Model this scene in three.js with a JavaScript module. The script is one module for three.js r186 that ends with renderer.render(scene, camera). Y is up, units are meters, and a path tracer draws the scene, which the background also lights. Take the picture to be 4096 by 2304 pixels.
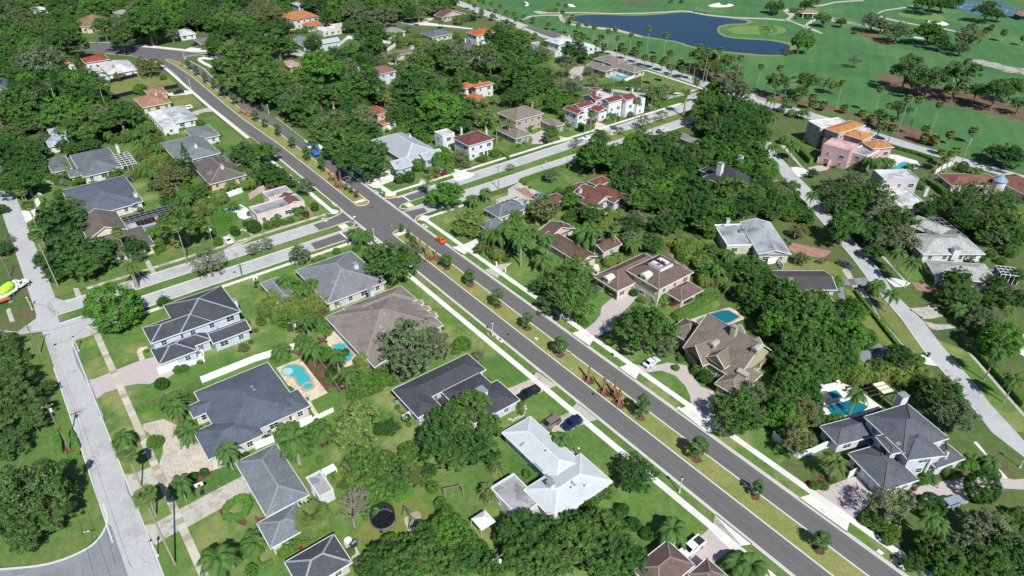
import * as THREE from 'three';
import { Sky } from 'three/addons/objects/Sky.js';
import { mergeGeometries } from 'three/addons/utils/BufferGeometryUtils.js';
import { MarchingCubes } from 'three/addons/objects/MarchingCubes.js';

// ---------- camera, sky, sun, exposure ----------
const CAM_H = 108, FPX = 2720, PITCH = Math.atan(1831 / 2720);
const scene = new THREE.Scene();
const camera = new THREE.PerspectiveCamera(2 * Math.atan(1152 / FPX) * 180 / Math.PI, 16 / 9, 1, 6000);
camera.position.set(0, CAM_H, 0);
camera.rotation.set(-PITCH, 0, 0);
const SUN_EL = 46.7 * Math.PI / 180, SUN_AZ = 22.6 * Math.PI / 180;
const sunDir = new THREE.Vector3(Math.sin(SUN_AZ) * Math.cos(SUN_EL), Math.sin(SUN_EL), Math.cos(SUN_AZ) * Math.cos(SUN_EL));
const sky = new Sky();
sky.name = 'sky';
sky.scale.setScalar(4500);
sky.userData.kind = 'structure';
sky.material.uniforms.sunPosition.value.copy(sunDir);
sky.material.uniforms.turbidity.value = 2;
sky.material.uniforms.rayleigh.value = 1.1;
sky.material.uniforms.mieCoefficient.value = 0.003;
scene.add(sky);
scene.environmentIntensity = 0.1;
const sun = new THREE.DirectionalLight(new THREE.Color(1, 0.985, 0.95), 5.0);
sun.position.copy(sunDir).multiplyScalar(700).add(new THREE.Vector3(0, 0, -220));
sun.target.position.set(0, 0, -220);
sun.castShadow = true;
Object.assign(sun.shadow.camera, { left: -420, right: 420, top: 420, bottom: -420, near: 10, far: 1500 });
sun.shadow.mapSize.set(4096, 4096);
scene.add(sun, sun.target);
const renderer = new THREE.WebGLRenderer({ antialias: true });
renderer.toneMapping = THREE.LinearToneMapping;
renderer.toneMappingExposure = 1.06;
renderer.shadowMap.enabled = true;

// ---------- small helpers ----------
function rng(seed) { let s = seed >>> 0 || 1; return () => { s = (s + 0x6D2B79F5) | 0; let t = Math.imul(s ^ (s >>> 15), 1 | s); t = (t + Math.imul(t ^ (t >>> 7), 61 | t)) ^ t; return ((t ^ (t >>> 14)) >>> 0) / 4294967296; }; }
const R0 = rng(77);
const V = (x, y, z) => new THREE.Vector3(x, y, z);
const SP = Math.sin(PITCH), CP = Math.cos(PITCH), TS = 1024 / 2576;
// a pixel of the photograph (4096 x 2304) to the point it shows at height h
function gnd(px, py, h = 0) {
  const u = (px - 2048) / FPX, v = -(py - 1152) / FPX, dy = v * CP - SP, t = (h - CAM_H) / dy;
  return V(u * t, h, -(CP + v * SP) * t);
}
// a pixel of one of the 16 enlarged views (row, column) used to read the photograph
const tp = (tile, x, y, h = 0) => gnd((tile % 10) * 1024 + x * TS, Math.floor(tile / 10) * 576 + y * TS, h);
function project(p) { const y = p.y - CAM_H, k = -y * SP - p.z * CP; return [2048 + FPX * p.x / k, 1152 - FPX * (y * CP - p.z * SP) / k, k]; }
// street frame: u runs along the boulevard towards the camera, v across it
const O = V(-36.718, 0, -189.025), DU = V(0.614903, 0, 0.788603), DV = V(0.788603, 0, -0.614903);
const uv = (u, v, y = 0) => V(O.x + DU.x * u + DV.x * v, y, O.z + DU.z * u + DV.z * v);
const toUV = (p) => [(p.x - O.x) * DU.x + (p.z - O.z) * DU.z, (p.x - O.x) * DV.x + (p.z - O.z) * DV.z];
const YAW_U = Math.atan2(-DU.z, DU.x);   // rotation.y that turns +x to u

const used = {};
function numbered(n) { const k = used[n] = (used[n] ?? -1) + 1; return k ? `${n}_${String(k).padStart(3, '0')}` : n; }
function tag(o, label, category, group) { o.userData.label = label; o.userData.category = category; if (group) o.userData.group = group; return o; }
function shadows(o) { o.traverse(m => { if (m.isMesh) { m.castShadow = true; m.receiveShadow = true; } }); return o; }
function thing(name, label, category, pos, group) { const g = new THREE.Group(); g.name = numbered(name); if (pos) g.position.copy(pos); tag(g, label, category, group); scene.add(g); return g; }
function part(parent, name, geo, mat, pos, rotY) { const m = new THREE.Mesh(geo, mat); m.name = name; if (pos) m.position.copy(pos); if (rotY) m.rotation.y = rotY; m.castShadow = m.receiveShadow = true; parent.add(m); return m; }
function struct(name, geo, mat) { const m = new THREE.Mesh(geo, mat); m.name = numbered(name); m.userData.kind = 'structure'; m.castShadow = m.receiveShadow = true; scene.add(m); return m; }
function solo(name, geo, mat, label, category, group) { const m = new THREE.Mesh(geo, mat); m.name = numbered(name); m.castShadow = m.receiveShadow = true; tag(m, label, category, group); scene.add(m); return m; }

// ---------- textures ----------
function noise(size, cells, oct, seed, gain = 0.5) {
  const out = new Float32Array(size * size); let amp = 1, tot = 0;
  for (let o = 0; o < oct; o++) {
    const n = cells << o, r = rng(seed * 131 + o * 17 + 5), g = new Float32Array(n * n);
    if (n > size) break;
    for (let i = 0; i < g.length; i++) g[i] = r();
    for (let y = 0; y < size; y++) {
      const fy = y / size * n, y0 = Math.floor(fy), ty = fy - y0, sy = ty * ty * (3 - 2 * ty), a = y0 % n * n, b = (y0 + 1) % n * n;
      for (let x = 0; x < size; x++) {
        const fx = x / size * n, x0 = Math.floor(fx), tx = fx - x0, sx = tx * tx * (3 - 2 * tx), c = x0 % n, d = (x0 + 1) % n;
        out[y * size + x] += amp * ((g[a + c] * (1 - sx) + g[a + d] * sx) * (1 - sy) + (g[b + c] * (1 - sx) + g[b + d] * sx) * sy);
      }
    }
    tot += amp; amp *= gain;
  }
  let mn = 1e9, mx = -1e9; for (const v of out) { mn = Math.min(mn, v); mx = Math.max(mx, v); }
  for (let i = 0; i < out.length; i++) out[i] = (out[i] - mn) / (mx - mn);
  return out;
}
function tex(size, fn, metres, linear) {
  const d = new Uint8Array(size * size * 4);
  for (let y = 0; y < size; y++) for (let x = 0; x < size; x++) {
    const c = fn(x, y, y * size + x), k = (y * size + x) * 4;
    for (let j = 0; j < 3; j++) d[k + j] = Math.max(0, Math.min(255, typeof c === 'number' ? c : c[j]));
    d[k + 3] = 255;
  }
  const t = new THREE.DataTexture(d, size, size);
  t.wrapS = t.wrapT = THREE.RepeatWrapping; t.magFilter = THREE.LinearFilter; t.minFilter = THREE.LinearMipmapLinearFilter; t.generateMipmaps = true;
  if (!linear) t.colorSpace = THREE.SRGBColorSpace;
  t.repeat.set(1 / metres, 1 / metres); t.needsUpdate = true;
  return t;
}
const N1 = noise(512, 4, 7, 1, 0.62), N2 = noise(512, 3, 3, 2), N3 = noise(512, 64, 3, 3, 0.8), N4 = noise(512, 8, 5, 4, 0.6);
const lerp = (a, b, t) => a.map((x, i) => x + (b[i] - x) * t);
const cl = (t) => Math.max(0, Math.min(1, t));
const lin = (r, g, b) => new THREE.Color().setRGB(r, g, b);
// colour map: two tones by coarse noise, third in patches, fine grain over it (sRGB bytes)
const mott = (a, b, c, metres, patch = 0.62, grain = 26) => tex(512, (x, y, i) => {
  let k = lerp(a, b, cl(N1[i] * 1.9 - 0.45)); k = lerp(k, c, cl((N4[(i + 70000) % N4.length] * 0.7 + N2[i] * 0.3 - patch) * 5));
  const g = (N3[i] - 0.5) * grain; return [k[0] + g, k[1] + g, k[2] + g * 0.7];
}, metres);
const std = (o) => new THREE.MeshStandardMaterial({ roughness: 0.95, metalness: 0, ...o });
const M = {};
M.ground = std({ map: mott([70, 98, 46], [88, 108, 52], [100, 92, 66], 56, 0.58, 30) });
M.lawn = std({ map: mott([76, 113, 48], [96, 126, 55], [130, 138, 80], 62, 0.52, 32) });
M.lawnMid = std({ map: mott([74, 110, 46], [98, 124, 58], [122, 126, 76], 58, 0.56, 30) });
M.lawnDry = std({ map: mott([104, 118, 58], [122, 128, 66], [134, 130, 84], 30, 0.55, 30) });
M.verge = std({ map: mott([118, 132, 66], [136, 142, 78], [146, 142, 88], 22, 0.55, 34) });
M.fairway = std({ map: tex(512, (x, y, i) => { let k = lerp([60, 106, 58], [74, 117, 62], cl(N1[i] * 2 - 0.5)); k = lerp(k, [98, 130, 76], cl((N2[i] - 0.6) * 3) * 0.6); const band = Math.floor((x + y * 0.4 + N2[i] * 30) / 26) % 2 ? 2 : -2, g = (N3[i] - 0.5) * 16; return [k[0] + g + band, k[1] + g + band, k[2] + g * 0.7 + band]; }, 84) });
M.rough = std({ map: mott([72, 118, 62], [90, 128, 70], [104, 128, 76], 70, 0.58, 18) });
M.green = std({ map: mott([96, 134, 66], [108, 140, 72], [116, 142, 80], 40, 0.62, 10) });
M.mulch = std({ map: mott([92, 62, 48], [116, 80, 60], [84, 66, 56], 9, 0.6, 40) });
M.pineStraw = std({ map: mott([104, 82, 62], [122, 98, 74], [88, 84, 54], 20, 0.55, 30) });
M.waste = std({ map: mott([150, 150, 142], [176, 174, 164], [112, 110, 96], 26, 0.5, 30) });
M.sand = std({ map: mott([226, 222, 210], [236, 232, 222], [216, 212, 200], 12, 0.6, 14) });
M.dirt = std({ map: mott([146, 132, 108], [170, 156, 130], [190, 180, 160], 14, 0.55, 24) });
M.asphalt = std({ map: mott([98, 94, 94], [106, 102, 101], [112, 107, 106], 26, 0.6, 22), roughness: 0.9 });
const streak = noise(512, 4, 6, 9, 0.6);
M.asphaltLane = std({ map: (() => { const t = tex(512, (x, y, i) => { const lane = y / 512 * 5, tr = Math.exp(-(((lane % 2.3) - 0.7) ** 2) * 9) + Math.exp(-(((lane % 2.3) - 1.9) ** 2) * 9); const n = streak[y * 512 + (x >> 3)] * 16 + N3[i] * 16 + (N4[i] > 0.72 ? -9 : 0); return [95 + n * 0.75 + tr * 3, 92 + n * 0.75 + tr * 3, 90 + n * 0.75 + tr * 3]; }, 10); t.repeat.set(1 / 60, 1 / 5); return t; })(), roughness: 0.9 });
M.asphaltOld = std({ map: mott([128, 130, 134], [140, 142, 145], [120, 122, 124], 20, 0.6, 22), roughness: 0.9 });
M.street = std({ map: mott([178, 178, 176], [186, 186, 184], [168, 167, 165], 30, 0.62, 20), roughness: 0.92 });
M.concrete = std({ map: mott([218, 214, 206], [228, 224, 216], [208, 203, 194], 16, 0.62, 12), roughness: 0.9 });
M.concreteOld = std({ map: mott([176, 172, 160], [192, 188, 176], [162, 154, 138], 7, 0.55, 20), roughness: 0.92 });
M.kerb = std({ color: 0xd2d0ca, roughness: 0.9 });
M.gutter = std({ color: 0xc4c2bc, roughness: 0.9 });
M.paver = std({ map: tex(512, (x, y, i) => { const bx = Math.floor(x / 16 + (Math.floor(y / 8) % 2) * 0.5), by = Math.floor(y / 8); const h = ((bx * 7919 + by * 104729) % 97) / 97; const j = (y % 8 < 1 || (x + (by % 2) * 8) % 16 < 1) ? -22 : 0; return [182 + h * 22 + j, 172 + h * 20 + j, 168 + h * 20 + j]; }, 6.4) });
M.paverTan = std({ map: mott([206, 192, 166], [218, 206, 182], [190, 176, 150], 6, 0.55, 26) });
M.brick = std({ map: mott([156, 118, 104], [170, 132, 116], [146, 104, 92], 5, 0.55, 30) });
M.flag = std({ map: tex(512, (x, y, i) => { const a = N3[i], b = N4[(i * 1 + 999) % N4.length]; const k = a > 0.66 ? -40 : a < 0.3 ? 18 : 0; return [178 + k + b * 30, 170 + k + b * 28, 154 + k + b * 28]; }, 16) });
M.yellow = std({ color: 0xe0b428, roughness: 0.7 });
M.white = std({ color: 0xe2e2de, roughness: 0.7 });
M.bright = std({ color: 0xefefec, roughness: 0.6 });
M.black = std({ color: 0x16171a, roughness: 0.6 });
M.dark = std({ color: 0x2c2e31, roughness: 0.7 });
M.grey = std({ color: 0x8d9194, roughness: 0.7 });
M.metal = std({ color: 0xb9bcbe, roughness: 0.35, metalness: 0.8 });
M.wood = std({ color: 0xb9955a, roughness: 0.8 });
M.woodGrey = std({ color: 0x8b8071, roughness: 0.9 });
M.bark = std({ map: mott([104, 92, 78], [134, 122, 106], [80, 70, 60], 2, 0.6, 30) });
M.palmTrunk = std({ map: mott([150, 138, 120], [172, 162, 144], [130, 116, 98], 1.5, 0.6, 26) });
M.orange = std({ color: 0xe2561c, roughness: 0.5 });
M.red = std({ color: 0xb3342c, roughness: 0.7 });
M.terracotta = std({ color: 0xb4744a, roughness: 0.85 });
M.glass = new THREE.MeshPhysicalMaterial({ color: 0x28343a, roughness: 0.08, metalness: 0, clearcoat: 1 });
M.frame = std({ color: 0xe6e6e2, roughness: 0.6 });
const ripple = tex(256, (x, y) => N4[(y * 2) * 512 + x * 2] * 160 + N3[(y * 2) * 512 + x * 2] * 90, 3.2, true);
M.pool = std({ map: tex(256, (x, y) => { const k = N3[(y * 2) * 512 + x * 2] * 34 - 12; return [62 + k, 170 + k, 172 + k]; }, 5), roughness: 0.07, bumpMap: ripple, bumpScale: 0.012 });
M.poolDeep = std({ map: tex(256, (x, y) => { const k = N3[(y * 2) * 512 + x * 2] * 34 - 12; return [26 + k, 110 + k, 124 + k]; }, 5), roughness: 0.07, bumpMap: ripple, bumpScale: 0.012 });
const rippleLake = ripple.clone(); rippleLake.repeat.set(1 / 9, 1 / 9);
M.lake = std({ color: lin(0.016, 0.042, 0.066), roughness: 0.13, bumpMap: rippleLake, bumpScale: 0.05 });
// ---------- ground sheets ----------
function sheetGeo(pts, y, holes = []) {
  const sh = new THREE.Shape(pts.map(p => new THREE.Vector2(p.x, -p.z)));
  for (const h of holes) sh.holes.push(new THREE.Path(h.map(p => new THREE.Vector2(p.x, -p.z))));
  const g = new THREE.ShapeGeometry(sh); g.rotateX(-Math.PI / 2); g.translate(0, y, 0);
  const pos = g.attributes.position, u = g.attributes.uv;
  for (let i = 0; i < pos.count; i++) u.setXY(i, pos.getX(i), pos.getZ(i));
  return g;
}
function pts(tile, a, smooth, h = 0) {
  const p = []; for (let i = 0; i < a.length; i += 2) p.push(tp(tile, a[i], a[i + 1], h));
  if (!smooth) return p;
  return new THREE.CatmullRomCurve3(p, true, 'centripetal').getPoints(p.length * 6).slice(0, -1);
}
const noPlant = [];
const sheet = (name, mat, y, tile, a, smooth) => { const p = pts(tile, a, smooth); if (/road|drive|pave|path|deck|lake|patio|lawn/.test(name)) noPlant.push(p); return struct(name, sheetGeo(p, y), mat); };
const strip = (u0, u1, v0, v1) => [uv(u0, v0), uv(u1, v0), uv(u1, v1), uv(u0, v1)];
// a bar with a w x h section along a path (kerbs, walls, beams); the path lies at the bottom centre
function ribbon(path, w, h, closed) {
  const n = path.length, P = [], I = [], U = []; let s = 0;
  for (let i = 0; i < n; i++) {
    const a = path[closed ? (i + n - 1) % n : Math.max(0, i - 1)], b = path[closed ? (i + 1) % n : Math.min(n - 1, i + 1)];
    const d = b.clone().sub(a).setY(0).normalize(), q = V(-d.z, 0, d.x), p = path[i];
    if (i) s += p.distanceTo(path[i - 1]);
    for (const [k, y] of [[-0.5, 0], [-0.5, h], [0.5, h], [0.5, 0]]) { P.push(p.x + q.x * w * k, p.y + y, p.z + q.z * w * k); U.push(s, k * w + y); }
  }
  const seg = closed ? n : n - 1;
  for (let i = 0; i < seg; i++) { const a = i * 4, b = (i + 1) % n * 4; for (let k = 0; k < 3; k++) I.push(a + k, b + k + 1, b + k, a + k, a + k + 1, b + k + 1); }
  if (!closed) I.push(0, 2, 1, 0, 3, 2, (n - 1) * 4, (n - 1) * 4 + 1, (n - 1) * 4 + 2, (n - 1) * 4, (n - 1) * 4 + 2, (n - 1) * 4 + 3);
  let g = new THREE.BufferGeometry(); g.setAttribute('position', new THREE.Float32BufferAttribute(P, 3)); g.setAttribute('uv', new THREE.Float32BufferAttribute(U, 2)); g.setIndex(I);
  g = g.toNonIndexed(); g.computeVertexNormals(); return g;
}
{
  const S = 2600, g = sheetGeo([V(-S, 0, 300), V(S, 0, 300), V(S, 0, -S), V(-S, 0, -S)], 0);
  struct('ground', g, M.ground);
}
const Y = { lawn: 0.004, lawn2: 0.008, bed: 0.012, drive: 0.018, road: 0.022, patch: 0.026, paint: 0.030 };

// boulevard: asphalt with a grassed median, kerbs, pavements
const northL = [[1, 2576, 1445], [0, 2200, 1130]];
{
  // asphalt: straight run, then the curve and the junction at its far end
  const left = [uv(190, -4.87), uv(-96, -4.4), tp(0, 1900, 905), tp(0, 1770, 745), tp(0, 1640, 650), tp(0, 1330, 560), tp(0, 1060, 535), tp(0, 830, 505), tp(0, 300, 470)];
  const right = [tp(0, 300, 400), tp(0, 850, 425), tp(0, 1100, 430), tp(0, 1380, 470), tp(0, 1720, 500), tp(0, 2090, 545), tp(0, 2300, 560), tp(0, 2300, 590), tp(0, 2000, 552), tp(0, 1850, 570), tp(0, 1880, 600), tp(0, 2050, 690), tp(0, 2140, 780), tp(0, 2420, 1000), uv(-130, 11.2), uv(-96, 10.6), uv(190, 9.78)];
  const g = sheetGeo([...left, ...right], Y.road), P = g.attributes.position; for (let i = 0; i < P.count; i++) g.attributes.uv.setXY(i, ...toUV(V(P.getX(i), 0, P.getZ(i)))); struct('road', g, M.asphaltLane);
}
// cross street: two carriageways either side of a median; pale old surface with new asphalt at the junction
struct('road', sheetGeo(strip(-14.85, -9, -93, -4.9), 0.014), M.street);
struct('road', sheetGeo(strip(-25.3, -19.6, -93, -4.9), 0.014), M.street);
struct('road', sheetGeo([uv(-14.85, 9.7), uv(-9, 9.7), uv(-9, 110), uv(-9.2, 170), uv(-15, 176)], 0.014), M.street);
struct('road', sheetGeo([uv(-25.3, 9.7), uv(-19.7, 9.7), uv(-21, 110), uv(-21.5, 176), uv(-28.2, 176), uv(-26.6, 110)], 0.014), M.street);
struct('road', sheetGeo([tp(11, 880, 690), tp(11, 1010, 790), tp(11, 940, 770), tp(11, 640, 870), tp(11, 575, 815), tp(11, 760, 750), tp(11, 850, 700)], 0.018), M.asphalt);
struct('road', sheetGeo([tp(11, 1030, 830), tp(11, 1170, 930), tp(11, 1070, 930), tp(11, 950, 960), tp(11, 600, 1065), tp(11, 550, 1000), tp(11, 910, 880), tp(11, 1000, 855)], 0.018), M.asphalt);
struct('road', sheetGeo([tp(11, 1270, 530), tp(11, 1440, 545), tp(11, 1730, 450), tp(11, 1740, 520), tp(11, 1500, 600), tp(11, 1430, 640)], 0.018), M.asphalt);
struct('road', sheetGeo([tp(11, 1490, 680), tp(11, 1560, 670), tp(11, 1690, 640), tp(11, 1730, 690), tp(11, 1650, 740), tp(11, 1630, 790)], 0.018), M.asphalt);
// concrete valley gutters across the side-street mouths
struct('gutter', sheetGeo([uv(-29, -4.95), uv(-5, -4.95), uv(-5, -5.75), uv(-29, -5.75)], 0.034), M.gutter);
struct('gutter', sheetGeo([uv(-29, 9.8), uv(-6, 9.8), uv(-6, 10.6), uv(-29, 10.6)], 0.034), M.gutter);
// left street and its mouths
struct('road', sheetGeo([uv(-170, -97.4), uv(140, -97.2), uv(140, -92.1), uv(-170, -92.2)], 0.016), M.street);
sheet('road', M.street, 0.020, 20, [500, 0, 545, 95, 640, 125, 930, 70, 1320, 40, 1480, 180, 1000, 390, 820, 480, 750, 540, 740, 640, 480, 580, 420, 440, 180, 470, -200, 500, -200, 400, 180, 440, 360, 310, 370, 200, 330, 0]);
sheet('road', M.asphaltOld, 0.020, 30, [-200, 1400, 0, 1385, 500, 1325, 800, 1215, 950, 1120, 1050, 1000, 1100, 930, 1120, 950, 1300, 1480, 1400, 1700, -200, 1700]);
// golf-side street with one strip of new asphalt, the curved lane, and the street on the right
sheet('road', M.street, 0.014, 2, [-580, -10, -300, 90, 0, 195, 170, 260, 500, 350, 800, 455, 1150, 560, 1500, 655, 1750, 750, 2010, 830, 2440, 950, 2576, 985, 2640, 1030, 2980, 1120, 3600, 1310, 4080, 1460, 4270, 1515, 4720, 1640, 5200, 1780, 5200, 1850, 4500, 1640, 4270, 1575, 3580, 1380, 2960, 1190, 2576, 1085, 2350, 1100, 2330, 1000, 1990, 900, 1750, 815, 1480, 730, 1000, 560, 780, 500, 300, 375, 0, 262, -300, 150, -580, 40]);
sheet('road', M.asphalt, 0.018, 2, [110, 268, 170, 262, 495, 350, 490, 370, 420, 385, 300, 345]);
sheet('road', M.street, 0.018, 2, [2040, 850, 1990, 960, 1900, 990, 1640, 1000, 1290, 960, 900, 905, 460, 870, 460, 845, 900, 880, 1290, 935, 1650, 960, 1880, 930, 1960, 880], false);
sheet('road', M.street, 0.018, 2, [2010, 830, 2060, 960, 1800, 1060, 1640, 1130, 1640, 1070, 1800, 1010, 1960, 940]);
sheet('road', M.street, 0.020, 2, [1740, 1180, 2000, 1100, 2350, 980, 2480, 1030, 2330, 1100, 2000, 1190, 1740, 1262]);
sheet('road', M.street, 0.016, 13, [-80, -60, 20, -40, 100, 110, 300, 330, 420, 450, 600, 690, 860, 980, 1080, 1220, 1230, 1449, 1310, 1540, 1560, 1780, 1750, 2029, 2080, 2409, 2240, 2619, 2500, 2900, 2760, 3200, 2640, 3200, 2250, 2898, 2130, 2739, 1760, 2289, 1560, 2069, 1350, 1769, 1090, 1449, 1060, 1430, 860, 1160, 540, 780, 400, 620, 160, 340, 0, 120]);
sheet('road', M.asphalt, 0.016, 1, [1240, 225, 1500, 245, 1900, 270, 2180, 300, 2180, 315, 1900, 290, 1500, 262, 1240, 240]);
sheet('pavement', M.concrete, 0.02, 1, [1450, 225, 1640, 215, 1900, 250, 2180, 285, 2180, 297, 1900, 268, 1500, 243]);

// ---------- medians: kerb ring, turf, mulch discs ----------
function island(name, outline, mat, h = 0.13) {
  const p = outline;
  const g = struct(name, sheetGeo(p, h - 0.01), mat);
  const k = new THREE.Mesh(ribbon(p, 0.32, h + 0.008, true), M.kerb); k.name = 'kerb'; k.castShadow = k.receiveShadow = true; g.add(k);
  return g;
}
function nose(u, v0, v1, dir) { const r = (v1 - v0) / 2, c = (v0 + v1) / 2, o = []; for (let i = 0; i <= 10; i++) { const a = -Math.PI / 2 + Math.PI * i / 10; o.push(uv(u + dir * Math.cos(a) * r * 0.9, c + Math.sin(a) * r)); } return o; }
island('median', [...nose(-2.2, 0.15, 5.0, -1), uv(190, 5.0), uv(190, 0.15)], M.verge);
{
  const far = [tp(0, 1665, 605), tp(0, 1690, 595), tp(0, 1800, 625), tp(0, 1960, 735), tp(0, 2110, 850), tp(0, 2290, 985), tp(0, 2460, 1130), uv(-120, 6.0), uv(-98, 5.6)];
  const near = [uv(-98, 0.75), tp(0, 2440, 1195), tp(0, 2260, 1050), tp(0, 2090, 905), tp(0, 1930, 770), tp(0, 1780, 670)];
  island('median', [...far, ...nose(-29, 0.4, 5.2, 1).reverse(), ...near], M.verge);
}
island('median', [uv(-19.4, -93), uv(-15, -93), ...[[-15.1, -9], [-15.6, -7.2], [-16.8, -6.2], [-18, -6.3], [-19, -7.4], [-19.4, -9]].map(a => uv(...a))], M.lawnMid);
island('median', [[-15.1, 14], [-15.6, 12.4], [-16.8, 11.3], [-18, 11.4], [-19, 12.6], [-19.5, 14.4], [-20.8, 110], [-21.2, 172], [-15.4, 172], [-15.2, 110]].map(a => uv(...a)), M.lawnMid);
// kerb with gutter along the boulevard edges
const along = (u0, u1, v, step = 20) => { const o = []; for (let u = u0; u < u1; u += step) o.push(uv(u, v)); o.push(uv(u1, v)); return o; };
function kerbLine(path, w = 0.2, h = 0.13) { const m = struct('kerb', ribbon(path, w, h), M.kerb); return m; }
for (const [a, b] of [[-6, 78], [84.2, 91.5], [98, 129.8], [138, 190]]) kerbLine(along(a, b, -5.55)); struct('gutter', sheetGeo(strip(-6, 190, -5.45, -4.87), 0.03), M.gutter);
kerbLine([uv(-28, -5.5), ...along(-96, -30, -5.3).reverse()]); struct('gutter', sheetGeo([uv(-28, -4.87), uv(-96, -4.4), uv(-96, -5.1), uv(-28, -5.4)], 0.03), M.gutter);
for (const [a, b] of [[-6, 15.6], [21.6, 71], [77.8, 88.2], [93.9, 106.7], [115.2, 137.3], [147.3, 190]]) kerbLine(along(a, b, 10.45)); struct('gutter', sheetGeo(strip(-6, 190, 9.78, 10.35), 0.03), M.gutter);
kerbLine([uv(-28, 10.5), uv(-96, 11.3), uv(-130, 12)]); struct('gutter', sheetGeo([uv(-28, 9.8), uv(-96, 10.6), uv(-96, 11.2), uv(-28, 10.4)], 0.03), M.gutter);
kerbLine([uv(-96, -5.2), tp(0, 1900, 905), tp(0, 1770, 748), tp(0, 1640, 652), tp(0, 1330, 563), tp(0, 1060, 538)]);
kerbLine([tp(0, 2140, 780), tp(0, 2050, 690), tp(0, 1880, 600), tp(0, 1850, 572), tp(0, 2000, 552), tp(0, 2250, 588)], 0.4);
kerbLine([tp(0, 850, 425), tp(0, 1100, 428), tp(0, 1380, 468), tp(0, 1720, 498), tp(0, 2090, 543)], 0.4);
// corner returns at the junction
const corner = (a, w = 0.35) => kerbLine(new THREE.CatmullRomCurve3(a).getPoints(14), w);
corner([uv(-29, -5.5), uv(-27.2, -6), uv(-26, -7.6), uv(-25.6, -10)]); kerbLine([uv(-25.6, -10), uv(-25.5, -90)], 0.3);
corner([uv(-5, -5.5), uv(-7, -6), uv(-8.5, -8), uv(-8.8, -11)]); kerbLine([uv(-8.8, -11), uv(-8.8, -88)], 0.3);
corner([uv(-29, 10.4), uv(-27, 11), uv(-25.8, 13), uv(-25.5, 16)]); kerbLine([uv(-25.5, 16), uv(-26.8, 110), uv(-28.4, 170)], 0.3);
corner([uv(-5, 10.4), uv(-7, 11), uv(-8.5, 13), uv(-8.8, 16)]); kerbLine([uv(-8.8, 16), uv(-8.8, 110), uv(-9, 168)], 0.3);
kerbLine([uv(-4, -92), uv(140, -91.9)], 0.25, 0.1); kerbLine([uv(4, -97.4), uv(66, -97.4)], 0.25, 0.1); kerbLine([uv(-150, -92), uv(-30, -92)], 0.2, 0.1);
kerbLine(new THREE.CatmullRomCurve3(pts(30, [-200, 1400, 0, 1385, 500, 1325, 800, 1215, 950, 1120, 1050, 990, 1080, 880, 1040, 720])).getPoints(40), 0.35, 0.12);
kerbLine(pts(13, [100, 110, 300, 330, 420, 450, 600, 690, 860, 980, 1080, 1220, 1230, 1449]), 0.25, 0.1);
kerbLine(pts(13, [0, 120, 160, 340, 400, 620, 540, 780, 860, 1160, 1060, 1430, 1350, 1769, 1560, 2069, 1760, 2289, 2130, 2739]), 0.25, 0.1);

// ---------- pavements: slabs with open joints ----------
const slabGeo = new THREE.BoxGeometry(1, 0.05, 1); { const p = slabGeo.attributes.position, u = slabGeo.attributes.uv; for (let i = 0; i < p.count; i++) u.setXY(i, p.getX(i) * 1.5, p.getZ(i) * 1.5); }
const slabMats = [0xe2dfd8, 0xe8e5de, 0xdad6cd].map(c => std({ color: c, roughness: 0.9 })), slabOld = [0xb7b2a2, 0xc6c2b2, 0xa39c88, 0xbdb6a0].map(c => std({ color: c, roughness: 0.95 }));
function pavement(u0, u1, v0, v1, alongU, mats, step = 1.5) {
  const len = alongU ? u1 - u0 : v1 - v0, n = Math.round(len / step), d = len / n;
  const c0 = uv((u0 + u1) / 2, (v0 + v1) / 2), g = new THREE.Group(); g.name = numbered('pavement'); g.userData.kind = 'structure'; g.position.copy(c0); g.rotation.y = YAW_U; scene.add(g);
  for (let i = 0; i < n; i++) {
    const m = new THREE.Mesh(slabGeo, mats[Math.floor(R0() * mats.length)]); m.name = 'slab'; m.receiveShadow = m.castShadow = true;
    const t = -len / 2 + d * (i + 0.5);
    m.position.set(alongU ? t : 0, 0.028 + R0() * 0.006, alongU ? 0 : -t); m.scale.set(alongU ? d - 0.03 : u1 - u0, 1, alongU ? v1 - v0 : d - 0.03);
    g.add(m);
  }
}
pavement(-5, 175, -9.05, -7.6, true, slabMats, 1.8);
pavement(-94, -30, -9.0, -7.5, true, slabMats, 1.8);
pavement(-4, 175, 12.97, 14.4, true, slabMats, 1.8);
pavement(-96, -31, 13.4, 14.9, true, slabMats, 1.8);
pavement(-4, 128, -87.1, -85.65, true, slabOld);
pavement(-29.6, -28.3, -84, -11, false, slabOld);
pavement(-6.9, -5.6, -84, -11, false, slabMats);
pavement(-30.3, -28.9, 15, 172, false, slabMats);
pavement(-6.4, -5.2, 15, 30, false, slabMats);
struct('pavement', ribbon(new THREE.CatmullRomCurve3(pts(0, [1420, 588, 1560, 625, 1660, 685, 1850, 850, 2080, 1050, 2280, 1215, 2500, 1390])).getPoints(30), 1.5, 0.04), M.concrete); sheet('grass_verge', M.lawnMid, 0.009, 0, [1420, 575, 1620, 648, 1760, 745, 1900, 905, 2576, 1449, 2576, 1500, 2280, 1230, 1850, 860, 1640, 690, 1420, 600]);
sheet('pavement', M.concrete, 0.03, 0, [2050, 570, 1990, 585, 1990, 610, 2040, 645, 2160, 700, 2180, 680, 2060, 625, 2020, 595, 2180, 605, 2180, 595]);
sheet('pavement', M.concrete, 0.03, 0, [1380, 470, 1500, 455, 1900, 500, 2080, 505, 2080, 525, 1900, 520, 1500, 478]);
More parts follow.
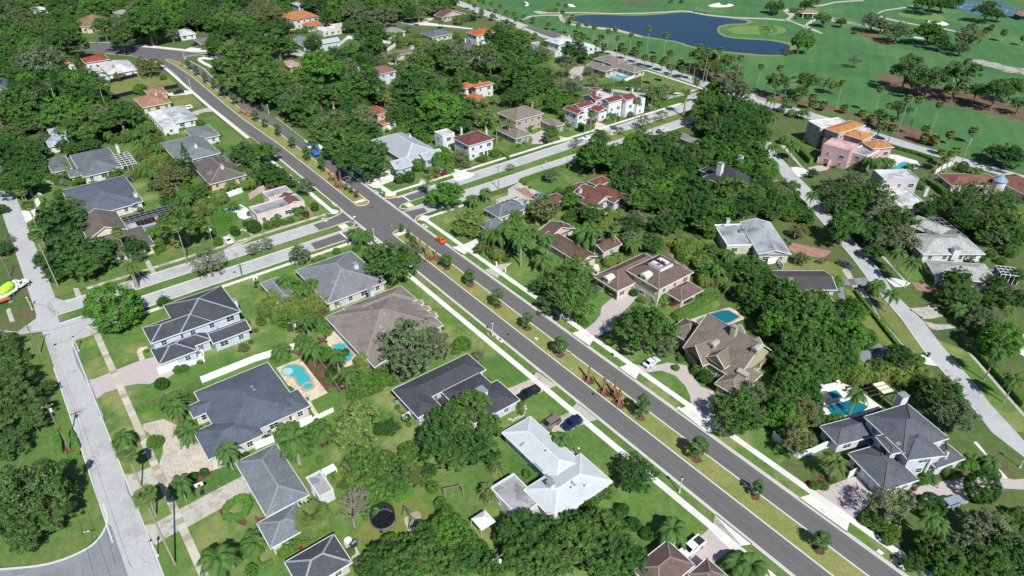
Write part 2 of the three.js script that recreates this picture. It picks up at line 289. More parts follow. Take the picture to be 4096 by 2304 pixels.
// yellow tactile ramps at the junction corners and on the median noses
function tactile(u, v, w, d, turn = 0) { const m = new THREE.Mesh(new THREE.BoxGeometry(d, 0.03, w), M.yellow); m.name = numbered('tactile_paving'); m.userData.kind = 'structure'; m.position.copy(uv(u, v, 0.15)); m.rotation.y = YAW_U + turn; m.castShadow = m.receiveShadow = true; scene.add(m); return m; }
function rampPad(u0, u1, v0, v1) { struct('pavement', sheetGeo(strip(u0, u1, v0, v1), 0.133), M.concrete); }
rampPad(-2.6, -0.6, 0.35, 4.8); rampPad(-31.4, -29.6, 0.7, 5.0); rampPad(-18.9, -15.4, -11.4, -8.8); rampPad(-19, -15.5, 13.6, 16);
tactile(-1.6, 0.6, 0.5, 1.6); tactile(-1.6, 4.5, 0.5, 1.6); tactile(-30.4, 0.9, 0.5, 1.5); tactile(-30.4, 4.7, 0.5, 1.5);
tactile(-15.6, -10, 1.9, 0.5); tactile(-18.8, -10, 1.9, 0.5); tactile(-15.8, 14.8, 1.9, 0.5); tactile(-18.9, 14.8, 1.9, 0.5);
for (const [a, n] of [[[-28.6, -6.2, -26.6, -8.0], 3], [[-6.2, -6.2, -8.3, -9.5], 3], [[-28.2, 11.2, -26.3, 15], 3], [[-6, 11.2, -8.2, 14], 3]]) {
  const p = uv(a[0], a[1]), q = uv(a[2], a[3]); p.y = q.y = 0.0; const m = struct('tactile_paving', ribbon([p, q], 0.55, 0.06), M.yellow);
}
struct('pavement', sheetGeo([uv(-31, -9), uv(-28.3, -9), uv(-28.3, -11), uv(-29.6, -11.2), uv(-27, -8.2), uv(-28.8, -6.2), uv(-31, -7.6)].slice(0, 7), 0.055), M.concrete);
struct('pavement', sheetGeo([uv(-5, -9), uv(-7, -11), uv(-8.2, -9.2), uv(-6.5, -6.6), uv(-5, -7.4)], 0.055), M.concrete);
struct('pavement', sheetGeo([uv(-31, 14.8), uv(-31, 13), uv(-28.6, 11.8), uv(-26.6, 14.6), uv(-28.9, 16.6)], 0.055), M.concrete);
struct('pavement', sheetGeo([uv(-4, 14.4), uv(-4, 12.9), uv(-6, 11.8), uv(-8.3, 14.5), uv(-6.4, 16)], 0.055), M.concrete);
// stop lines
for (const [u0, u1, v0, v1] of [[-14.5, -9.3, -13, -12.4], [-25, -20, 16.4, 17]]) struct('stop_line', sheetGeo(strip(u0, u1, v0, v1), 0.032), M.white);
// mulch discs in the median
const disc = new THREE.CircleGeometry(1, 18).rotateX(-Math.PI / 2);
function mulchAt(p, r, y = 0.126) { const o = []; for (let i = 0; i < 14; i++) { const a = i / 14 * 6.283, q = r * (0.82 + R0() * 0.32); o.push(V(p.x + Math.cos(a) * q, 0, p.z + Math.sin(a) * q)); } struct('mulch_bed', sheetGeo(o, y), M.mulch); }

// ---------- verges and lawns ----------
struct('grass_verge', sheetGeo(strip(-5, 180, -7.6, -5.65), Y.lawn2), M.lawnMid);
struct('grass_verge', sheetGeo([uv(-31, -7.5), uv(-31, -5.5), uv(-96, -5.3), uv(-96, -7.5)], Y.lawn2), M.lawnMid);
struct('grass_verge', sheetGeo(strip(-4, 180, 10.5, 12.97), Y.lawn2), M.lawn);
struct('grass_verge', sheetGeo([uv(-31, 10.6), uv(-31, 13.4), uv(-130, 14), uv(-130, 12.1)], Y.lawn2), M.lawnMid);
struct('grass_verge', sheetGeo(strip(-28.3, -25.6, -90, -11), Y.lawn2), M.lawnMid);
struct('grass_verge', sheetGeo(strip(-8.7, -6.9, -90, -11), Y.lawn2), M.lawnMid);
struct('grass_verge', sheetGeo(strip(-28.9, -25.6, 16, 60), Y.lawn2), M.lawnMid);
struct('lawn', sheetGeo(strip(-5.6, 150, -92, -9), 0.002), M.lawn);
struct('lawn', sheetGeo(strip(-150, -29.6, -92, -9), 0.002), M.lawnMid);
struct('lawn', sheetGeo([uv(-5, 14.4), uv(130, 14.4), uv(130, 40), uv(40, 48), uv(-5, 60)], 0.002), M.lawn);
struct('lawn', sheetGeo([uv(-30, 15), uv(-34, 110), uv(-60, 120), uv(-96, 40), uv(-96, 15)], 0.002), M.lawnMid);
// left corner park
sheet('lawn', M.lawnMid, 0.004, 20, [-600, 560, 180, 470, 420, 460, 480, 580, 700, 1200, 790, 1449, 1080, 2330, 1060, 2430, 800, 2660, 500, 2770, -600, 2840]);
// distinct lawns (view, outline)
const lawns = [
  [10, [1330, 395, 1600, 385, 1720, 560, 1740, 640, 1480, 690, 1440, 560, 1340, 420], 'lawn'],
  [0, [1060, 840, 1380, 770, 1640, 740, 1800, 860, 1740, 870, 1660, 890, 1420, 930, 1100, 985, 1090, 930], 'lawnDry'],
  [0, [1720, 960, 1930, 950, 2050, 1080, 1820, 1085, 1700, 1040], 'lawnDry'],
  [11, [480, 560, 570, 500, 760, 690, 610, 730, 540, 650], 'lawn'],
  [12, [80, 390, 620, 220, 760, 330, 700, 400, 520, 440, 270, 500], 'lawnMid'],
  [2, [940, 880, 1300, 690, 1500, 720, 1900, 880, 1700, 930, 1300, 880], 'lawnMid'],
  [2, [690, 770, 900, 770, 1130, 830, 1300, 760, 1300, 880, 900, 870, 690, 840], 'lawnMid'],
  [2, [380, 560, 700, 640, 740, 670, 600, 700, 430, 700, 350, 640], 'lawnMid'],
  [2, [500, 1270, 640, 1290, 720, 1330, 590, 1390, 500, 1360], 'lawn'],
  [11, [1270, 420, 1400, 370, 1650, 380, 1640, 430, 1380, 495], 'lawnMid'],
  [11, [1760, 750, 1910, 690, 2000, 760, 2240, 920, 2050, 980, 1930, 880], 'lawn'],
  [13, [110, 1170, 520, 1150, 740, 1220, 790, 1360, 620, 1380, 560, 1270, 120, 1270], 'lawnDry'],
  [13, [1310, 1240, 1550, 1230, 1620, 1240, 1740, 1430, 1680, 1449, 1430, 1390], 'lawn'],
  [23, [770, 0, 860, 30, 1330, 600, 1180, 640, 960, 370, 830, 180], 'lawnDry'],
  [23, [960, 20, 1090, 20, 1590, 640, 1440, 670, 1380, 590], 'lawnDry'],
  [23, [1700, 520, 2030, 640, 2576, 1280, 2576, 1449, 2470, 1449, 2080, 990], 'lawn'],
  [12, [1900, 920, 2010, 880, 2160, 1080, 2300, 1110, 2200, 1180, 1960, 1090], 'lawnMid'],
  [31, [1740, 510, 2190, 310, 2340, 330, 2430, 560, 2300, 760, 2130, 920, 1850, 620], 'lawnMid'],
  [31, [1110, 870, 1580, 580, 1850, 890, 1660, 1050, 1400, 1050, 1080, 1180, 1000, 1060], 'lawnDry'],
];
for (const [t, a, m] of lawns) sheet('lawn', M[m], 0.006, t, a);

// broken dark edge repairs and tyre marks on the old streets
for (const [t, a] of [[20, [745, 560, 775, 590, 800, 700, 860, 840, 905, 960, 885, 960, 820, 850, 770, 760, 755, 700, 735, 640]], [20, [905, 970, 930, 1010, 1000, 1180, 1040, 1300, 1010, 1300, 960, 1160, 925, 1090]], [30, [1250, 420, 1290, 540, 1330, 660, 1300, 640, 1265, 540]], [30, [1480, 1000, 1560, 1180, 1530, 1170, 1490, 1090]]]) sheet('road_patch', M.asphaltOld, 0.024, t, a, true);
const mark = std({ color: 0x8d8c8a, roughness: 0.9 });
for (const [t, a] of [[20, [480, 150, 500, 210, 560, 265, 680, 300, 850, 305, 940, 300]], [20, [500, 140, 530, 205, 600, 260, 720, 290, 930, 292]], [20, [340, 440, 520, 420, 700, 370, 860, 325]], [20, [560, 560, 700, 520, 800, 440, 900, 380, 960, 330]], [20, [300, 150, 420, 170, 500, 210, 560, 250]], [22, [630, 1140, 900, 1340]], [11, [1000, 440, 1100, 425]]]) struct('tyre_mark', ribbon(new THREE.CatmullRomCurve3(pts(t, a)).getPoints(20).map(p => p.setY(0.02)), 0.2, 0.006), mark);
// hairline cracks
const crackM = std({ color: 0x6f6f6e }); { const r = rng(31); for (let i = 0; i < 46; i++) { let u = -6 + r() * 120, v = -96.8 + r() * 4.4; if (i > 30) { u = -24.5 + r() * 4; v = -85 + r() * 70; } const p = [uv(u, v, 0.018)]; let a = r() * 6.28; for (let k = 0; k < 5; k++) { a += jitter(r) * 0.7; u += Math.cos(a) * 0.5; v += Math.sin(a) * 0.35; p.push(uv(u, v, 0.018)); } struct('road_crack', ribbon(p, 0.05, 0.004), crackM); } }
function jitter(r) { return (r() - 0.5) * 2; }
// ---------- drives, paths, decks ----------
const drives = [
  // [view, outline, material, smooth]
  [20, [875, 925, 940, 918, 1100, 855, 1240, 795, 1410, 730, 1560, 690, 1650, 800, 1770, 850, 1690, 905, 1600, 925, 1500, 968, 1400, 962, 1260, 985, 1180, 1015, 1050, 1055, 960, 1130], 'paver'],
  [20, [1410, 735, 1390, 690, 1375, 640, 1400, 605, 1480, 585, 1490, 610, 1430, 635, 1440, 670, 1460, 710], 'paverTan'],
  [20, [2310, 550, 2330, 480, 2460, 400, 2510, 430, 2515, 480, 2440, 530], 'paverTan', 1],
  [20, [780, 515, 930, 395, 975, 385, 995, 440, 940, 470, 850, 500], 'concreteOld'],
  [30, [1440, -80, 1640, -130, 1780, -70, 1830, 10, 1960, 0, 2100, 260, 2150, 330, 2280, 340, 2100, 400, 1960, 400, 1880, 430, 1760, 470, 1700, 520, 1640, 440, 1600, 330, 1640, 200, 1640, 90, 1520, 30, 1440, -30], 'flag'],
  [30, [1245, 420, 1310, 428, 1530, 350, 1600, 330, 1700, 520, 1600, 540, 1480, 550, 1330, 640, 1290, 560], 'concreteOld'],
  [30, [1440, 940, 1530, 930, 1720, 830, 1800, 780, 2440, 440, 2540, 600, 2240, 760, 1900, 950, 1640, 1080, 1570, 1140, 1500, 1090], 'concreteOld'],
  [22, [-230, 1060, -10, 1000, 190, 915, 260, 985, 310, 1040, 120, 1130, 60, 1150], 'flag'],
  [22, [190, 915, 250, 845, 460, 985, 380, 1010, 310, 1040], 'flag'],
  [22, [430, 1310, 570, 1255, 610, 1200, 660, 1150, 870, 1325, 780, 1345, 710, 1375, 560, 1449, 400, 1449], 'concreteOld'],
  [22, [610, 1210, 655, 1150, 870, 1325, 775, 1340, 700, 1375], 'concrete'],
  [22, [600, 455, 680, 430, 740, 415, 850, 505, 805, 540, 780, 580], 'concrete'],
  [22, [740, 415, 830, 345, 890, 270, 900, 190, 1010, 100, 1100, 50, 1260, 90, 1200, 160, 1060, 300, 1020, 400, 850, 500], 'paver'],
  [22, [1080, 800, 1190, 755, 1300, 840, 1270, 870, 1245, 920], 'concrete'],
  [22, [1190, 755, 1330, 790, 1500, 770, 1560, 750, 1760, 780, 1800, 870, 1900, 990, 2030, 1040, 2060, 1200, 2030, 1350, 1800, 1170, 1790, 1080, 1740, 980, 1640, 880, 1500, 830, 1360, 850], 'paver'],
  [22, [1680, 1225, 1800, 1165, 2050, 1380, 2010, 1449, 1960, 1449], 'concrete'],
  [33, [320, 660, 415, 630, 480, 590, 820, 905, 795, 1000], 'concrete'],
  [33, [480, 590, 800, 470, 900, 440, 1040, 610, 1100, 640, 880, 860, 830, 850, 700, 760], 'paver'],
  [33, [1420, 620, 1540, 540, 1740, 500, 1900, 460, 2060, 440, 2330, 450, 2480, 480, 2576, 470, 2576, 580, 2400, 570, 2160, 560, 2000, 720, 1770, 815, 1740, 720, 1500, 690], 'paver'],
  [33, [2065, 100, 2100, 95, 2290, 330, 2420, 470, 2340, 455, 2210, 260], 'concrete'],
  [32, [2045, 838, 2408, 1130, 2300, 1146, 2028, 915], 'concrete'],
  [32, [2045, 840, 2300, 1140, 2200, 1190, 1975, 970, 2030, 915], 'concrete'],
  [32, [1980, 980, 2200, 1185, 2020, 1330, 1850, 1340, 1780, 1270, 1890, 1050], 'paver'],
  [11, [1150, 340, 1220, 325, 1310, 270, 1420, 310, 1400, 365, 1260, 415], 'concrete'],
  [11, [1080, 350, 1150, 335, 1370, 480, 1340, 500, 1260, 450, 1180, 440, 1040, 365], 'concrete'],
  [11, [1650, 400, 1690, 320, 1800, 265, 1950, 245, 2080, 270, 2200, 300, 2120, 350, 2010, 370, 1960, 290, 1800, 300, 1720, 350, 1690, 400], 'concrete', 1],
  [11, [1970, 1040, 2120, 1000, 2290, 920, 2240, 1000, 2190, 1040, 2100, 1110], 'concrete'],
  [11, [2300, 1270, 2430, 1215, 2576, 1195, 2500, 1260, 2430, 1350], 'flag'],
  [11, [510, 640, 540, 640, 600, 745, 555, 745], 'brick'], [11, [215, 800, 260, 780, 300, 830, 240, 845], 'brick'],
  [11, [560, 1140, 680, 1095, 690, 1115, 560, 1158], 'brick'], [11, [850, 1030, 960, 1000, 970, 1018, 855, 1052], 'brick'],
  [10, [2240, 1070, 2370, 1000, 2440, 990, 2576, 930, 2420, 1020, 2350, 1075, 2250, 1080], 'concreteOld'],
  [10, [2240, 940, 2330, 900, 2370, 985, 2270, 1030, 2250, 1000], 'concreteOld'],
  [10, [1460, 1190, 1500, 1165, 1575, 1300, 1530, 1315], 'concreteOld'],
  [10, [210, 670, 360, 650, 350, 740, 260, 800], 'concrete'], [10, [345, 560, 380, 540, 410, 600, 370, 640], 'concrete'],
  [10, [390, 290, 470, 235, 520, 260, 500, 330, 510, 390, 560, 400, 490, 400, 460, 330], 'concreteOld', 1],
  [20, [735, 0, 790, 0, 830, 90, 770, 105], 'concreteOld'],
  [20, [60, 220, 100, 200, 150, 335, 100, 345], 'concreteOld'],
  [12, [-40, 450, 75, 385, 300, 500, 230, 560, 120, 560, -40, 520], 'concreteOld'],
  [12, [20, 450, 140, 440, 250, 545, 180, 550], 'brick'],
  [2, [200, 1449, 190, 1360, 300, 1310, 370, 1340, 300, 1400, 310, 1449], 'paver'], [2, [470, 1370, 590, 1390, 640, 1400, 420, 1449, 500, 1420], 'paverTan'],
  [2, [810, 1300, 830, 1220, 900, 1240, 990, 1280, 960, 1300, 860, 1330, 820, 1330], 'paverTan'],
  [2, [590, 690, 720, 665, 710, 730, 690, 820, 620, 830, 580, 760], 'concreteOld', 1],
  [2, [1290, 1160, 1720, 1040, 1720, 1052, 1290, 1175], 'brick'],
  [2, [1280, 690, 1310, 690, 1900, 880, 1980, 915, 1940, 910, 1890, 890], 'concrete'], [2, [1130, 875, 1300, 890, 1700, 935, 1880, 890, 1800, 930, 1700, 948, 1290, 905], 'concrete'],
  [1, [1660, 215, 1700, 185, 1790, 180, 1800, 190, 1730, 215, 1720, 228], 'paverTan'],
  [1, [1200, 640, 1300, 625, 1450, 640, 1540, 660, 1480, 735, 1400, 690, 1300, 655], 'concreteOld', 1],
  [1, [1810, 740, 2300, 800, 2480, 800, 2480, 815, 2100, 810, 1810, 755], 'concreteOld'],
  [1, [130, 600, 420, 500, 520, 545, 660, 555, 500, 570, 330, 560, 220, 580, 140, 630], 'concreteOld'],
  [0, [1690, 940, 1870, 910, 1920, 920, 1960, 900, 2010, 930, 1890, 950, 1740, 965, 1690, 960], 'concrete'],
  [0, [1930, 1130, 2130, 1080, 2170, 1100, 2160, 1115, 2010, 1140, 1990, 1160], 'concreteOld', 1],
  [0, [1870, 495, 1920, 475, 2030, 490, 1980, 525, 1900, 510], 'concrete'],
  [13, [225, 235, 300, 230, 420, 270, 400, 320, 300, 335], 'concrete'],
  [13, [400, 240, 500, 215, 620, 225, 600, 260, 520, 275, 430, 265], 'paver'],
  [13, [745, 1270, 795, 1225, 890, 1410, 920, 1449, 860, 1449], 'concreteOld'],
  [13, [690, 1360, 800, 1360, 980, 1340, 1060, 1410, 1000, 1430, 880, 1420, 770, 1420, 750, 1500, 700, 1449], 'asphaltOld'],
  [13, [1170, 1350, 1260, 1345, 1390, 1380, 1440, 1400, 1380, 1440, 1280, 1440], 'concrete'], [13, [1440, 1390, 1700, 1430, 1720, 1500, 1500, 1470], 'brick'],
  [13, [200, 1060, 240, 990, 640, 1080, 560, 1150, 300, 1110], 'brick'],
  [23, [700, 60, 760, 20, 800, 180, 900, 340, 1010, 500, 1200, 610, 1180, 700, 1060, 760, 720, 760, 780, 680, 1020, 620, 930, 430, 800, 290], 'asphaltOld'],
  [23, [1490, 690, 1600, 660, 1690, 760, 1720, 790, 1600, 770, 1510, 750], 'concrete'],
  [23, [1430, 205, 1600, 190, 1700, 190, 1760, 285, 1640, 310, 1560, 310], 'concreteOld'], [23, [1560, 330, 1700, 365, 1850, 370, 1900, 400, 1700, 425, 1640, 410], 'concreteOld'],
  [13, [0, 390, 160, 345, 165, 360, 20, 420, 0, 450], 'concreteOld'], [13, [250, 580, 350, 575, 405, 630, 290, 620], 'concreteOld'],
  [32, [560, 170, 590, 100, 620, 190, 620, 230, 560, 250], 'concreteOld', 1],
];
for (const [t, a, m, s] of drives) sheet('driveway', M[m], 0.018 + (R0() * 4 | 0) * 0.0007, t, a, s);
// sidewalk-like paths of the street on the right, and of the golf course
sheet('path', M.concreteOld, 0.012, 13, [900, 0 + 1449, 960, 1449, 1140, 1449 + 320, 1380, 1449 + 590, 1330, 1449 + 590, 1090, 1449 + 310]);
sheet('path', M.concreteOld, 0.012, 23, [2010, 650, 2040, 650, 2576, 1260, 2576, 1300]);
sheet('path', M.concreteOld, 0.012, 13, [110, 0, 180, 20, 345, 230, 420, 280, 500, 380, 540, 400, 430, 300, 330, 235, 190, 80]);
sheet('path', M.concreteOld, 0.012, 13, [1100, 1100, 1180, 1140, 1300, 1290, 1420, 1400, 1360, 1370, 1240, 1230]);

// ---------- golf course ----------
sheet('golf_course', M.fairway, 0.006, 2, [-560, -60, -560, -400, 5800, -400, 5800, 1790, 5200, 1760, 4270, 1490, 3580, 1290, 2980, 1090, 2440, 930, 2010, 805, 1750, 735, 1500, 640, 1150, 545, 800, 440, 500, 335, 170, 245, 0, 180, -300, 70]);
const lakePts = [550, 190, 620, 165, 760, 150, 1000, 150, 1180, 158, 1430, 150, 1650, 130, 1800, 128, 1900, 150, 2150, 180, 2330, 205, 2370, 215, 2330, 235, 2200, 240, 2090, 260, 2066, 290, 2080, 335, 2160, 375, 2350, 395, 2600, 412, 2780, 450, 2790, 500, 2740, 545, 2560, 552, 2300, 530, 2000, 500, 1800, 460, 1650, 415, 1400, 375, 1150, 330, 1000, 285, 800, 260, 640, 215];
sheet('lake', M.lake, 0.02, 2, lakePts, true);
sheet('lake_bank', std({ map: mott([112, 128, 70], [128, 138, 80], [140, 128, 90], 30, 0.5, 20) }), 0.013, 2, [510, 185, 600, 150, 760, 138, 1000, 140, 1180, 148, 1430, 140, 1650, 118, 1800, 116, 1920, 138, 2170, 168, 2390, 200, 2420, 222, 2350, 248, 2200, 252, 2110, 270, 2090, 295, 2105, 330, 2180, 365, 2400, 385, 2640, 402, 2840, 445, 2840, 510, 2770, 560, 2560, 566, 2300, 545, 1990, 515, 1780, 475, 1640, 428, 1390, 388, 1130, 342, 990, 297, 780, 270, 610, 225], true);
for (const [t, a] of [[2, [2170, 300, 2250, 270, 2450, 260, 2700, 265, 2760, 300, 2700, 340, 2450, 345, 2250, 335]], [3, [1310, 140, 1360, 115, 1500, 112, 1700, 140, 1790, 190, 1700, 215, 1500, 190, 1360, 165]], [3, [-60, 250, 40, 260, 90, 290, 60, 330, -60, 350]]]) sheet('golf_green', M.green, 0.016, t, a, true);
for (const [t, a] of [[2, [1975, 58, 2040, 35, 2090, 28, 2100, 45, 2150, 52, 2180, 38, 2230, 48, 2200, 66, 2100, 74, 2000, 68]], [3, [1600, 208, 1650, 210, 1680, 225, 1720, 230, 1755, 215, 1800, 232, 1820, 248, 1760, 258, 1690, 245, 1620, 228]], [2, [565, 40, 600, 42, 635, 72, 590, 68, 565, 55]], [2, [120, 15, 150, 20, 160, 60, 130, 60, 150, 38]], [3, [1470, 370, 1560, 385, 1565, 392, 1470, 380]]]) sheet('sand_bunker', M.sand, 0.02, t, a, true);
for (const [t, a] of [[2, [210, 115, 260, 110, 350, 122, 500, 120, 700, 122, 1000, 132, 1300, 128, 1560, 115, 1700, 105, 1800, 112, 2000, 150, 2250, 172, 2576, 182, 2800, 200, 2860, 230, 2990, 270, 3060, 300, 3130, 335, 3120, 342, 3030, 310, 2940, 275, 2800, 215, 2576, 196, 2250, 184, 2000, 162, 1800, 126, 1700, 116, 1560, 127, 1300, 140, 1000, 143, 700, 133, 500, 135, 340, 135, 270, 140]],
  [2, [480, 145, 505, 140, 520, 200, 600, 235, 850, 272, 1050, 290, 1310, 362, 1300, 374, 1040, 310, 840, 290, 590, 252, 490, 210, 465, 160, 330, 158, 200, 170, 130, 195, 90, 215, 110, 180, 190, 158, 330, 148]],
  [3, [150, 110, 190, 85, 280, 145, 230, 185, 200, 210, 160, 205, 220, 160]], [3, [360, 260, 420, 205, 500, 190, 640, 190, 700, 190, 880, 230, 1040, 270, 900, 250, 740, 215, 640, 215, 460, 215, 400, 265, 380, 280]],
  [3, [620, 170, 680, 185, 880, 232, 1040, 262, 1160, 300, 1150, 308, 1020, 275, 860, 245, 660, 205]],
  [3, [440, 60, 520, 50, 680, 15, 830, 5, 960, 0, 960, 10, 830, 18, 690, 28, 540, 62, 470, 68]],
  [3, [1500, 60, 1430, 75, 1180, 110, 1130, 130, 1125, 150, 1170, 175, 1400, 225, 1560, 255, 1800, 290, 2000, 335, 2000, 345, 1780, 300, 1540, 262, 1380, 235, 1150, 185, 1095, 150, 1095, 128, 1160, 102, 1420, 62, 1490, 50]]]) sheet('cart_path', M.concreteOld, 0.022, t, a);
for (const [t, a] of [[3, [1090, 760, 1200, 750, 1400, 790, 1700, 860, 2000, 920, 2300, 1000, 2620, 1100, 2620, 1240, 2400, 1190, 2100, 1120, 1800, 1060, 1560, 990, 1350, 930, 1200, 850, 1100, 790]], [3, [-100, 930, 100, 960, 400, 1010, 620, 1065, 900, 1150, 1300, 1230, 1700, 1360, 1740, 1449, 1500, 1449, 1100, 1290, 700, 1150, 300, 1050, -100, 1000]], [3, [830, 290, 950, 310, 1200, 390, 1280, 430, 1200, 460, 1000, 380]], [2, [1750, 640, 2000, 720, 2250, 780, 2240, 820, 2000, 790, 1750, 700]], [2, [1040, 0, 1200, 5, 1380, 20, 1390, 35, 1280, 30, 1080, 8]]]) sheet('pine_straw', M.pineStraw, 0.014, t, a, true);
sheet('sandy_waste', M.waste, 0.02, 3, [2010, 625, 2080, 600, 2140, 597, 2220, 622, 2300, 632, 2420, 668, 2640, 700, 2640, 768, 2500, 735, 2400, 730, 2300, 690, 2200, 668, 2100, 640], true);
// tennis courts
{
  const court = std({ map: mott([64, 104, 112], [74, 112, 118], [58, 96, 104], 20, 0.6, 14) });
  const g = sheet('tennis_court', court, 0.012, 3, [1850, 70, 2010, 0, 2400, 40, 2576, 100, 2460, 180, 2350, 190, 2000, 130]);
  for (const a of [[1930, 75, 2100, 100], [2010, 40, 2190, 62], [2140, 115, 2350, 145], [2230, 75, 2420, 100], [1930, 75, 2010, 40], [2100, 100, 2190, 62], [2140, 115, 2230, 75], [2350, 145, 2420, 100]]) { const l = new THREE.Mesh(ribbon(pts(3, a), 0.25, 0.016), M.white); l.name = 'court_line'; g.add(l); }
  sheet('tennis_court', court, 0.012, 3, [1990, -60, 2200, -40, 2390, 0, 2390, 20, 2020, -20]);
}
// beds of mulch and bare soil
for (const [t, a, m] of [
  [21, [480, 710, 700, 760, 900, 900, 800, 1000, 720, 1050, 560, 860, 470, 740], 'mulch'], [21, [380, 640, 560, 630, 580, 700, 470, 700], 'mulch'],
  [30, [1880, 440, 2030, 360, 2140, 370, 2120, 430, 2000, 500, 1960, 490], 'mulch'], [30, [2200, 780, 2240, 770, 2260, 850, 2400, 850, 2490, 900, 2470, 940, 2330, 890, 2230, 840], 'mulch'],
  [31, [-5, 840, 30, 860, 110, 850, 60, 890, 0, 900], 'mulch'], [31, [620, 110, 690, 75, 740, 100, 700, 160, 640, 150], 'mulch'],
  [33, [360, 510, 470, 450, 620, 430, 700, 490, 480, 585], 'mulch'], [22, [2060, 130, 2100, 160, 1940, 270, 1780, 330, 1760, 300], 'lawn'],
  [11, [1560, 1000, 1600, 940, 1700, 1090, 1880, 1150, 1860, 1190, 1720, 1130], 'mulch'],
  [22, [720, 920, 800, 900, 900, 950, 850, 1000, 760, 970], 'mulch'], [22, [840, 1040, 940, 1000, 1100, 1060, 1140, 1160, 1040, 1190, 900, 1090], 'mulch'],
  [31, [1500, 860, 1640, 800, 1640, 1020, 1560, 1030], 'dirt'], [12, [850, 830, 1010, 800, 1100, 900, 900, 930], 'lawnDry'],
  [30, [660, 150, 720, 160, 760, 290, 680, 250], 'mulch'],
]) sheet('planting_bed', M[m], 0.014, t, a, true);
// ---------- house builder ----------
const shTex = tex(512, (x, y, i) => { const row = Math.floor(y / 9), col = Math.floor((x + row * 13) / 15); const h = ((col * 7919 + row * 104729 + col * row * 31) % 101) / 101; return 196 + h * 40 + (y % 9 < 1 ? -34 : 0) + (N1[i] - 0.5) * 44 + (N3[i] - 0.5) * 20; }, 9);
const shBump = tex(512, (x, y, i) => (y % 9) * 18 + N3[i] * 40, 9, true);
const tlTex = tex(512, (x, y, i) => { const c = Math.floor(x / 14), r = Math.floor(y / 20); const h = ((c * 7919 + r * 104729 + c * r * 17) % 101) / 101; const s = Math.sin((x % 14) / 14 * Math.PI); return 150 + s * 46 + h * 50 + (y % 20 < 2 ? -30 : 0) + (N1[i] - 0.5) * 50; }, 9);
const tlBump = tex(512, (x, y) => Math.sin((x % 14) / 14 * Math.PI) * 190 + (y % 20) * 3, 9, true);
const flatTex = tex(512, (x, y, i) => 205 + (N1[i] - 0.5) * 80 + (N4[(i + 5000) % N4.length] > 0.66 ? -34 : 0) + (N3[i] - 0.5) * 14, 22);
const stucco = tex(256, (x, y) => 222 + (N3[(y * 2) * 512 + x * 2] - 0.5) * 24 + (N1[(y * 2) * 512 + x * 2] - 0.5) * 26, 6);
const roofM = {}, wallM = {};
const shingle = (c) => roofM['s' + c] ??= std({ color: c, map: shTex, bumpMap: shBump, bumpScale: 0.03, roughness: 0.93 });
const shSoft = tex(512, (x, y, i) => { const row = Math.floor(y / 9), col = Math.floor((x + row * 13) / 15), h = ((col * 7919 + row * 104729 + col * row * 31) % 101) / 101; return 224 + h * 14 + (y % 9 < 1 ? -12 : 0) + (N1[i] - 0.5) * 20 + (N3[i] - 0.5) * 10; }, 9);
const shinglePale = (c) => roofM['p' + c] ??= std({ color: c, map: shSoft, bumpMap: shBump, bumpScale: 0.02, roughness: 0.93 });
const tile = (c) => roofM['t' + c] ??= std({ color: c, map: tlTex, bumpMap: tlBump, bumpScale: 0.06, roughness: 0.85 });
const membrane = (c) => roofM['f' + c] ??= std({ color: c, map: flatTex, roughness: 0.9 });
const wallMat = (c) => wallM[c] ??= std({ color: c, map: stucco, roughness: 0.92 });
const plain = {}; const paint = (c, r = 0.6) => plain[c + '_' + r] ??= std({ color: c, roughness: r });

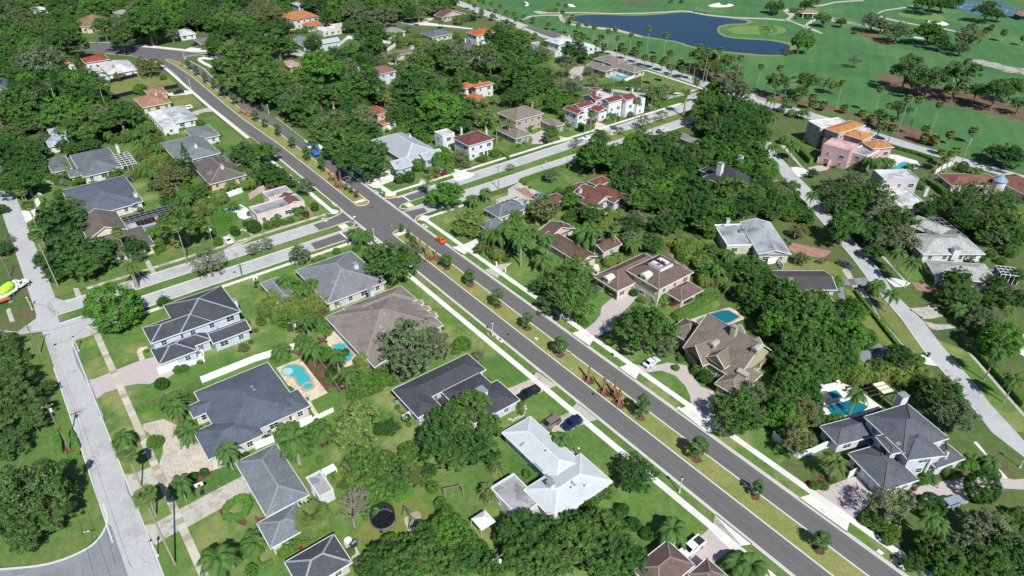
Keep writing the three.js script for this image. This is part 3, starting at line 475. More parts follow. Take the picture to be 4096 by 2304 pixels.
class Tri {                                  // collects planar polygons; uv in metres along and up the face
  constructor() { this.P = []; this.U = []; }
  face(...q) {
    const n = q[1].clone().sub(q[0]).cross(q[2].clone().sub(q[0])).normalize();
    let e = V(0, 1, 0).cross(n); if (e.length() < 0.05) e = V(1, 0, 0); e.normalize(); const s = n.clone().cross(e);
    for (let i = 1; i < q.length - 1; i++) for (const p of [q[0], q[i], q[i + 1]]) { this.P.push(p.x, p.y, p.z); this.U.push(p.dot(e), p.dot(s)); }
    return this;
  }
  box(c, ax, az, hx, hz, y0, y1) {          // ax, az: unit vectors on the ground
    const k = (i, j, y) => V(c.x + ax.x * hx * i + az.x * hz * j, y, c.z + ax.z * hx * i + az.z * hz * j);
    const s = [[-1, -1], [1, -1], [1, 1], [-1, 1]];
    for (let i = 0; i < 4; i++) { const a = s[i], b = s[(i + 1) % 4]; this.face(k(...b, y0), k(...a, y0), k(...a, y1), k(...b, y1)); }
    this.face(k(-1, 1, y1), k(1, 1, y1), k(1, -1, y1), k(-1, -1, y1)).face(k(-1, -1, y0), k(1, -1, y0), k(1, 1, y0), k(-1, 1, y0));
    return this;
  }
  bar(a, b, w, h = w) {                      // box from a to b
    const d = b.clone().sub(a), L = d.length(); d.normalize(); let r = V(0, 1, 0).cross(d); if (r.length() < 0.01) r = V(1, 0, 0); r.normalize(); const u = d.clone().cross(r);
    const k = (p, i, j) => p.clone().addScaledVector(r, i * w / 2).addScaledVector(u, j * h / 2), s = [[-1, -1], [1, -1], [1, 1], [-1, 1]];
    for (let i = 0; i < 4; i++) { const p = s[i], q = s[(i + 1) % 4]; this.face(k(a, ...p), k(b, ...p), k(b, ...q), k(a, ...q)); }
    this.face(k(a, ...s[0]), k(a, ...s[1]), k(a, ...s[2]), k(a, ...s[3])).face(k(b, ...s[3]), k(b, ...s[2]), k(b, ...s[1]), k(b, ...s[0]));
    return this;
  }
  geo(o) {
    const g = new THREE.BufferGeometry(), P = new Float32Array(this.P);
    if (o) for (let i = 0; i < P.length; i += 3) { P[i] -= o.x; P[i + 1] -= o.y; P[i + 2] -= o.z; }
    g.setAttribute('position', new THREE.BufferAttribute(P, 3)); g.setAttribute('uv', new THREE.Float32BufferAttribute(this.U, 2)); g.computeVertexNormals(); return g;
  }
}
// window and door shapes shared by all houses (they face +z)
const bx = (w, h, d, x = 0, y = 0, z = 0) => new THREE.BoxGeometry(w, h, d).translate(x, y, z);
const winFrame = (w, h) => mergeGeometries([bx(w, 0.1, 0.12, 0, h / 2), bx(w + 0.12, 0.12, 0.2, 0, -h / 2), bx(0.1, h, 0.12, -w / 2), bx(0.1, h, 0.12, w / 2), bx(0.05, h, 0.1), bx(w, 0.05, 0.1)]);
const WF = winFrame(1.25, 1.35), WP = bx(1.2, 1.3, 0.06), WF2 = winFrame(2.0, 1.4), WP2 = bx(1.95, 1.35, 0.06);
const doorG = bx(1.1, 2.1, 0.1), garageG = mergeGeometries([bx(4.6, 0.52, 0.1, 0, -0.8), bx(4.6, 0.52, 0.1, 0, -0.26), bx(4.6, 0.52, 0.1, 0, 0.28), bx(4.6, 0.52, 0.1, 0, 0.82)]);
const houses = [];
function rectOf(tile, c, e) {
  const p = []; for (let i = 0; i < c.length; i += 2) p.push(tp(tile, c[i], c[i + 1], e).setY(0));
  if (c.length === 4) {
    const a = toUV(p[0]), b = toUV(p[1]);
    return { c: uv((a[0] + b[0]) / 2, (a[1] + b[1]) / 2), ax: DU.clone(), az: DV.clone().negate(), hx: Math.abs(a[0] - b[0]) / 2, hz: Math.abs(a[1] - b[1]) / 2 };
  }
  const ax = p[1].clone().sub(p[0]), L = ax.length(); ax.normalize(); let az = V(-ax.z, 0, ax.x); const d = p[2].clone().sub(p[1]); const w = d.dot(az);
  const c0 = p[0].clone().add(p[1]).multiplyScalar(0.5).addScaledVector(az, w / 2);
  return { c: c0, ax, az, hx: L / 2, hz: Math.abs(w) / 2 };
}
function house(o) {
  const base = rectOf(o.w[0][0], o.w[0][2], o.w[0][3]?.e ?? o.e ?? 2.9).c;
  const H = thing(o.name ?? 'house', o.label, 'house', base, o.group);
  const rec = { H, base, near: o.near, label: o.label, wings: [] };
  const O3 = base, trim = paint(o.trim ?? 0xe4e4e0);
  for (const [t, kind, c, q = {}] of o.w) {
    const e = q.e ?? o.e ?? 2.9, s = q.s ?? o.s ?? 0.4, R = rectOf(t, c, e), { ax, az } = R, ov = kind === 'f' ? 0 : q.ov ?? 0.55;
    if (q.u) R.hx = R.hx_ = q.u / 2; if (q.v) R.hz = q.v / 2; const hx = R.hx, hz = R.hz; R.e = e; R.s = s; R.kind = kind; rec.wings.push(R);
    const K = (i, j, y) => V(R.c.x + ax.x * i + az.x * j, y, R.c.z + ax.z * i + az.z * j);
    const roof = q.roof ?? o.roof, wall = wallMat(q.wall ?? o.wall ?? 0xe0dccf);
    const wx = hx - ov, wz = hz - ov, W = new Tri(), T = new Tri(), Fz = new Tri(), C = [];
    W.box(R.c, ax, az, wx, wz, 0, e - 0.12);
    if (kind === 'f') {
      T.box(R.c, ax, az, wx - 0.22, wz - 0.22, e - 0.5, e - 0.3);
      for (const sgn of [-1, 1]) { Fz.bar(K(-wx, sgn * (wz - 0.12), e - 0.1), K(wx, sgn * (wz - 0.12), e - 0.1), 0.3, 0.4); Fz.bar(K(sgn * (wx - 0.12), -wz, e - 0.1), K(sgn * (wx - 0.12), wz, e - 0.1), 0.3, 0.396); }
      W.P.length = W.U.length = 0; W.box(R.c, ax, az, wx, wz, 0, e - 0.31); T.P.length = T.U.length = 0; T.box(R.c, ax, az, wx - 0.1, wz - 0.1, e - 0.5, e - 0.24);
    } else {
      const A = K(-hx, -hz, e), B = K(hx, -hz, e), Cc = K(hx, hz, e), D = K(-hx, hz, e);
      const k = kind === 'h' ? (hx >= hz ? 'hx' : 'hz') : kind === 'g' ? 'gx' : 'gz';
      const along = k[1] === 'x', L = along ? hx : hz, Wd = along ? hz : hx, rise = Wd * s, rl = k[0] === 'h' ? L - Wd : L;
      const r0 = along ? K(-rl, 0, e + rise) : K(0, -rl, e + rise), r1 = along ? K(rl, 0, e + rise) : K(0, rl, e + rise);
      R.rise = rise; R.along = along; R.rl = rl;
      if (along) { T.face(D, Cc, r1, r0).face(B, A, r0, r1); if (k[0] === 'h') T.face(Cc, B, r1).face(A, D, r0); }
      else { T.face(A, D, r1, r0); T.face(Cc, B, r0, r1); if (k[0] === 'h') T.face(D, Cc, r1).face(B, A, r0); }
      T.face(A.clone().setY(e - 0.16), B.clone().setY(e - 0.16), Cc.clone().setY(e - 0.16), D.clone().setY(e - 0.16));
      const dn = V(0, -0.07, 0), fas = (p, q2) => Fz.bar(p.clone().add(dn), q2.clone().add(dn), 0.14, 0.22);
      if (k[0] === 'h') { fas(A, B); fas(B, Cc); fas(Cc, D); fas(D, A); C.push([A, r0], [D, along ? r0 : r1], [B, along ? r1 : r0], [Cc, r1], [r0, r1]); }
      else if (along) { fas(A, B); fas(Cc, D); fas(A, r0); fas(D, r0); fas(B, r1); fas(Cc, r1); C.push([r0, r1]); const rw = (wz) * s, i = wx; W.face(K(i, wz, e - 0.12), K(i, -wz, e - 0.12), K(i, 0, e - 0.12 + rw)).face(K(-i, -wz, e - 0.12), K(-i, wz, e - 0.12), K(-i, 0, e - 0.12 + rw)); }
      else { fas(D, A); fas(B, Cc); fas(A, r0); fas(B, r0); fas(D, r1); fas(Cc, r1); C.push([r0, r1]); const rw = (wx) * s, i = wz; W.face(K(-wx, i, e - 0.12), K(wx, i, e - 0.12), K(0, i, e - 0.12 + rw)).face(K(wx, -i, e - 0.12), K(-wx, -i, e - 0.12), K(0, -i, e - 0.12 + rw)); }
    }
    part(H, 'wall', W.geo(O3), wall);
    const rf = part(H, 'roof', T.geo(O3), roof);
    part(rf, kind === 'f' ? 'parapet' : 'fascia', Fz.geo(O3), kind === 'f' ? (q.par ? paint(q.par) : wall) : trim);
    if (o.cap) for (const [a, b] of C) { if (a.distanceTo(b) < 0.6) continue; const up = V(0, 0.03, 0); part(rf, 'ridge_cap', new Tri().bar(a.clone().add(up), b.clone().add(up), 0.34, 0.09).geo(O3), o.cap); }
    // windows on the sides that face the street side of the view
    if (q.win !== 0 && o.win !== 0) for (const [n, len, off] of [[ax, wz, wx], [ax.clone().negate(), wz, wx], [az, wx, wz], [az.clone().negate(), wx, wz]]) {
      const m = R.c.clone().addScaledVector(n, off); if (n.dot(V(-m.x, 0, -m.z).normalize()) < 0.12) continue;
      const t = V(-n.z, 0, n.x), cnt = Math.floor(len * 2 / (q.step ?? 3.6)); if (cnt < 1) continue;
      for (let fl = 0; fl * 2.9 + 2.4 < e; fl++) for (let i = 0; i < cnt; i++) {
        const x = (i - (cnt - 1) / 2) * (len * 2 / cnt), p = m.clone().addScaledVector(t, x).addScaledVector(n, 0.02); p.y = 1.55 + fl * 2.9; if (e < 2.7) p.y = 1.35;
        if (rec.wings.some(w2 => w2 !== R && inside(w2, p))) continue;
        const wide = (i + fl) % 3 === 1, w = part(H, 'window', wide ? WF2 : WF, M.frame, p.sub(O3), Math.atan2(n.x, n.z)); part(w, 'pane', wide ? WP2 : WP, M.glass);
      }
    }
  }
  for (const [t, x, y, up = 1.4, w = 1.1, col] of o.ch ?? []) {
    const p = onRoof(rec, t, x, y, up), T = new Tri(), r = rec.wings[0]; T.box(p, r.ax, r.az, w / 2, w * 0.4, Math.max(0, p.y - 2), p.y + up);
    const c = part(H, 'chimney', T.geo(O3), wallMat(col ?? o.wall ?? 0xe0dccf)); part(c, 'chimney_cap', new Tri().box(p, r.ax, r.az, w / 2 + 0.1, w * 0.4 + 0.1, p.y + up, p.y + up + 0.14).geo(O3), M.grey);
  }
  for (const [t, x, y, w = 0.7, l = 1.2] of o.sky ?? []) { const p = onRoof(rec, t, x, y); roofBox(H, rec, p, w, l, 'skylight', M.skylight, O3); }
  for (const [t, x, y] of o.vent ?? []) { const p = onRoof(rec, t, x, y); part(H, 'roof_vent', ventG, M.metal, p.sub(O3)); }
  for (const [t, x, y, wide, yw] of o.door ?? []) {                 // pixel of the threshold
    const p = tp(t, x, y, 0); let best; for (const R of rec.wings) for (const [n, off, len] of [[R.ax, R.hx, R.hz], [R.ax.clone().negate(), R.hx, R.hz], [R.az, R.hz, R.hx], [R.az.clone().negate(), R.hz, R.hx]]) { const ov = R.kind === 'f' ? 0 : 0.55, m = R.c.clone().addScaledVector(n, off - ov), d = p.clone().sub(m), dist = Math.abs(d.dot(n)), t2 = V(-n.z, 0, n.x), sl = d.dot(t2); if (n.dot(V(-m.x, 0, -m.z)) < 0) continue; const sc = dist + Math.max(0, Math.abs(sl) - len); if (!best || sc < best.sc) best = { sc, q: m.addScaledVector(t2, Math.max(-len + 1, Math.min(len - 1, sl))).addScaledVector(n, 0.04), n }; }
    best.q.y = 1.06; part(H, wide ? 'garage_door' : 'door', wide ? garageG : doorG, yw ?? (wide ? M.frame : M.doorWood), best.q.sub(O3), Math.atan2(best.n.x, best.n.z));
  }
  houses.push(rec); return rec;
}
const ventG = mergeGeometries([new THREE.CylinderGeometry(0.09, 0.09, 0.5, 8).translate(0, 0.2, 0), new THREE.CylinderGeometry(0.16, 0.16, 0.08, 8).translate(0, 0.46, 0)]);
M.skylight = std({ color: 0x8e9a97, roughness: 0.15 }); M.doorWood = std({ color: 0x6a3d28, roughness: 0.6 });
function inside(w, p) { const d = p.clone().sub(w.c), ov = w.kind === 'f' ? 0 : 0.55; return Math.abs(d.dot(w.ax)) < w.hx - ov - 0.05 && Math.abs(d.dot(w.az)) < w.hz - ov - 0.05 && p.y < w.e; }
function roofY(rec, x, z) {
  let y = 0, nr = V(0, 1, 0);
  for (const w of rec.wings) {
    const d = V(x - w.c.x, 0, z - w.c.z), a = d.dot(w.ax), b = d.dot(w.az); if (Math.abs(a) > w.hx || Math.abs(b) > w.hz) continue;
    if (w.kind === 'f') { if (w.e - 0.24 > y) { y = w.e - 0.24; nr = V(0, 1, 0); } continue; }
    const da = w.hx - Math.abs(a), db = w.hz - Math.abs(b), dist = w.kind === 'h' ? Math.min(da, db) : w.along ? db : da, yy = w.e + dist * w.s;
    if (yy > y) { y = yy; const onA = w.kind === 'h' ? da < db : !w.along; const hv = (onA ? w.ax.clone().multiplyScalar(Math.sign(a)) : w.az.clone().multiplyScalar(Math.sign(b))); nr = hv.multiplyScalar(w.s).add(V(0, 1, 0)).normalize(); }
  }
  return [y, nr];
}
function onRoof(rec, t, x, y, up = 0) { let p = tp(t, x, y, 3.5), n; for (let i = 0; i < 14; i++) { const r = roofY(rec, p.x, p.z); n = r[1]; const h = (p.y + (r[0] || 3) + up * 0.5) / 2; p = tp(t, x, y, h); } const r = roofY(rec, p.x, p.z); p.y = r[0] || p.y; p.n = r[1]; return p; }
function roofBox(H, rec, p, w, l, name, mat, O3, th = 0.12) {
  const n = p.n, h = V(n.x, 0, n.z); if (h.length() < 0.05) h.copy(rec.wings[0].ax); h.normalize(); const e = V(0, 1, 0).cross(h).normalize(), s = n.clone().cross(e).normalize();
  const m = part(H, name, new THREE.BoxGeometry(w, th, l), mat, p.clone().addScaledVector(n, 0.08).sub(O3)); m.quaternion.setFromRotationMatrix(new THREE.Matrix4().makeBasis(e, n, s.negate())); return m;
}
// ---------- the houses (view, roof kind, eave corners read in that view) ----------
const capPale = paint(0x9aa0a6, 0.9), capGrey = paint(0x7d8084, 0.9), capBrown = paint(0x7c6a60, 0.9), capWhite = paint(0xe6e8e8, 0.9), capRust = paint(0x686060, 0.9);
const S_ = { char: 0x54565c, dark: 0x5d6066, blue: 0x6a727e, slate: 0x484a4e, grey: 0x8f9193, mid: 0x868c90, pale: 0xe0e4e6, tan: 0x9b9087, brown: 0x7e6860, taupe: 0x8e8174, gb: 0x7c7671, green: 0x87918f, brownT: 0x6e5c52 };
house({ label: 'long grey shingle house with flat porch beside the bare tree', near: 'the long grey shingle house', roof: shingle(0x8b9194), wall: 0xe8e2d0, cap: paint(0x8a9093, 0.9), s: 0.36, e: 2.8,
  w: [[31, 'h', [200, 110, 105, 860]], [31, 'h', [5, 920, 560, 945]], [31, 'f', [500, 460, 780, 580], { e: 2.7, roof: membrane(0xc8c8cc), wall: 0xeeeeea }]], vent: [[31, 290, 405]] });
house({ label: 'dark grey hip-roofed house with pale ridge lines beside a grill patio', near: 'the dark hip roof with pale ridges', roof: shingle(S_.dark), wall: 0xd8d8d4, cap: paint(0x9c9ea0, 0.9), w: [[31, 'h', [285, 1310, 970, 1310]]], s: 0.42, vent: [[31, 820, 1215], [31, 920, 1320]] });
house({ label: 'pale silver-roofed ranch house with white chimney and globe lamp', near: 'the pale silver-roofed ranch house', roof: shinglePale(0xd6dbdd), wall: 0xf0f0ee, cap: paint(0xd2d8da, 0.9), s: 0.26, e: 2.8,
  w: [[32, 'h', [185, -159, 450, 540]], [32, 'h', [690, 215, 430, 900]], [32, 'f', [-221, 560, 300, 700], { e: 2.7, roof: membrane(0xc6c4c6) }]], ch: [[32, 388, 530, 1.2, 1.3, 0xf4f4f2]], sky: [[32, 265, 360, 0.5, 2.6], [32, 365, 455, 0.5, 2.6], [32, 100, 125, 0.5, 1.2], [32, 615, 520, 0.5, 1.2]], vent: [[32, 340, 200], [32, 595, 570], [32, 730, 550]] });
house({ label: 'brown hip-roofed house with a white pickup parked in front', near: 'the brown roof by the white pickup', roof: shingle(S_.brown), wall: 0xe6e2da, cap: paint(0x8a7870, 0.9), s: 0.45, w: [[32, 'h', [1200, 1375, 1845, 1340]], [32, 'h', [1765, 1435, 2185, 1460], { e: 2.7 }]], vent: [[32, 1370, 1405]] });
house({ label: 'grey two-storey house with white columned porch and pergola pool', near: 'the grey two-storey house with columns', roof: shingle(0x6a6f78), wall: 0xdfe3e8, cap: capRust, s: 0.42, e: 3,
  w: [[23, 'h', [960, 1295, 1400, 1160, 1835, 1509], { e: 5.8 }], [33, 'h', [1410, 287, 1790, 240, 1640, -60], { e: 5.6 }], [33, 'h', [515, -59, 705, 140, 1180, 30]], [33, 'h', [800, 215, 1170, 595, 1530, 490]], [33, 'h', [1700, 370, 1990, 268, 1830, 90]], [33, 'h', [1240, 225, 1345, 205, 1300, 0], { e: 5.6 }]],
  ch: [[23, 1340, 1130, 1.6, 1.9, 0xeef0f4]], sky: [[33, 1310, 118, 0.8, 0.8]], door: [[33, 1080, 640, 1]] });
house({ label: 'tan shingled house with gabled dormers, stone entry and cream chimney', near: 'the tan gabled house with dormers', roof: shingle(S_.taupe), wall: 0xc9c39a, trim: 0xd8d4be, cap: paint(0x8c857c, 0.9), e: 3.2,
  w: [[22, 'g', [1720, 600, 2260, 930, 2540, 590], { s: 0.85 }], [22, 'h', [1740, 300, 1560, 430, 1760, 610], { s: 0.6 }], [22, 'G', [1725, 608, 1920, 785, 2080, 620], { s: 0.95, wall: 0x9c8a74, step: 9 }], [22, 'G', [1945, 692, 2140, 812, 2380, 640], { s: 0.85, e: 4.6 }], [22, 'h', [2035, 960, 2260, 1090, 2550, 880], { e: 2.9, s: 0.5 }], [22, 'g', [2350, 447, 2150, 560, 2030, 480], { s: 0.8, e: 4 }], [22, 'g', [2540, 587, 2340, 700, 2210, 610], { s: 0.8, e: 4 }]],
  ch: [[22, 2235, 430, 2.6, 1.3, 0xcfc99c]] });
house({ label: 'brown two-storey mansion with rooftop deck and barrel dormers', near: 'the brown mansion with a rooftop deck', roof: shingle(S_.brown), wall: 0xe2d9c0, trim: 0xe8e2d2, cap: paint(0x846e66, 0.9), e: 3.2,
  w: [[12, 'h', [1145, 1270, 1830, 1290], { e: 6, s: 0.45 }], [12, 'h', [1330, 1095, 1060, 1484], { e: 3.4, s: 0.55 }], [12, 'h', [1570, 1510, 1880, 1440], { e: 3, s: 0.5, u: 6.5 }]], door: [[22, 985, 90, 1, paint(0x4a4038)]] });
house({ label: 'white and grey gabled house on the street lined with tall palms', near: 'the white and grey gabled house', roof: membrane(0xc2c6ca), wall: 0xd5d6bc, s: 0.3, e: 3.3, w: [[12, 'f', [2165, 1020, 2490, 1010, 2420, 800], { e: 3.2, par: 0xe8e8e8 }], [12, 'G', [2480, 1110, 2811, 1110, 2781, 785], { s: 0.28 }]], ch: [[12, 2170, 780, 1, 1.2, 0xd8d4c8]] });
house({ label: 'low dark charcoal ranch house beside the circular asphalt drive', near: 'the low charcoal ranch house', roof: shingle(0x5a5856), wall: 0xd4cfae, s: 0.28, e: 2.8, w: [[13, 'g', [130, 1470, 700, 1470, 610, 1275]], [23, 'f', [430, 0, 690, 290, 770, 250], { e: 2.9, roof: membrane(0x56565a) }]], ch: [[13, 230, 1375, 1, 1.3, 0xe8e4d8]] });
house({ label: 'white tile-roofed house with broad chimney and screened pool', near: 'the white tile roof with a broad chimney', roof: tile(0xd2d2cc), wall: 0xf0ede6, s: 0.33, e: 2.9, w: [[13, 'h', [1560, 1115, 2190, 1110, 2010, 900]], [13, 'h', [1365, 800, 1510, 720, 1720, 985]], [13, 'f', [1700, 965, 1895, 960, 1740, 845], { e: 3, roof: membrane(0xe8ecec) }]], ch: [[13, 1890, 1075, 1.6, 2, 0xf2f0ea]] });
house({ label: 'white tile-roofed house with small screened patio near tall leaning palms', near: 'the small white tile-roofed house', roof: tile(0xcfcfca), wall: 0xe4e6e6, s: 0.33, e: 2.8, w: [[13, 'h', [1700, 1350, 2330, 1400, 2240, 1215]], [13, 'h', [1650, 1230, 1740, 1345, 1980, 1250]]], sky: [[13, 2240, 1270, 0.8, 1.4]] });
house({ label: 'white flat-roofed modern house of two stepped blocks', near: 'the white stepped flat-roofed house', roof: membrane(0xf2f2ee), wall: 0xd4cfca, e: 3.6, w: [[13, 'f', [1165, 352, 1520, 348, 1412, 255], { e: 7, par: 0xb8bcc0 }], [13, 'f', [1290, 615, 1600, 600, 1470, 425], { e: 3.7, par: 0xd8d8d8 }], [13, 'f', [1120, 515, 1260, 512, 1300, 620], { e: 3.6 }]], ch: [[13, 1590, 470, 1.4, 1.2, 0xe8e8e8]] });
house({ label: 'brown tile-roofed house with a blue conical turret', near: 'the brown tile roof with a blue turret', roof: tile(0x9a6a54), wall: 0xe4e0d4, s: 0.4, e: 3.2, w: [[13, 'h', [1850, 420, 2380, 420, 2330, 300]], [13, 'h', [2230, 330, 2640, 540, 2760, 430]]] });
house({ name: 'mansion', label: 'pink stucco mansion with orange tile roofs and a white terrace', near: 'the pink stucco mansion', roof: tile(0xe09a5a), wall: 0xe4bdb8, trim: 0xf0e6e0, s: 0.3, e: 8,
  w: [[3, 'f', [405, 1215, 530, 1285, 770, 1215], { e: 8.6, roof: membrane(0xf0eeea), par: 0xf2efe8 }], [3, 'h', [565, 1290, 720, 1345, 935, 1245], { e: 9.4 }], [3, 'h', [720, 1335, 960, 1410, 1040, 1350], { e: 8.2 }], [3, 'f', [820, 1290, 960, 1330, 1005, 1285], { e: 8.8, roof: membrane(0xf0eeea) }], [3, 'h', [935, 1425, 1060, 1500, 1200, 1440], { e: 7 }], [13, 'f', [825, 70, 1000, 125, 1150, 60], { e: 6.2, roof: membrane(0xb8b8b4), par: 0xf0eeea }], [13, 'f', [560, 0, 830, 70, 900, 0], { e: 7.6, roof: membrane(0xe8c2ba) }]], ch: [[3, 810, 1300, 1, 1, 0xd8d4d0]] });
house({ label: 'red-brown tile L-shaped house behind the hedged corner lawn', near: 'the red-brown tile L-shaped house', roof: tile(0x8c5a4c), wall: 0xd8dcdc, s: 0.42, e: 3, w: [[12, 'h', [560, 430, 800, 430]], [12, 'h', [760, 375, 1010, 370]], [12, 'g', [690, 520, 960, 500], { u: 12 }], [12, 'g', [880, 440, 1100, 570], { v: 8 }], [12, 'h', [245, 565, 555, 550]], [12, 'h', [660, 570, 910, 580]]], ch: [[12, 683, 470, 1.5, 1.2, 0xf0f0f0]] });
house({ label: 'black slate steep-roofed house with two tall white chimneys', near: 'the black slate roof with tall chimneys', roof: shingle(S_.slate), wall: 0xe4e4e0, s: 0.75, e: 4, w: [[12, 'h', [1920, 330, 2470, 380]], [12, 'h', [1880, 260, 2140, 300]]], ch: [[12, 2095, 245, 4, 1.9, 0xf2f2f0], [12, 2290, 195, 3, 1.6, 0xf2f2f0]] });
house({ label: 'brown clay-tile courtyard house under royal palms', near: 'the brown courtyard house under palms', roof: tile(0x7c6454), wall: 0xe2dcc8, s: 0.4, e: 3, w: [[12, 'g', [240, 895, 640, 850]], [12, 'g', [345, 925, 795, 1160], { v: 7 }], [12, 'G', [830, 1015, 1050, 1000], { u: 6.5, v: 8 }]], ch: [[12, 510, 800, 0.8, 1, 0x9a7060]] });
house({ label: 'blue-grey shingle house with white patio roof and screen frame', near: 'the blue-grey house with white patio roof', roof: shingle(0x767c84), wall: 0xe0e2e2, cap: paint(0x868c92, 0.9), s: 0.45, e: 3, w: [[11, 'h', [2290, 650, 2740, 640]], [11, 'h', [2270, 830, 2500, 790], { u: 6 }], [11, 'f', [2440, 610, 2720, 590], { e: 3.3, roof: membrane(0xeeeeee) }]], ch: [[12, 150, 600, 1.2, 1.2, 0xf0f0f0]] });
house({ label: 'grey hip-roofed house with white chimney beside the spreading street oak', near: 'the grey hip roof by the street oak', roof: shingle(S_.grey), wall: 0xe6e2d4, cap: paint(0x989a9c, 0.9), s: 0.38, e: 2.9, w: [[11, 'h', [395, 1270, 1310, 1385]], [11, 'h', [40, 1400, 430, 1560]]], ch: [[11, 1000, 1225, 1.5, 1.5, 0xf0eee8]], sky: [[11, 770, 1390, 0.5, 1.3], [11, 800, 1415, 0.5, 1.3], [11, 950, 1318, 0.5, 0.5]], vent: [[11, 715, 1185], [11, 655, 1230], [11, 860, 1318]] });
house({ label: 'large tan shingle house with skylights and stepped gables over a pool patio', near: 'the tan house with skylights', roof: shingle(S_.tan), wall: 0xcfe0e2, cap: paint(0x978880, 0.9), s: 0.34, e: 3,
  w: [[21, 'h', [690, 290, 1890, 375]], [21, 'g', [1005, 603, 1560, 640], { e: 2.9 }], [21, 'h', [870, 200, 1620, 115], { e: 3.3 }], [21, 'G', [1465, 188, 1690, 158], { s: 0.55 }], [21, 'G', [1535, 245, 1760, 215], { s: 0.55 }], [21, 'G', [1605, 312, 1830, 283], { s: 0.55 }]],
  ch: [[21, 1160, 60, 1.6, 1.5, 0xd6e6ea]], sky: [[21, 1112, 158, 0.8, 1.5], [21, 1155, 200, 0.8, 1.5], [21, 1242, 217, 0.8, 0.9], [21, 1290, 265, 0.8, 0.9], [21, 1258, 403, 0.8, 1.6], [21, 1285, 428, 0.8, 1.6]], vent: [[21, 1180, 368]] });
house({ label: 'charcoal U-shaped house with white chimney and black pickup alongside', near: 'the charcoal U-shaped house', roof: shingle(S_.char), wall: 0xd8dde4, s: 0.3, e: 2.8, w: [[21, 'h', [1390, 1010, 2315, 822]], [21, 'h', [2430, 925, 2405, 1265]], [21, 'h', [1440, 990, 1790, 1225], { v: 6 }], [21, 'h', [2250, 850, 2190, 1370]], [21, 'f', [1735, 1165, 2230, 1110], { e: 2.75, roof: membrane(0x4c4a4c), wall: 0x5a5a5e }]], ch: [[21, 2272, 1040, 0.9, 2.2, 0xeceef2]], vent: [[21, 2110, 1000], [21, 1935, 815]] });
house({ label: 'large blue-grey shingle house with kidney pool behind it', near: 'the large blue-grey house by the kidney pool', roof: shingle(S_.blue), wall: 0xe8e0d4, s: 0.3, e: 2.9, w: [[20, 'h', [1950, 1050, 3046, 1220]], [20, 'h', [1945, 1312, 2300, 1015]], [20, 'h', [1945, 1449, 2660, 1470]], [21, 'h', [210, 1110, 550, 1185]]], vent: [[20, 2310, 980], [20, 2310, 1080], [20, 2530, 970], [21, 135, 1275]], sky: [[20, 2535, 995, 0.6, 0.6], [20, 2555, 1025, 0.6, 0.6]], door: [[20, 1985, 1380, 0]] });
house({ label: 'dark two-storey corner house with pale blue walls and pink paver drive', near: 'the dark two-storey corner house', roof: shingle(S_.char), wall: 0xd6dfea, cap: capPale, s: 0.42, e: 3,
  w: [[20, 'h', [1430, 400, 2140, 335], { e: 5.8 }], [20, 'h', [1640, 175, 2425, 235], { e: 5.8 }], [20, 'h', [1600, 775, 1895, 475]], [20, 'h', [1640, 560, 2130, 520]], [20, 'G', [2130, 545, 2460, 330], { s: 0.5, u: 5.5 }]], ch: [[20, 2370, 175, 1.8, 1.3, 0xe4ecf4]], vent: [[20, 1905, 225], [20, 1955, 295], [20, 2190, 412]], door: [[20, 1700, 830, 1]] });
house({ label: 'grey shingle house with a white-framed pool cage', near: 'the grey house with a white pool cage', roof: shingle(0x7c8488), wall: 0xeae6d8, s: 0.38, e: 2.9, w: [[10, 'h', [700, 115, 1245, 240]], [10, 'h', [455, 160, 730, 245]], [10, 'h', [705, 340, 840, 235]]], ch: [[10, 1180, 40, 1.4, 1.2, 0xf2f0ea]], vent: [[10, 1035, 190]] });
house({ label: 'blue-grey low hip house with white chimney beside a bright back lawn', near: 'the blue-grey house by the bright lawn', roof: shingle(0x6c7580), wall: 0xece8dc, s: 0.3, e: 2.9, w: [[10, 'h', [620, 465, 1440, 575]], [10, 'h', [700, 560, 1340, 610]]], ch: [[10, 1360, 510, 1.5, 1.3, 0xf2f2f0]], vent: [[10, 1085, 520], [10, 1180, 580], [10, 1055, 612], [10, 1062, 408]] });
house({ label: 'taupe gabled house with solar panel and black screened pool', near: 'the taupe gabled house with solar panel', roof: shingle(0x7e766c), wall: 0xf0e8cc, s: 0.5, e: 3.6, w: [[10, 'g', [785, 780, 1285, 858]], [10, 'h', [1010, 935, 1560, 1015], { e: 2.8, s: 0.35 }], [10, 'f', [1250, 795, 1640, 790], { e: 2.9, roof: membrane(0xc4c4c8), wall: 0x8a8a8e }]], vent: [[10, 1065, 735], [10, 1460, 940]] });
house({ label: 'brown hip-roofed house with two skylights and peach walls', near: 'the brown hip roof with peach walls', roof: shingle(0x77706c), wall: 0xe8c9a0, cap: paint(0x938880, 0.9), s: 0.45, e: 2.9, w: [[10, 'h', [1905, 195, 2485, 310]], [10, 'h', [2140, 150, 2420, 200]]], ch: [[10, 2230, 225, 1.4, 1.2, 0xf0e6da]], sky: [[10, 2105, 285, 0.5, 1.8], [10, 2120, 298, 0.5, 1.8]], vent: [[10, 2390, 290]] });
house({ label: 'pink flat-roofed house with round green awning on the corner', near: 'the pink flat-roofed house', roof: membrane(0xbcbcc0), wall: 0xf8e2d8, e: 3.7, w: [[11, 'f', [5, 715, 400, 500]], [11, 'f', [60, 485, 365, 478]], [11, 'g', [215, 522, 465, 577], { e: 3.3, s: 0.3, roof: shingle(0x7a5c54) }]], ch: [[11, 192, 530, 1.2, 0.9, 0xf2ded4]], door: [[11, 240, 780, 0]] });
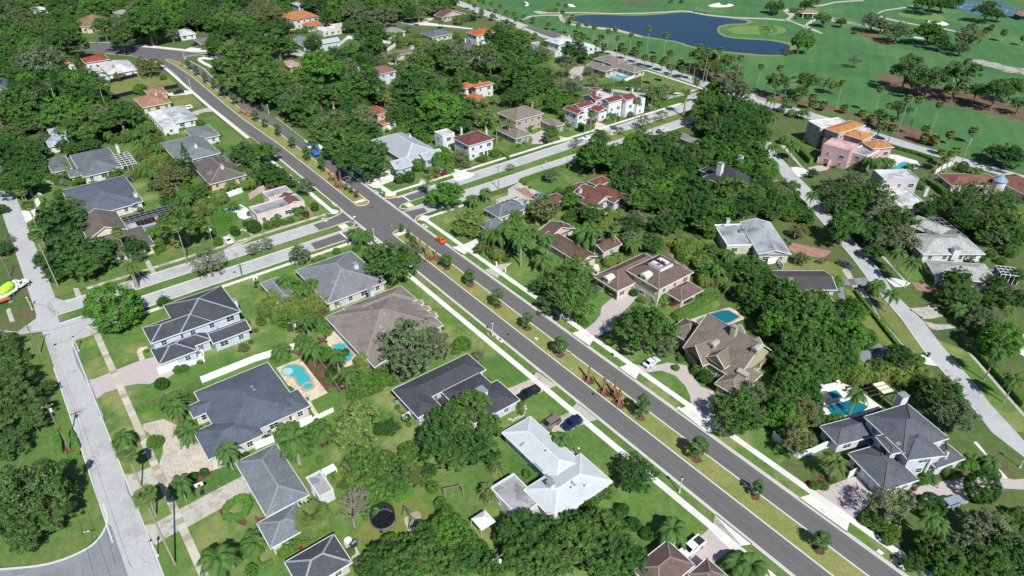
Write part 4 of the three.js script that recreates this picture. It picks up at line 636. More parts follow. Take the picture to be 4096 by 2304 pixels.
house({ label: 'grey-green shingle house with white chimney near the boulevard bend', near: 'the grey-green shingle house', roof: shingle(S_.green), wall: 0xeceae2, s: 0.36, e: 2.9, w: [[0, 'h', [1610, 1440, 2220, 1540]], [0, 'h', [1850, 1310, 2215, 1360]]], ch: [[10, 1965, 15, 1.4, 1.2, 0xf0f0f0]] });
house({ label: 'white L-shaped house with a long flat bright roof', near: 'the white L-shaped house', roof: membrane(0xd8dcdc), wall: 0xf2f2ee, s: 0.36, e: 2.9, w: [[0, 'f', [1485, 1135, 1785, 1265], { roof: membrane(0xf4f4f4), e: 3.1 }], [0, 'h', [1620, 1100, 1990, 1195]]], });
house({ label: 'pale clay-tile house with black patio screen beside the empty lot', near: 'the pale clay-tile house', roof: tile(0xc69878), wall: 0xead9a8, s: 0.36, e: 3, w: [[0, 'h', [1340, 990, 1725, 1030]], [0, 'h', [1445, 910, 1690, 935]]], ch: [[0, 1565, 945, 1.2, 1, 0xf0ece4]] });
house({ label: 'bright white tile house behind a black fence', near: 'the bright white fenced house', roof: tile(0xf0f0ee), wall: 0xf4f2ee, s: 0.4, e: 3.2, w: [[0, 'h', [990, 650, 1390, 700]], [0, 'g', [880, 740, 1020, 700], { u: 7 }], [0, 'f', [975, 765, 1100, 790], { e: 2.8 }]], ch: [[0, 1140, 670, 1.4, 1.3, 0xc8a890]] });
house({ label: 'red clay-tile house beside tall norfolk pines', near: 'the red tile house by the norfolk pines', roof: tile(0xb8553e), wall: 0xf0ece2, s: 0.36, e: 4, w: [[0, 'h', [810, 590, 1100, 597]], [0, 'h', [620, 592, 755, 622]]] });
house({ label: 'tan hip-roofed villa with turret bay at the boulevard end', near: 'the tan villa at the boulevard end', roof: shingle(0x94805e), wall: 0xe6d6b4, s: 0.5, e: 4, w: [[0, 'h', [745, 215, 1150, 225]], [0, 'h', [615, 248, 790, 275], { e: 3.2 }], [0, 'h', [835, 250, 930, 262], { e: 4.2 }]] });
house({ label: 'pale grey roof half hidden in trees beyond the tan villa', near: 'the far pale grey roof', roof: shingle(0xb0a8a0), wall: 0xe8e4dc, w: [[0, 'h', [1130, 122, 1330, 125]]] });
house({ label: 'small white-roofed house behind a round grey-green tree', near: 'the small white-roofed house', roof: tile(0xf0f0f0), wall: 0xf2f2f0, w: [[0, 'h', [1765, 300, 1955, 360], { u: 14, v: 10 }]] });
house({ label: 'low grey-brown house with dark car at the boulevard junction', near: 'the low grey-brown house', roof: membrane(0x98928a), wall: 0xe0d8cc, s: 0.25, w: [[0, 'h', [1945, 395, 2260, 430]]] });
house({ label: 'blue-grey roof at the wooded edge of the left street', near: 'the blue-grey roof in the woods', roof: shingle(0x6c737c), wall: 0xe4e8ec, w: [[0, 'h', [-160, 810, 110, 885]]] });
house({ label: 'white standing-seam roofed house among oaks', near: 'the white metal-roofed house', roof: membrane(0xccd4dc), wall: 0xeceff2, s: 0.35, w: [[0, 'h', [470, 1300, 720, 1345]], [0, 'h', [435, 1380, 650, 1449]]] });
house({ label: 'small white house enclosed by dense oaks', near: 'the small white house in the oaks', roof: membrane(0xececec), wall: 0xf4f4f2, w: [[0, 'h', [440, 1055, 610, 1072]]] });
house({ label: 'orange mottled tile villa with green gutters', near: 'the orange mottled tile villa', roof: tile(0xd08a58), wall: 0xe8d8c8, trim: 0x7a9a90, s: 0.45, w: [[1, 'h', [205, 187, 605, 150], { e: 6, u: 16 }], [1, 'h', [485, 255, 662, 228], { e: 3.4, u: 9 }]], ch: [[1, 470, 105, 1, 1.3, 0xe8d8c8]] });
house({ label: 'white flat-roofed bungalow behind the orange tile villa', near: 'the white flat-roofed bungalow', roof: membrane(0xf4f4f2), wall: 0xe8e2d2, e: 3, w: [[1, 'f', [600, 288, 860, 290]], [1, 'f', [740, 248, 905, 240], { e: 3.4 }]] });
house({ label: 'pale blue gabled two-storey house with white picket side yard', near: 'the pale blue gabled house', roof: shinglePale(0xb8c0c4), wall: 0xcfdadf, s: 0.7, e: 4, w: [[1, 'G', [590, 430, 845, 410], { e: 4.4 }], [1, 'g', [360, 410, 640, 440], { e: 3, s: 0.4, roof: shingle(0x8f979c) }]], ch: [[1, 722, 325, 0.8, 0.8, 0xe0e6ea]] });
house({ label: 'taupe low hip house with white roof hatch and circular drive', near: 'the taupe house with circular drive', roof: shingle(0x857c74), wall: 0xdcd2c4, s: 0.3, w: [[1, 'h', [1325, 532, 1620, 520]], [1, 'h', [1560, 520, 1790, 500]]], ch: [[1, 1565, 470, 0.4, 2.6, 0xf0f0f0]] });
house({ label: 'slate-grey hip-roofed house with small white chimney among oaks', near: 'the slate-grey hip roof', roof: shingle(0x6c7076), wall: 0xd8c8c0, s: 0.5, e: 3.4, w: [[1, 'h', [1790, 560, 2305, 500], { u: 19 }]], ch: [[1, 2105, 400, 1, 0.9, 0xf2f2f2]] });
house({ label: 'brown gabled ranch house beside the golf street', near: 'the brown gabled ranch house', roof: shingle(0x7c5c50), wall: 0xd8c8bc, s: 0.35, e: 3, w: [[1, 'g', [1785, 152, 2110, 140]], [1, 'G', [1960, 175, 2130, 165]]] });
house({ label: 'orange-roofed white two-storey house by the golf street', near: 'the orange-roofed white house', roof: tile(0xd8733e), wall: 0xf6f4f0, s: 0.4, e: 6, w: [[1, 'h', [2150, 345, 2380, 300], { u: 11, v: 15 }]], ch: [[1, 2240, 300, 1, 0.9, 0xf6f4f0]] });
house({ label: 'mauve hip-roofed two-storey house with white chimney and balcony', near: 'the mauve two-storey house', roof: shingle(0x9a6a62), wall: 0xdfe2e8, s: 0.45, w: [[1, 'h', [1050, 715, 1415, 712], { e: 6 }], [1, 'h', [1050, 800, 1290, 850], { e: 3 }]], ch: [[1, 1030, 720, 2.4, 1.3, 0xf2f2f4]], vent: [[1, 1190, 675]] });
house({ label: 'orange barrel-tile house with white chimney among palms', near: 'the orange barrel-tile house', roof: tile(0xd8804a), wall: 0xf2ece6, s: 0.4, w: [[1, 'h', [2150, 858, 2400, 840], { e: 6 }], [1, 'h', [2060, 840, 2170, 880], { e: 4, v: 7 }], [1, 'h', [2110, 960, 2290, 1000], { e: 3.2, v: 8 }]], ch: [[1, 2250, 860, 2, 0.9, 0xf4f2ee]] });
house({ label: 'terracotta tile house with twin white garage doors', near: 'the terracotta house with twin garages', roof: tile(0xc8684a), wall: 0xe6d2b0, s: 0.4, e: 3.2, w: [[1, 'h', [1100, 1090, 1330, 1130]], [1, 'h', [1215, 1220, 1430, 1215]]], ch: [[1, 778, 1080, 3, 1.2, 0xd8b89c]], door: [[1, 1260, 1300, 1], [1, 1360, 1295, 1]] });
house({ label: 'light blue-grey roof half hidden under the boulevard oaks', near: 'the light blue-grey roof in the oaks', roof: shingle(0x96a0a8), wall: 0xdce2e6, s: 0.4, w: [[1, 'h', [320, 965, 640, 962]]] });
house({ label: 'white two-storey mission house with a maroon roof', near: 'the white mission house', roof: shingle(0x7e4c46), wall: 0xf6f4f2, s: 0.35, e: 6.4, w: [[1, 'h', [1975, 1385, 2400, 1395]]], ch: [[1, 2065, 1320, 1.6, 0.9, 0xf6f4f2], [1, 2315, 1330, 1.6, 0.9, 0xf6f4f2]], door: [[11, 1240 + 1020, 90, 0]] });
house({ label: 'white flat-roofed tower house beside the mission house', near: 'the white tower house', roof: membrane(0xe6e6e4), wall: 0xf2f2f0, e: 6.4, w: [[1, 'f', [1795, 1325, 1998, 1335]]] });
house({ label: 'pale grey gabled house with arched windows and flagpole', near: 'the pale grey house with the flagpole', roof: shinglePale(0xb4babe), wall: 0xc8d6e0, cap: paint(0xd4d8da, 0.9), s: 0.42, e: 3.1, w: [[11, 'h', [1150, -40, 1850, 85]], [11, 'G', [1300, 195, 1580, 215], { s: 0.5 }], [11, 'G', [1640, 130, 1862, 92], { s: 0.5, u: 6.5 }]], ch: [[1, 1545, 1365, 1.3, 1.1, 0xe8ecf0]], door: [[11, 1350, 290, 1]] });
house({ name: 'mansion', label: 'white stucco mansion with red tile roofs and several chimneys', near: 'the white mansion with red tile roofs', roof: tile(0x96483e), wall: 0xf4f4f2, s: 0.35, e: 6.5,
  w: [[2, 'g', [515, 1090, 740, 1125]], [2, 'G', [600, 1058, 830, 1045], { e: 6.4 }], [2, 'g', [800, 1100, 955, 1092], { e: 4.6, u: 6 }], [2, 'G', [890, 1003, 1125, 992], { e: 8.2 }], [2, 'G', [1085, 965, 1225, 990], { e: 8, v: 7 }], [2, 'f', [790, 935, 995, 952], { e: 7.4, roof: membrane(0xf0f0ee) }], [2, 'G', [710, 962, 930, 985], { e: 6.5 }], [2, 'h', [775, 893, 910, 898], { e: 9 }], [2, 'f', [1180, 975, 1300, 985], { e: 6.8, u: 7, v: 6, roof: membrane(0xf4f4f4) }]],
  ch: [[2, 848, 1000, 2.4, 1.2, 0xf6f6f4], [2, 1202, 950, 3, 1.2, 0xf6f6f4], [2, 1000, 960, 1.6, 1, 0xf6f6f4]], door: [[2, 700, 1250, 1]] });
house({ label: 'grey-brown ranch house wrapped around a walled pool', near: 'the ranch house with walled pool', roof: shingle(0x9a8c82), wall: 0xd8cfc8, cap: paint(0xa49a90, 0.9), s: 0.3, e: 2.9, w: [[2, 'g', [745, 660, 1070, 695]], [2, 'h', [1040, 645, 1300, 715], { v: 9 }], [2, 'h', [850, 580, 1180, 640], { v: 11 }]], ch: [[2, 912, 650, 1, 1.1, 0xe0d8d0]] });
house({ label: 'white modern two-storey house with roof terrace and colonnade', near: 'the white modern house with terrace', roof: membrane(0xf6f6f4), wall: 0xf0f0ee, s: 0.18, e: 6.6, w: [[2, 'h', [325, 405, 650, 412]], [2, 'f', [218, 425, 480, 505], { e: 3.4, v: 6, roof: membrane(0xd0ccc6) }], [2, 'f', [690, 430, 790, 465], { e: 6.2, v: 6 }]], ch: [[2, 570, 370, 1.2, 1, 0xf4f4f4]] });
house({ label: 'tan two-storey house with arched window and paver forecourt', near: 'the tan two-storey paver-court house', roof: shingle(0x93887c), wall: 0xc2b8a4, s: 0.42, w: [[2, 'h', [-150, 1135, 320, 1140], { e: 6.2 }], [2, 'h', [285, 1215, 532, 1250], { e: 3 }], [2, 'h', [-180, 1295, 195, 1352], { e: 3 }]], ch: [[2, 200, 1060, 1.2, 1, 0xb8a898]], door: [[2, 185, 1310, 0]] });
for (const [t, c, rc, wc, lb, nr] of [[0, [300, 80, 480, 85], 0xf0f0f0, 0xf4f2ee, 'white-roofed house in the far wooded block', 'the far white roof'], [0, [30, 165, 180, 170], 0xa8a098, 0xe4e0d8, 'pale grey roof at the far wooded edge', 'the far grey roof'], [1, [60, 365, 230, 372], 0x989ea2, 0xf0f0f0, 'long grey roof with white fascia behind the boulevard oaks', 'the long grey roof'], [1, [370, 40, 470, 45], 0xd8d8d8, 0xf4f4f2, 'small white arcaded house beyond the orange villa', 'the small arcaded house'], [1, [1250, 70, 1340, 66], 0xc8d0d4, 0xe8ecee, 'pale metal roof among the far oaks', 'the pale metal roof'], [1, [1260, 320, 1470, 300], 0x9aa09e, 0xdcd8ce, 'grey-green low roof beside the palm hedge', 'the grey-green low roof'], [1, [1640, 330, 2000, 345], 0x787c80, 0xd8d4cc, 'slate low roof behind the golden palm row', 'the slate low roof'], [1, [270, 640, 440, 640], 0xd0b8a0, 0xf0e2a8, 'peach tile roof deep in the boulevard oaks', 'the peach tile roof'], [2, [1690, 1390, 1830, 1380], 0x9a958c, 0xd8d4cc, 'grey roof tip buried in the dense oaks', 'the buried grey roof']]) house({ label: lb, near: nr, roof: rc > 0xc00000 ? membrane(rc) : shingle(rc), wall: wc, s: 0.35, e: 3, w: [[t, 'h', c, { u: 13 }]] });
// ---------- tree shapes (unit crown radius; every tree is a scaled copy) ----------
function leafGeo(list, tone) {                      // list of [x, y, z, nx, ny, nz, size, shade, elong]
  const n = list.length, P = new Float32Array(n * 12), C = new Float32Array(n * 12), I = new Uint32Array(n * 6), r = rng(n + 3);
  const N = V(), T = V(), B = V();
  list.forEach((q, i) => {
    N.set(q[3], q[4], q[5]).normalize(); T.set(r() - 0.5, r() - 0.5, r() - 0.5).cross(N).normalize(); B.crossVectors(N, T); const s = q[6], el = q[8] ?? 1;
    const k = [[-1, 0], [0, -0.62], [1, 0], [0, 0.62]];
    for (let j = 0; j < 4; j++) { const a = k[j][0] * s * el, b = k[j][1] * s; P[i * 12 + j * 3] = q[0] + T.x * a + B.x * b; P[i * 12 + j * 3 + 1] = q[1] + T.y * a + B.y * b; P[i * 12 + j * 3 + 2] = q[2] + T.z * a + B.z * b; for (let c = 0; c < 3; c++) C[i * 12 + j * 3 + c] = tone ? tone[c] * q[7] : q[7]; }
    I.set([i * 4, i * 4 + 1, i * 4 + 2, i * 4, i * 4 + 2, i * 4 + 3], i * 6);
  });
  const g = new THREE.BufferGeometry(); g.setAttribute('position', new THREE.BufferAttribute(P, 3)); g.setAttribute('color', new THREE.BufferAttribute(C, 3)); g.setIndex(new THREE.BufferAttribute(I, 1)); return g;
}
const jit = (r, k) => (r() - 0.5) * 2 * k;
// a crown: sub-crowns (lobes) whose outer sides carry clumps of leaves
function dome(seed, { flat = 0.7, low = -0.55, clumps = 110, cr = 0.2, per = 60, leaf = 0.05, rag = 0.22, inner = 0.2, cone = 0, lobes = 0 }) {
  const r = rng(seed), L = [], lob = [];
  if (lobes) { lob.push([0, 0.25, 0, 0.62]); for (let i = 0; i < lobes; i++) { const a = i / lobes * 6.283 + jit(r, 0.5), d = 0.42 + r() * 0.24; lob.push([Math.cos(a) * d, -0.12 + jit(r, 0.22), Math.sin(a) * d, 0.3 + r() * 0.2]); } } else lob.push([0, 0, 0, 1]);
  for (let c = 0; c < clumps; c++) {
    const [lx, ly, lz, lr] = lob[Math.min(lob.length - 1, Math.floor(r() * (lob.length + (lobes ? 1.2 : 0))) % lob.length)], y = low + (1 - low) * r(), a = r() * 6.283, h = Math.sqrt(Math.max(0, 1 - y * y)); let rad = lr * (1 - rag * r());
    if (r() < inner) rad *= 0.5 + r() * 0.4; const tp_ = cone ? Math.max(0.08, 1 - Math.max(0, (y - low) / (1 - low)) * cone) : 1;
    const cx = lx + Math.cos(a) * h * rad * tp_, cz = lz + Math.sin(a) * h * rad * tp_, cy = (ly + y * rad) * flat, s = cr * (0.6 + r() * 0.75), tone = 0.66 + r() * 0.56, yel = 0.9 + r() * 0.3;
    for (let i = 0; i < per; i++) {
      const u = r() * 1.4 - 0.4, b = r() * 6.283, w = Math.sqrt(1 - u * u), d = [Math.cos(b) * w, u * 0.9 + 0.2, Math.sin(b) * w], k = s * (0.55 + r() * 0.55);
      L.push([cx + d[0] * k, cy + d[1] * k * 0.75, cz + d[2] * k, d[0] + jit(r, 0.6), d[1] + 0.3 + jit(r, 0.6), d[2] + jit(r, 0.6), leaf * (0.6 + r() * 0.8), tone * (0.78 + r() * 0.44) * (i % 3 ? 1 : yel)]);
    }
  }
  return leafGeo(L);
}
const cyl = (r0, r1, h, n = 7) => new THREE.CylinderGeometry(r1, r0, h, n, 1).translate(0, h / 2, 0);
function limb(a, b, r0, r1, n = 6) { const d = b.clone().sub(a), g = cyl(r0, r1, d.length(), n), q = new THREE.Quaternion().setFromUnitVectors(V(0, 1, 0), d.normalize()); return g.applyQuaternion(q).translate(a.x, a.y, a.z); }
function trunkGeo(seed, hc, spread = 0.72, thick = 0.07, n = 8) {
  const r = rng(seed), f = hc * 0.5, out = [limb(V(0, -0.02, 0), V(jit(r, 0.04), f, jit(r, 0.04)), thick * 1.25, thick * 0.85, 9)];
  for (let i = 0; i < n; i++) { const a = i / n * 6.28 + r(), m = V(Math.cos(a) * spread * 0.45, f + (hc - f) * 0.6, Math.sin(a) * spread * 0.45), e = V(Math.cos(a) * spread, hc + 0.15 + r() * 0.2, Math.sin(a) * spread); out.push(limb(V(0, f * 0.95, 0), m, thick * 0.6, thick * 0.4), limb(m, e, thick * 0.4, thick * 0.15)); for (let k = 0; k < 2; k++) { const e2 = m.clone().add(V(jit(r, 0.4), 0.3 + r() * 0.25, jit(r, 0.4))); out.push(limb(m, e2, thick * 0.28, thick * 0.08, 4)); const e3 = e.clone().add(V(jit(r, 0.2), 0.05 + r() * 0.15, jit(r, 0.2))); out.push(limb(e, e3, thick * 0.15, thick * 0.06, 4)); } }
  return mergeGeometries(out);
}
const leafMat = (r, g, b) => new THREE.MeshPhysicalMaterial({ color: lin(r, g, b), vertexColors: true, roughness: 0.9, specularIntensity: 0.25, side: THREE.DoubleSide });
const LM = { oak: leafMat(0.066, 0.152, 0.03), oak2: leafMat(0.088, 0.176, 0.036), oak3: leafMat(0.052, 0.13, 0.03), dark: leafMat(0.042, 0.112, 0.024), dark2: leafMat(0.055, 0.13, 0.026), grey: leafMat(0.165, 0.205, 0.1), grey2: leafMat(0.12, 0.172, 0.078), lush: leafMat(0.085, 0.215, 0.03), lime: leafMat(0.17, 0.26, 0.06), olive: leafMat(0.15, 0.17, 0.06), pine: leafMat(0.08, 0.15, 0.04), palm: leafMat(0.125, 0.185, 0.05), palmDk: leafMat(0.075, 0.15, 0.036), areca: leafMat(0.13, 0.18, 0.04), rust: leafMat(0.2, 0.13, 0.04), yellow: leafMat(0.36, 0.34, 0.04), hedge: leafMat(0.1, 0.2, 0.035), blue: leafMat(0.2, 0.24, 0.2), red: leafMat(0.3, 0.04, 0.03), dry: leafMat(0.16, 0.13, 0.08), young: leafMat(0.085, 0.17, 0.045) };
const rnd = rng(4242), placed = [];
const protos = {};
function treeProto(key, mats, variants, hc, trunk) { protos[key] = [].concat(mats).flatMap(mat => variants.map((g, i) => [g, i, mat])).map(([g, i, mat]) => { const G = new THREE.Group(); const t = new THREE.Mesh(trunk(i), M.bark); t.name = 'trunk'; const c = new THREE.Mesh(g, mat); c.name = 'crown'; c.position.y = hc; G.add(t, c); shadows(G); return { G, hc }; }); }
const domes = [1, 2, 3, 4, 5, 6].map(s => dome(s, { clumps: 210, cr: 0.122, per: 62, leaf: 0.033, flat: 0.78, lobes: 6 + s % 4 }));
const loose = [11, 12, 13].map(s => dome(s, { clumps: 140, cr: 0.12, per: 52, leaf: 0.033, rag: 0.4, inner: 0.3, flat: 0.72, lobes: 6 + s % 3 }));
const fine = [21, 22].map(s => dome(s, { clumps: 260, cr: 0.095, per: 34, leaf: 0.03, rag: 0.3, inner: 0.25, flat: 0.78, lobes: 7 }));
const sparse = [31, 32, 33].map(s => dome(s, { clumps: 95, cr: 0.14, per: 24, leaf: 0.036, rag: 0.45, inner: 0.4, flat: 0.75, lobes: 5 }));
const tight = [41, 42].map(s => dome(s, { clumps: 210, cr: 0.16, per: 66, leaf: 0.036, rag: 0.12, inner: 0.1, flat: 0.92, low: -0.75 }));
const pineG = [51, 52].map(s => dome(s, { clumps: 95, cr: 0.17, per: 70, leaf: 0.038, rag: 0.35, inner: 0.25, flat: 0.75, low: -0.35, lobes: 7 }));
const coneG = [61, 62].map(s => dome(s, { clumps: 150, cr: 0.14, per: 40, leaf: 0.045, flat: 2.2, low: -0.8, cone: 0.85, rag: 0.2 }));
const ball = [71, 72].map(s => dome(s, { clumps: 300, cr: 0.13, per: 52, leaf: 0.036, rag: 0.02, inner: 0.02, flat: 0.95, low: -0.9 }));
const tr = (hc, sp, th) => (i) => trunkGeo(100 + i, hc, sp, th);
treeProto('o', [LM.oak, LM.oak2, LM.oak3], domes, 0.9, tr(0.9)); treeProto('d', [LM.dark, LM.dark2], domes, 0.9, tr(0.9)); treeProto('g', [LM.grey, LM.grey2], [...fine, loose[0]], 0.9, tr(0.9)); treeProto('l', LM.lush, [...domes.slice(0, 2), tight[0]], 0.95, tr(0.95));
treeProto('y', LM.lime, [domes[2], loose[1]], 0.95, tr(0.95)); treeProto('v', LM.olive, [...fine], 0.9, tr(0.9)); treeProto('p', LM.pine, pineG, 1.25, tr(1.25, 0.5, 0.05)); treeProto('s', LM.grey, sparse, 1.0, tr(1.0, 0.7, 0.05));
treeProto('c', LM.dark, coneG, 2.0, (i) => mergeGeometries([cyl(0.07, 0.02, 3.6)])); treeProto('t', LM.lush, tight, 0.95, tr(0.95)); treeProto('m', LM.young, [dome(81, { clumps: 60, cr: 0.26, per: 60, leaf: 0.075, flat: 1.35, low: -0.8, cone: 0.45, rag: 0.15 }), dome(82, { clumps: 60, cr: 0.28, per: 60, leaf: 0.075, flat: 1.1, low: -0.8, cone: 0.3, rag: 0.15 })], 1.9, () => cyl(0.06, 0.04, 2));
treeProto('q', [LM.oak, LM.grey2], fine, 0.85, tr(0.85)); treeProto('x', LM.dark, [...loose], 0.85, tr(0.85)); treeProto('k', [LM.oak, LM.oak2], [...loose, ...domes.slice(0, 1)], 0.85, tr(0.85));
const bushP = (key, mat, vs, hc) => { protos[key] = vs.map(g => { const G = new THREE.Group(), st = new THREE.Mesh(mergeGeometries([0, 1, 2].map(i => limb(V(0, -0.02, 0), V(Math.cos(i * 2.1) * 0.3, 0.5, Math.sin(i * 2.1) * 0.3), 0.05, 0.02, 5))), M.bark), c = new THREE.Mesh(g, mat); st.name = 'stem'; c.name = 'foliage'; c.position.y = hc; G.add(st, c); shadows(G); return { G, hc }; }); };
bushP('b', LM.hedge, tight, 0.7); bushP('B', LM.dark, ball, 0.9); bushP('Y', LM.yellow, loose, 0.6); bushP('R', LM.red, loose, 0.6); bushP('U', LM.blue, sparse, 0.6); bushP('G', LM.olive, [fine[0], loose[1]], 0.7); bushP('L', LM.lime, [tight[0], loose[0]], 0.7);

// palms: a frond is a drooping strip with leaflets
function fronds(seed, { n = 22, len = 1, droop = 0.9, up = 0.5, leaflets = 12, wid = 0.16, leaf = 0.2, fan = false, dead = 0, span = 1.15 }) {
  const r = rng(seed), P = [], C = [];
  const tri = (a, b, c, t) => { for (const p of [a, b, c]) { P.push(p.x, p.y, p.z); C.push(t[0], t[1], t[2]); } };
  for (let i = 0; i < n + dead; i++) {
    const old = i >= n, az = i * 2.39996 + jit(r, 0.2), el = old ? -0.9 + r() * 0.3 : up - span * (i / n) + jit(r, 0.12), L = len * (0.8 + r() * 0.3) * (old ? 0.6 : 1), h = V(Math.cos(az), 0, Math.sin(az)), side = V(-h.z, 0, h.x);
    const t0 = 0.8 + r() * 0.4, tone = old ? [2.2 * t0, 1.1 * t0, 0.8 * t0] : [t0, t0, t0];
    const at = (s) => { const a = el - droop * s * s; return V(0, 0, 0).addScaledVector(h, L * s * Math.cos(el - droop * 0.4 * s)).add(V(0, L * s * Math.sin(a * 0.9 + 0.1), 0)); };
    if (fan) {
      const stem = at(0.5), m = 7; tri(V(0, 0, 0).addScaledVector(side, 0.015), V(0, 0, 0).addScaledVector(side, -0.015), stem, tone);
      for (let k = 0; k < m; k++) { const a = (k / (m - 1) - 0.5) * 2.5, d = at(0.75).sub(at(0.45)).normalize(), dir = d.clone().multiplyScalar(Math.cos(a)).addScaledVector(side, Math.sin(a)), tip = stem.clone().addScaledVector(dir, L * 0.52).add(V(0, -0.1 * L * (0.6 + Math.abs(a)), 0)), w = dir.clone().cross(V(0, 1, 0)).normalize().multiplyScalar(wid * 0.55); const mid = stem.clone().lerp(tip, 0.5); tri(stem, mid.clone().add(w), tip, tone); tri(stem, tip, mid.clone().sub(w), tone); }
      continue;
    }
    const m = leaflets; for (let k = 0; k < 4; k++) { const a = at(k / 4), b = at((k + 1) / 4), w = side.clone().multiplyScalar(0.018 * (1 - k / 5)); tri(a.clone().add(w), a.clone().sub(w), b, tone); }
    for (let k = 1; k <= m; k++) for (const sg of [-1, 1]) {
      const s = k / m, p = at(s * 0.98 - 0.02), q = at(Math.min(1, s * 0.98 + 0.04)), d = q.clone().sub(p).normalize(), ll = leaf * (0.45 + Math.sin(Math.min(1, s * 1.05) * Math.PI) * 0.75) * (0.85 + r() * 0.3);
      const tip = p.clone().addScaledVector(side, sg * ll * 0.85).addScaledVector(d, ll * 0.55).add(V(0, -ll * (0.35 + r() * 0.3), 0)); tri(p.clone().addScaledVector(d, -wid * 0.22), p.clone().addScaledVector(d, wid * 0.22), tip, [tone[0] * (0.85 + r() * 0.3), tone[1], tone[2]]);
    }
  }
  const g = new THREE.BufferGeometry(); g.setAttribute('position', new THREE.Float32BufferAttribute(P, 3)); g.setAttribute('color', new THREE.Float32BufferAttribute(C, 3)); return g;
}
const palmTypes = {
  W: { name: 'fan_palm', size: 2.05, mat: LM.palm, gs: [1, 2].map(s => fronds(s, { n: 46, fan: true, up: 1.35, span: 2.1, droop: 0.7, wid: 0.2, dead: 8 })), r: 0.2, r1: 0.14 },
  S: { name: 'cabbage_palm', size: 2.4, mat: LM.palm, gs: [3, 4].map(s => fronds(s, { n: 56, fan: true, up: 1.4, span: 2.2, droop: 0.6, wid: 0.2 })), r: 0.22, r1: 0.2 },
  Q: { name: 'queen_palm', size: 2.9, mat: LM.palmDk, gs: [5, 6].map(s => fronds(s, { n: 20, up: 1.1, droop: 1.25, leaflets: 20, leaf: 0.24, wid: 0.26 })), r: 0.18, r1: 0.13 },
  R: { name: 'royal_palm', size: 3.6, mat: LM.palmDk, gs: [7, 8].map(s => fronds(s, { n: 17, up: 1.2, droop: 1.2, leaflets: 22, leaf: 0.26, wid: 0.24 })), r: 0.27, r1: 0.2 },
  D: { name: 'date_palm', size: 3.3, mat: LM.palm, gs: [9].map(s => fronds(s, { n: 48, up: 1.3, droop: 0.95, leaflets: 16, leaf: 0.15, wid: 0.15, dead: 8 })), r: 0.4, r1: 0.42 },
  A: { name: 'areca_palm_clump', size: 2.6, mat: LM.areca, gs: [10, 11].map(s => fronds(s, { n: 60, up: 1.5, droop: 1.1, leaflets: 11, leaf: 0.22, wid: 0.24, dead: 8 })), r: 0.1, r1: 0.1 },
};
const trunkUnit = new THREE.CylinderGeometry(1, 1.25, 1, 8, 1).translate(0, 0.5, 0);
// what the nearest house is called, for the labels
function landmark(p) { let b = null, d = 1e9; for (const h of houses) { const q = Math.hypot(h.base.x - p.x, h.base.z - p.z); if (q < d) { d = q; b = h; } } return b.near; }
const golfSide = (p) => { const q = project(p); return false; };
const kinds = { o: ['live_oak', 'dense green live oak', 'oak'], k: ['live_oak', 'loose-crowned live oak', 'oak'], d: ['shade_tree', 'dark green dense shade tree', 'tree'], g: ['live_oak', 'grey-green live oak', 'oak'], l: ['broadleaf_tree', 'bright green leafy tree', 'tree'], y: ['broadleaf_tree', 'lime-green leafy tree', 'tree'], v: ['broadleaf_tree', 'olive feathery tree', 'tree'], p: ['pine_tree', 'clumpy-crowned pine', 'pine'], s: ['ornamental_tree', 'sparse grey ornamental tree', 'tree'], c: ['norfolk_pine', 'conical dark norfolk pine', 'conifer'], t: ['broadleaf_tree', 'round full-crowned tree', 'tree'], m: ['young_oak', 'young staked street oak', 'sapling'], q: ['live_oak', 'fine-leaved live oak', 'oak'], x: ['shade_tree', 'dark loose shade tree', 'tree'],
  b: ['shrub', 'green garden shrub', 'shrub'], B: ['topiary_ball', 'clipped dark green topiary ball', 'shrub'], Y: ['croton_shrub', 'yellow croton shrub', 'shrub'], R: ['flowering_shrub', 'red flowering shrub', 'shrub'], U: ['silver_shrub', 'silver-blue palmetto shrub', 'shrub'], G: ['shrub', 'olive-green shrub', 'shrub'], L: ['shrub', 'lime-green shrub', 'shrub'] };
function plant(kind, p, R, where, sy = 1) {
  const v = protos[kind], q = v[Math.floor(rnd() * v.length)], o = q.G.clone(), [nm, desc, cat] = kinds[kind];
  o.name = numbered(nm); o.position.copy(p).setY(0); o.rotation.y = rnd() * 6.28; o.scale.set(R * (0.94 + rnd() * 0.12), R * sy * (0.86 + rnd() * 0.3), R * (0.94 + rnd() * 0.12)); scene.add(o);
  const w = where ?? 'near ' + landmark(p), bush = cat === 'shrub', sz = where ? '' : bush ? (R < 0.9 ? 'small ' : R < 1.6 ? '' : 'big ') : R < 3 ? 'small ' : R < 4.6 ? '' : R < 6.5 ? 'large ' : 'huge '; tag(o, `${sz}${desc} ${w}`, cat, `${nm.replace(/_/g, ' ')}s ${w}`); placed.push([p.x, p.z, R]); return o;
}
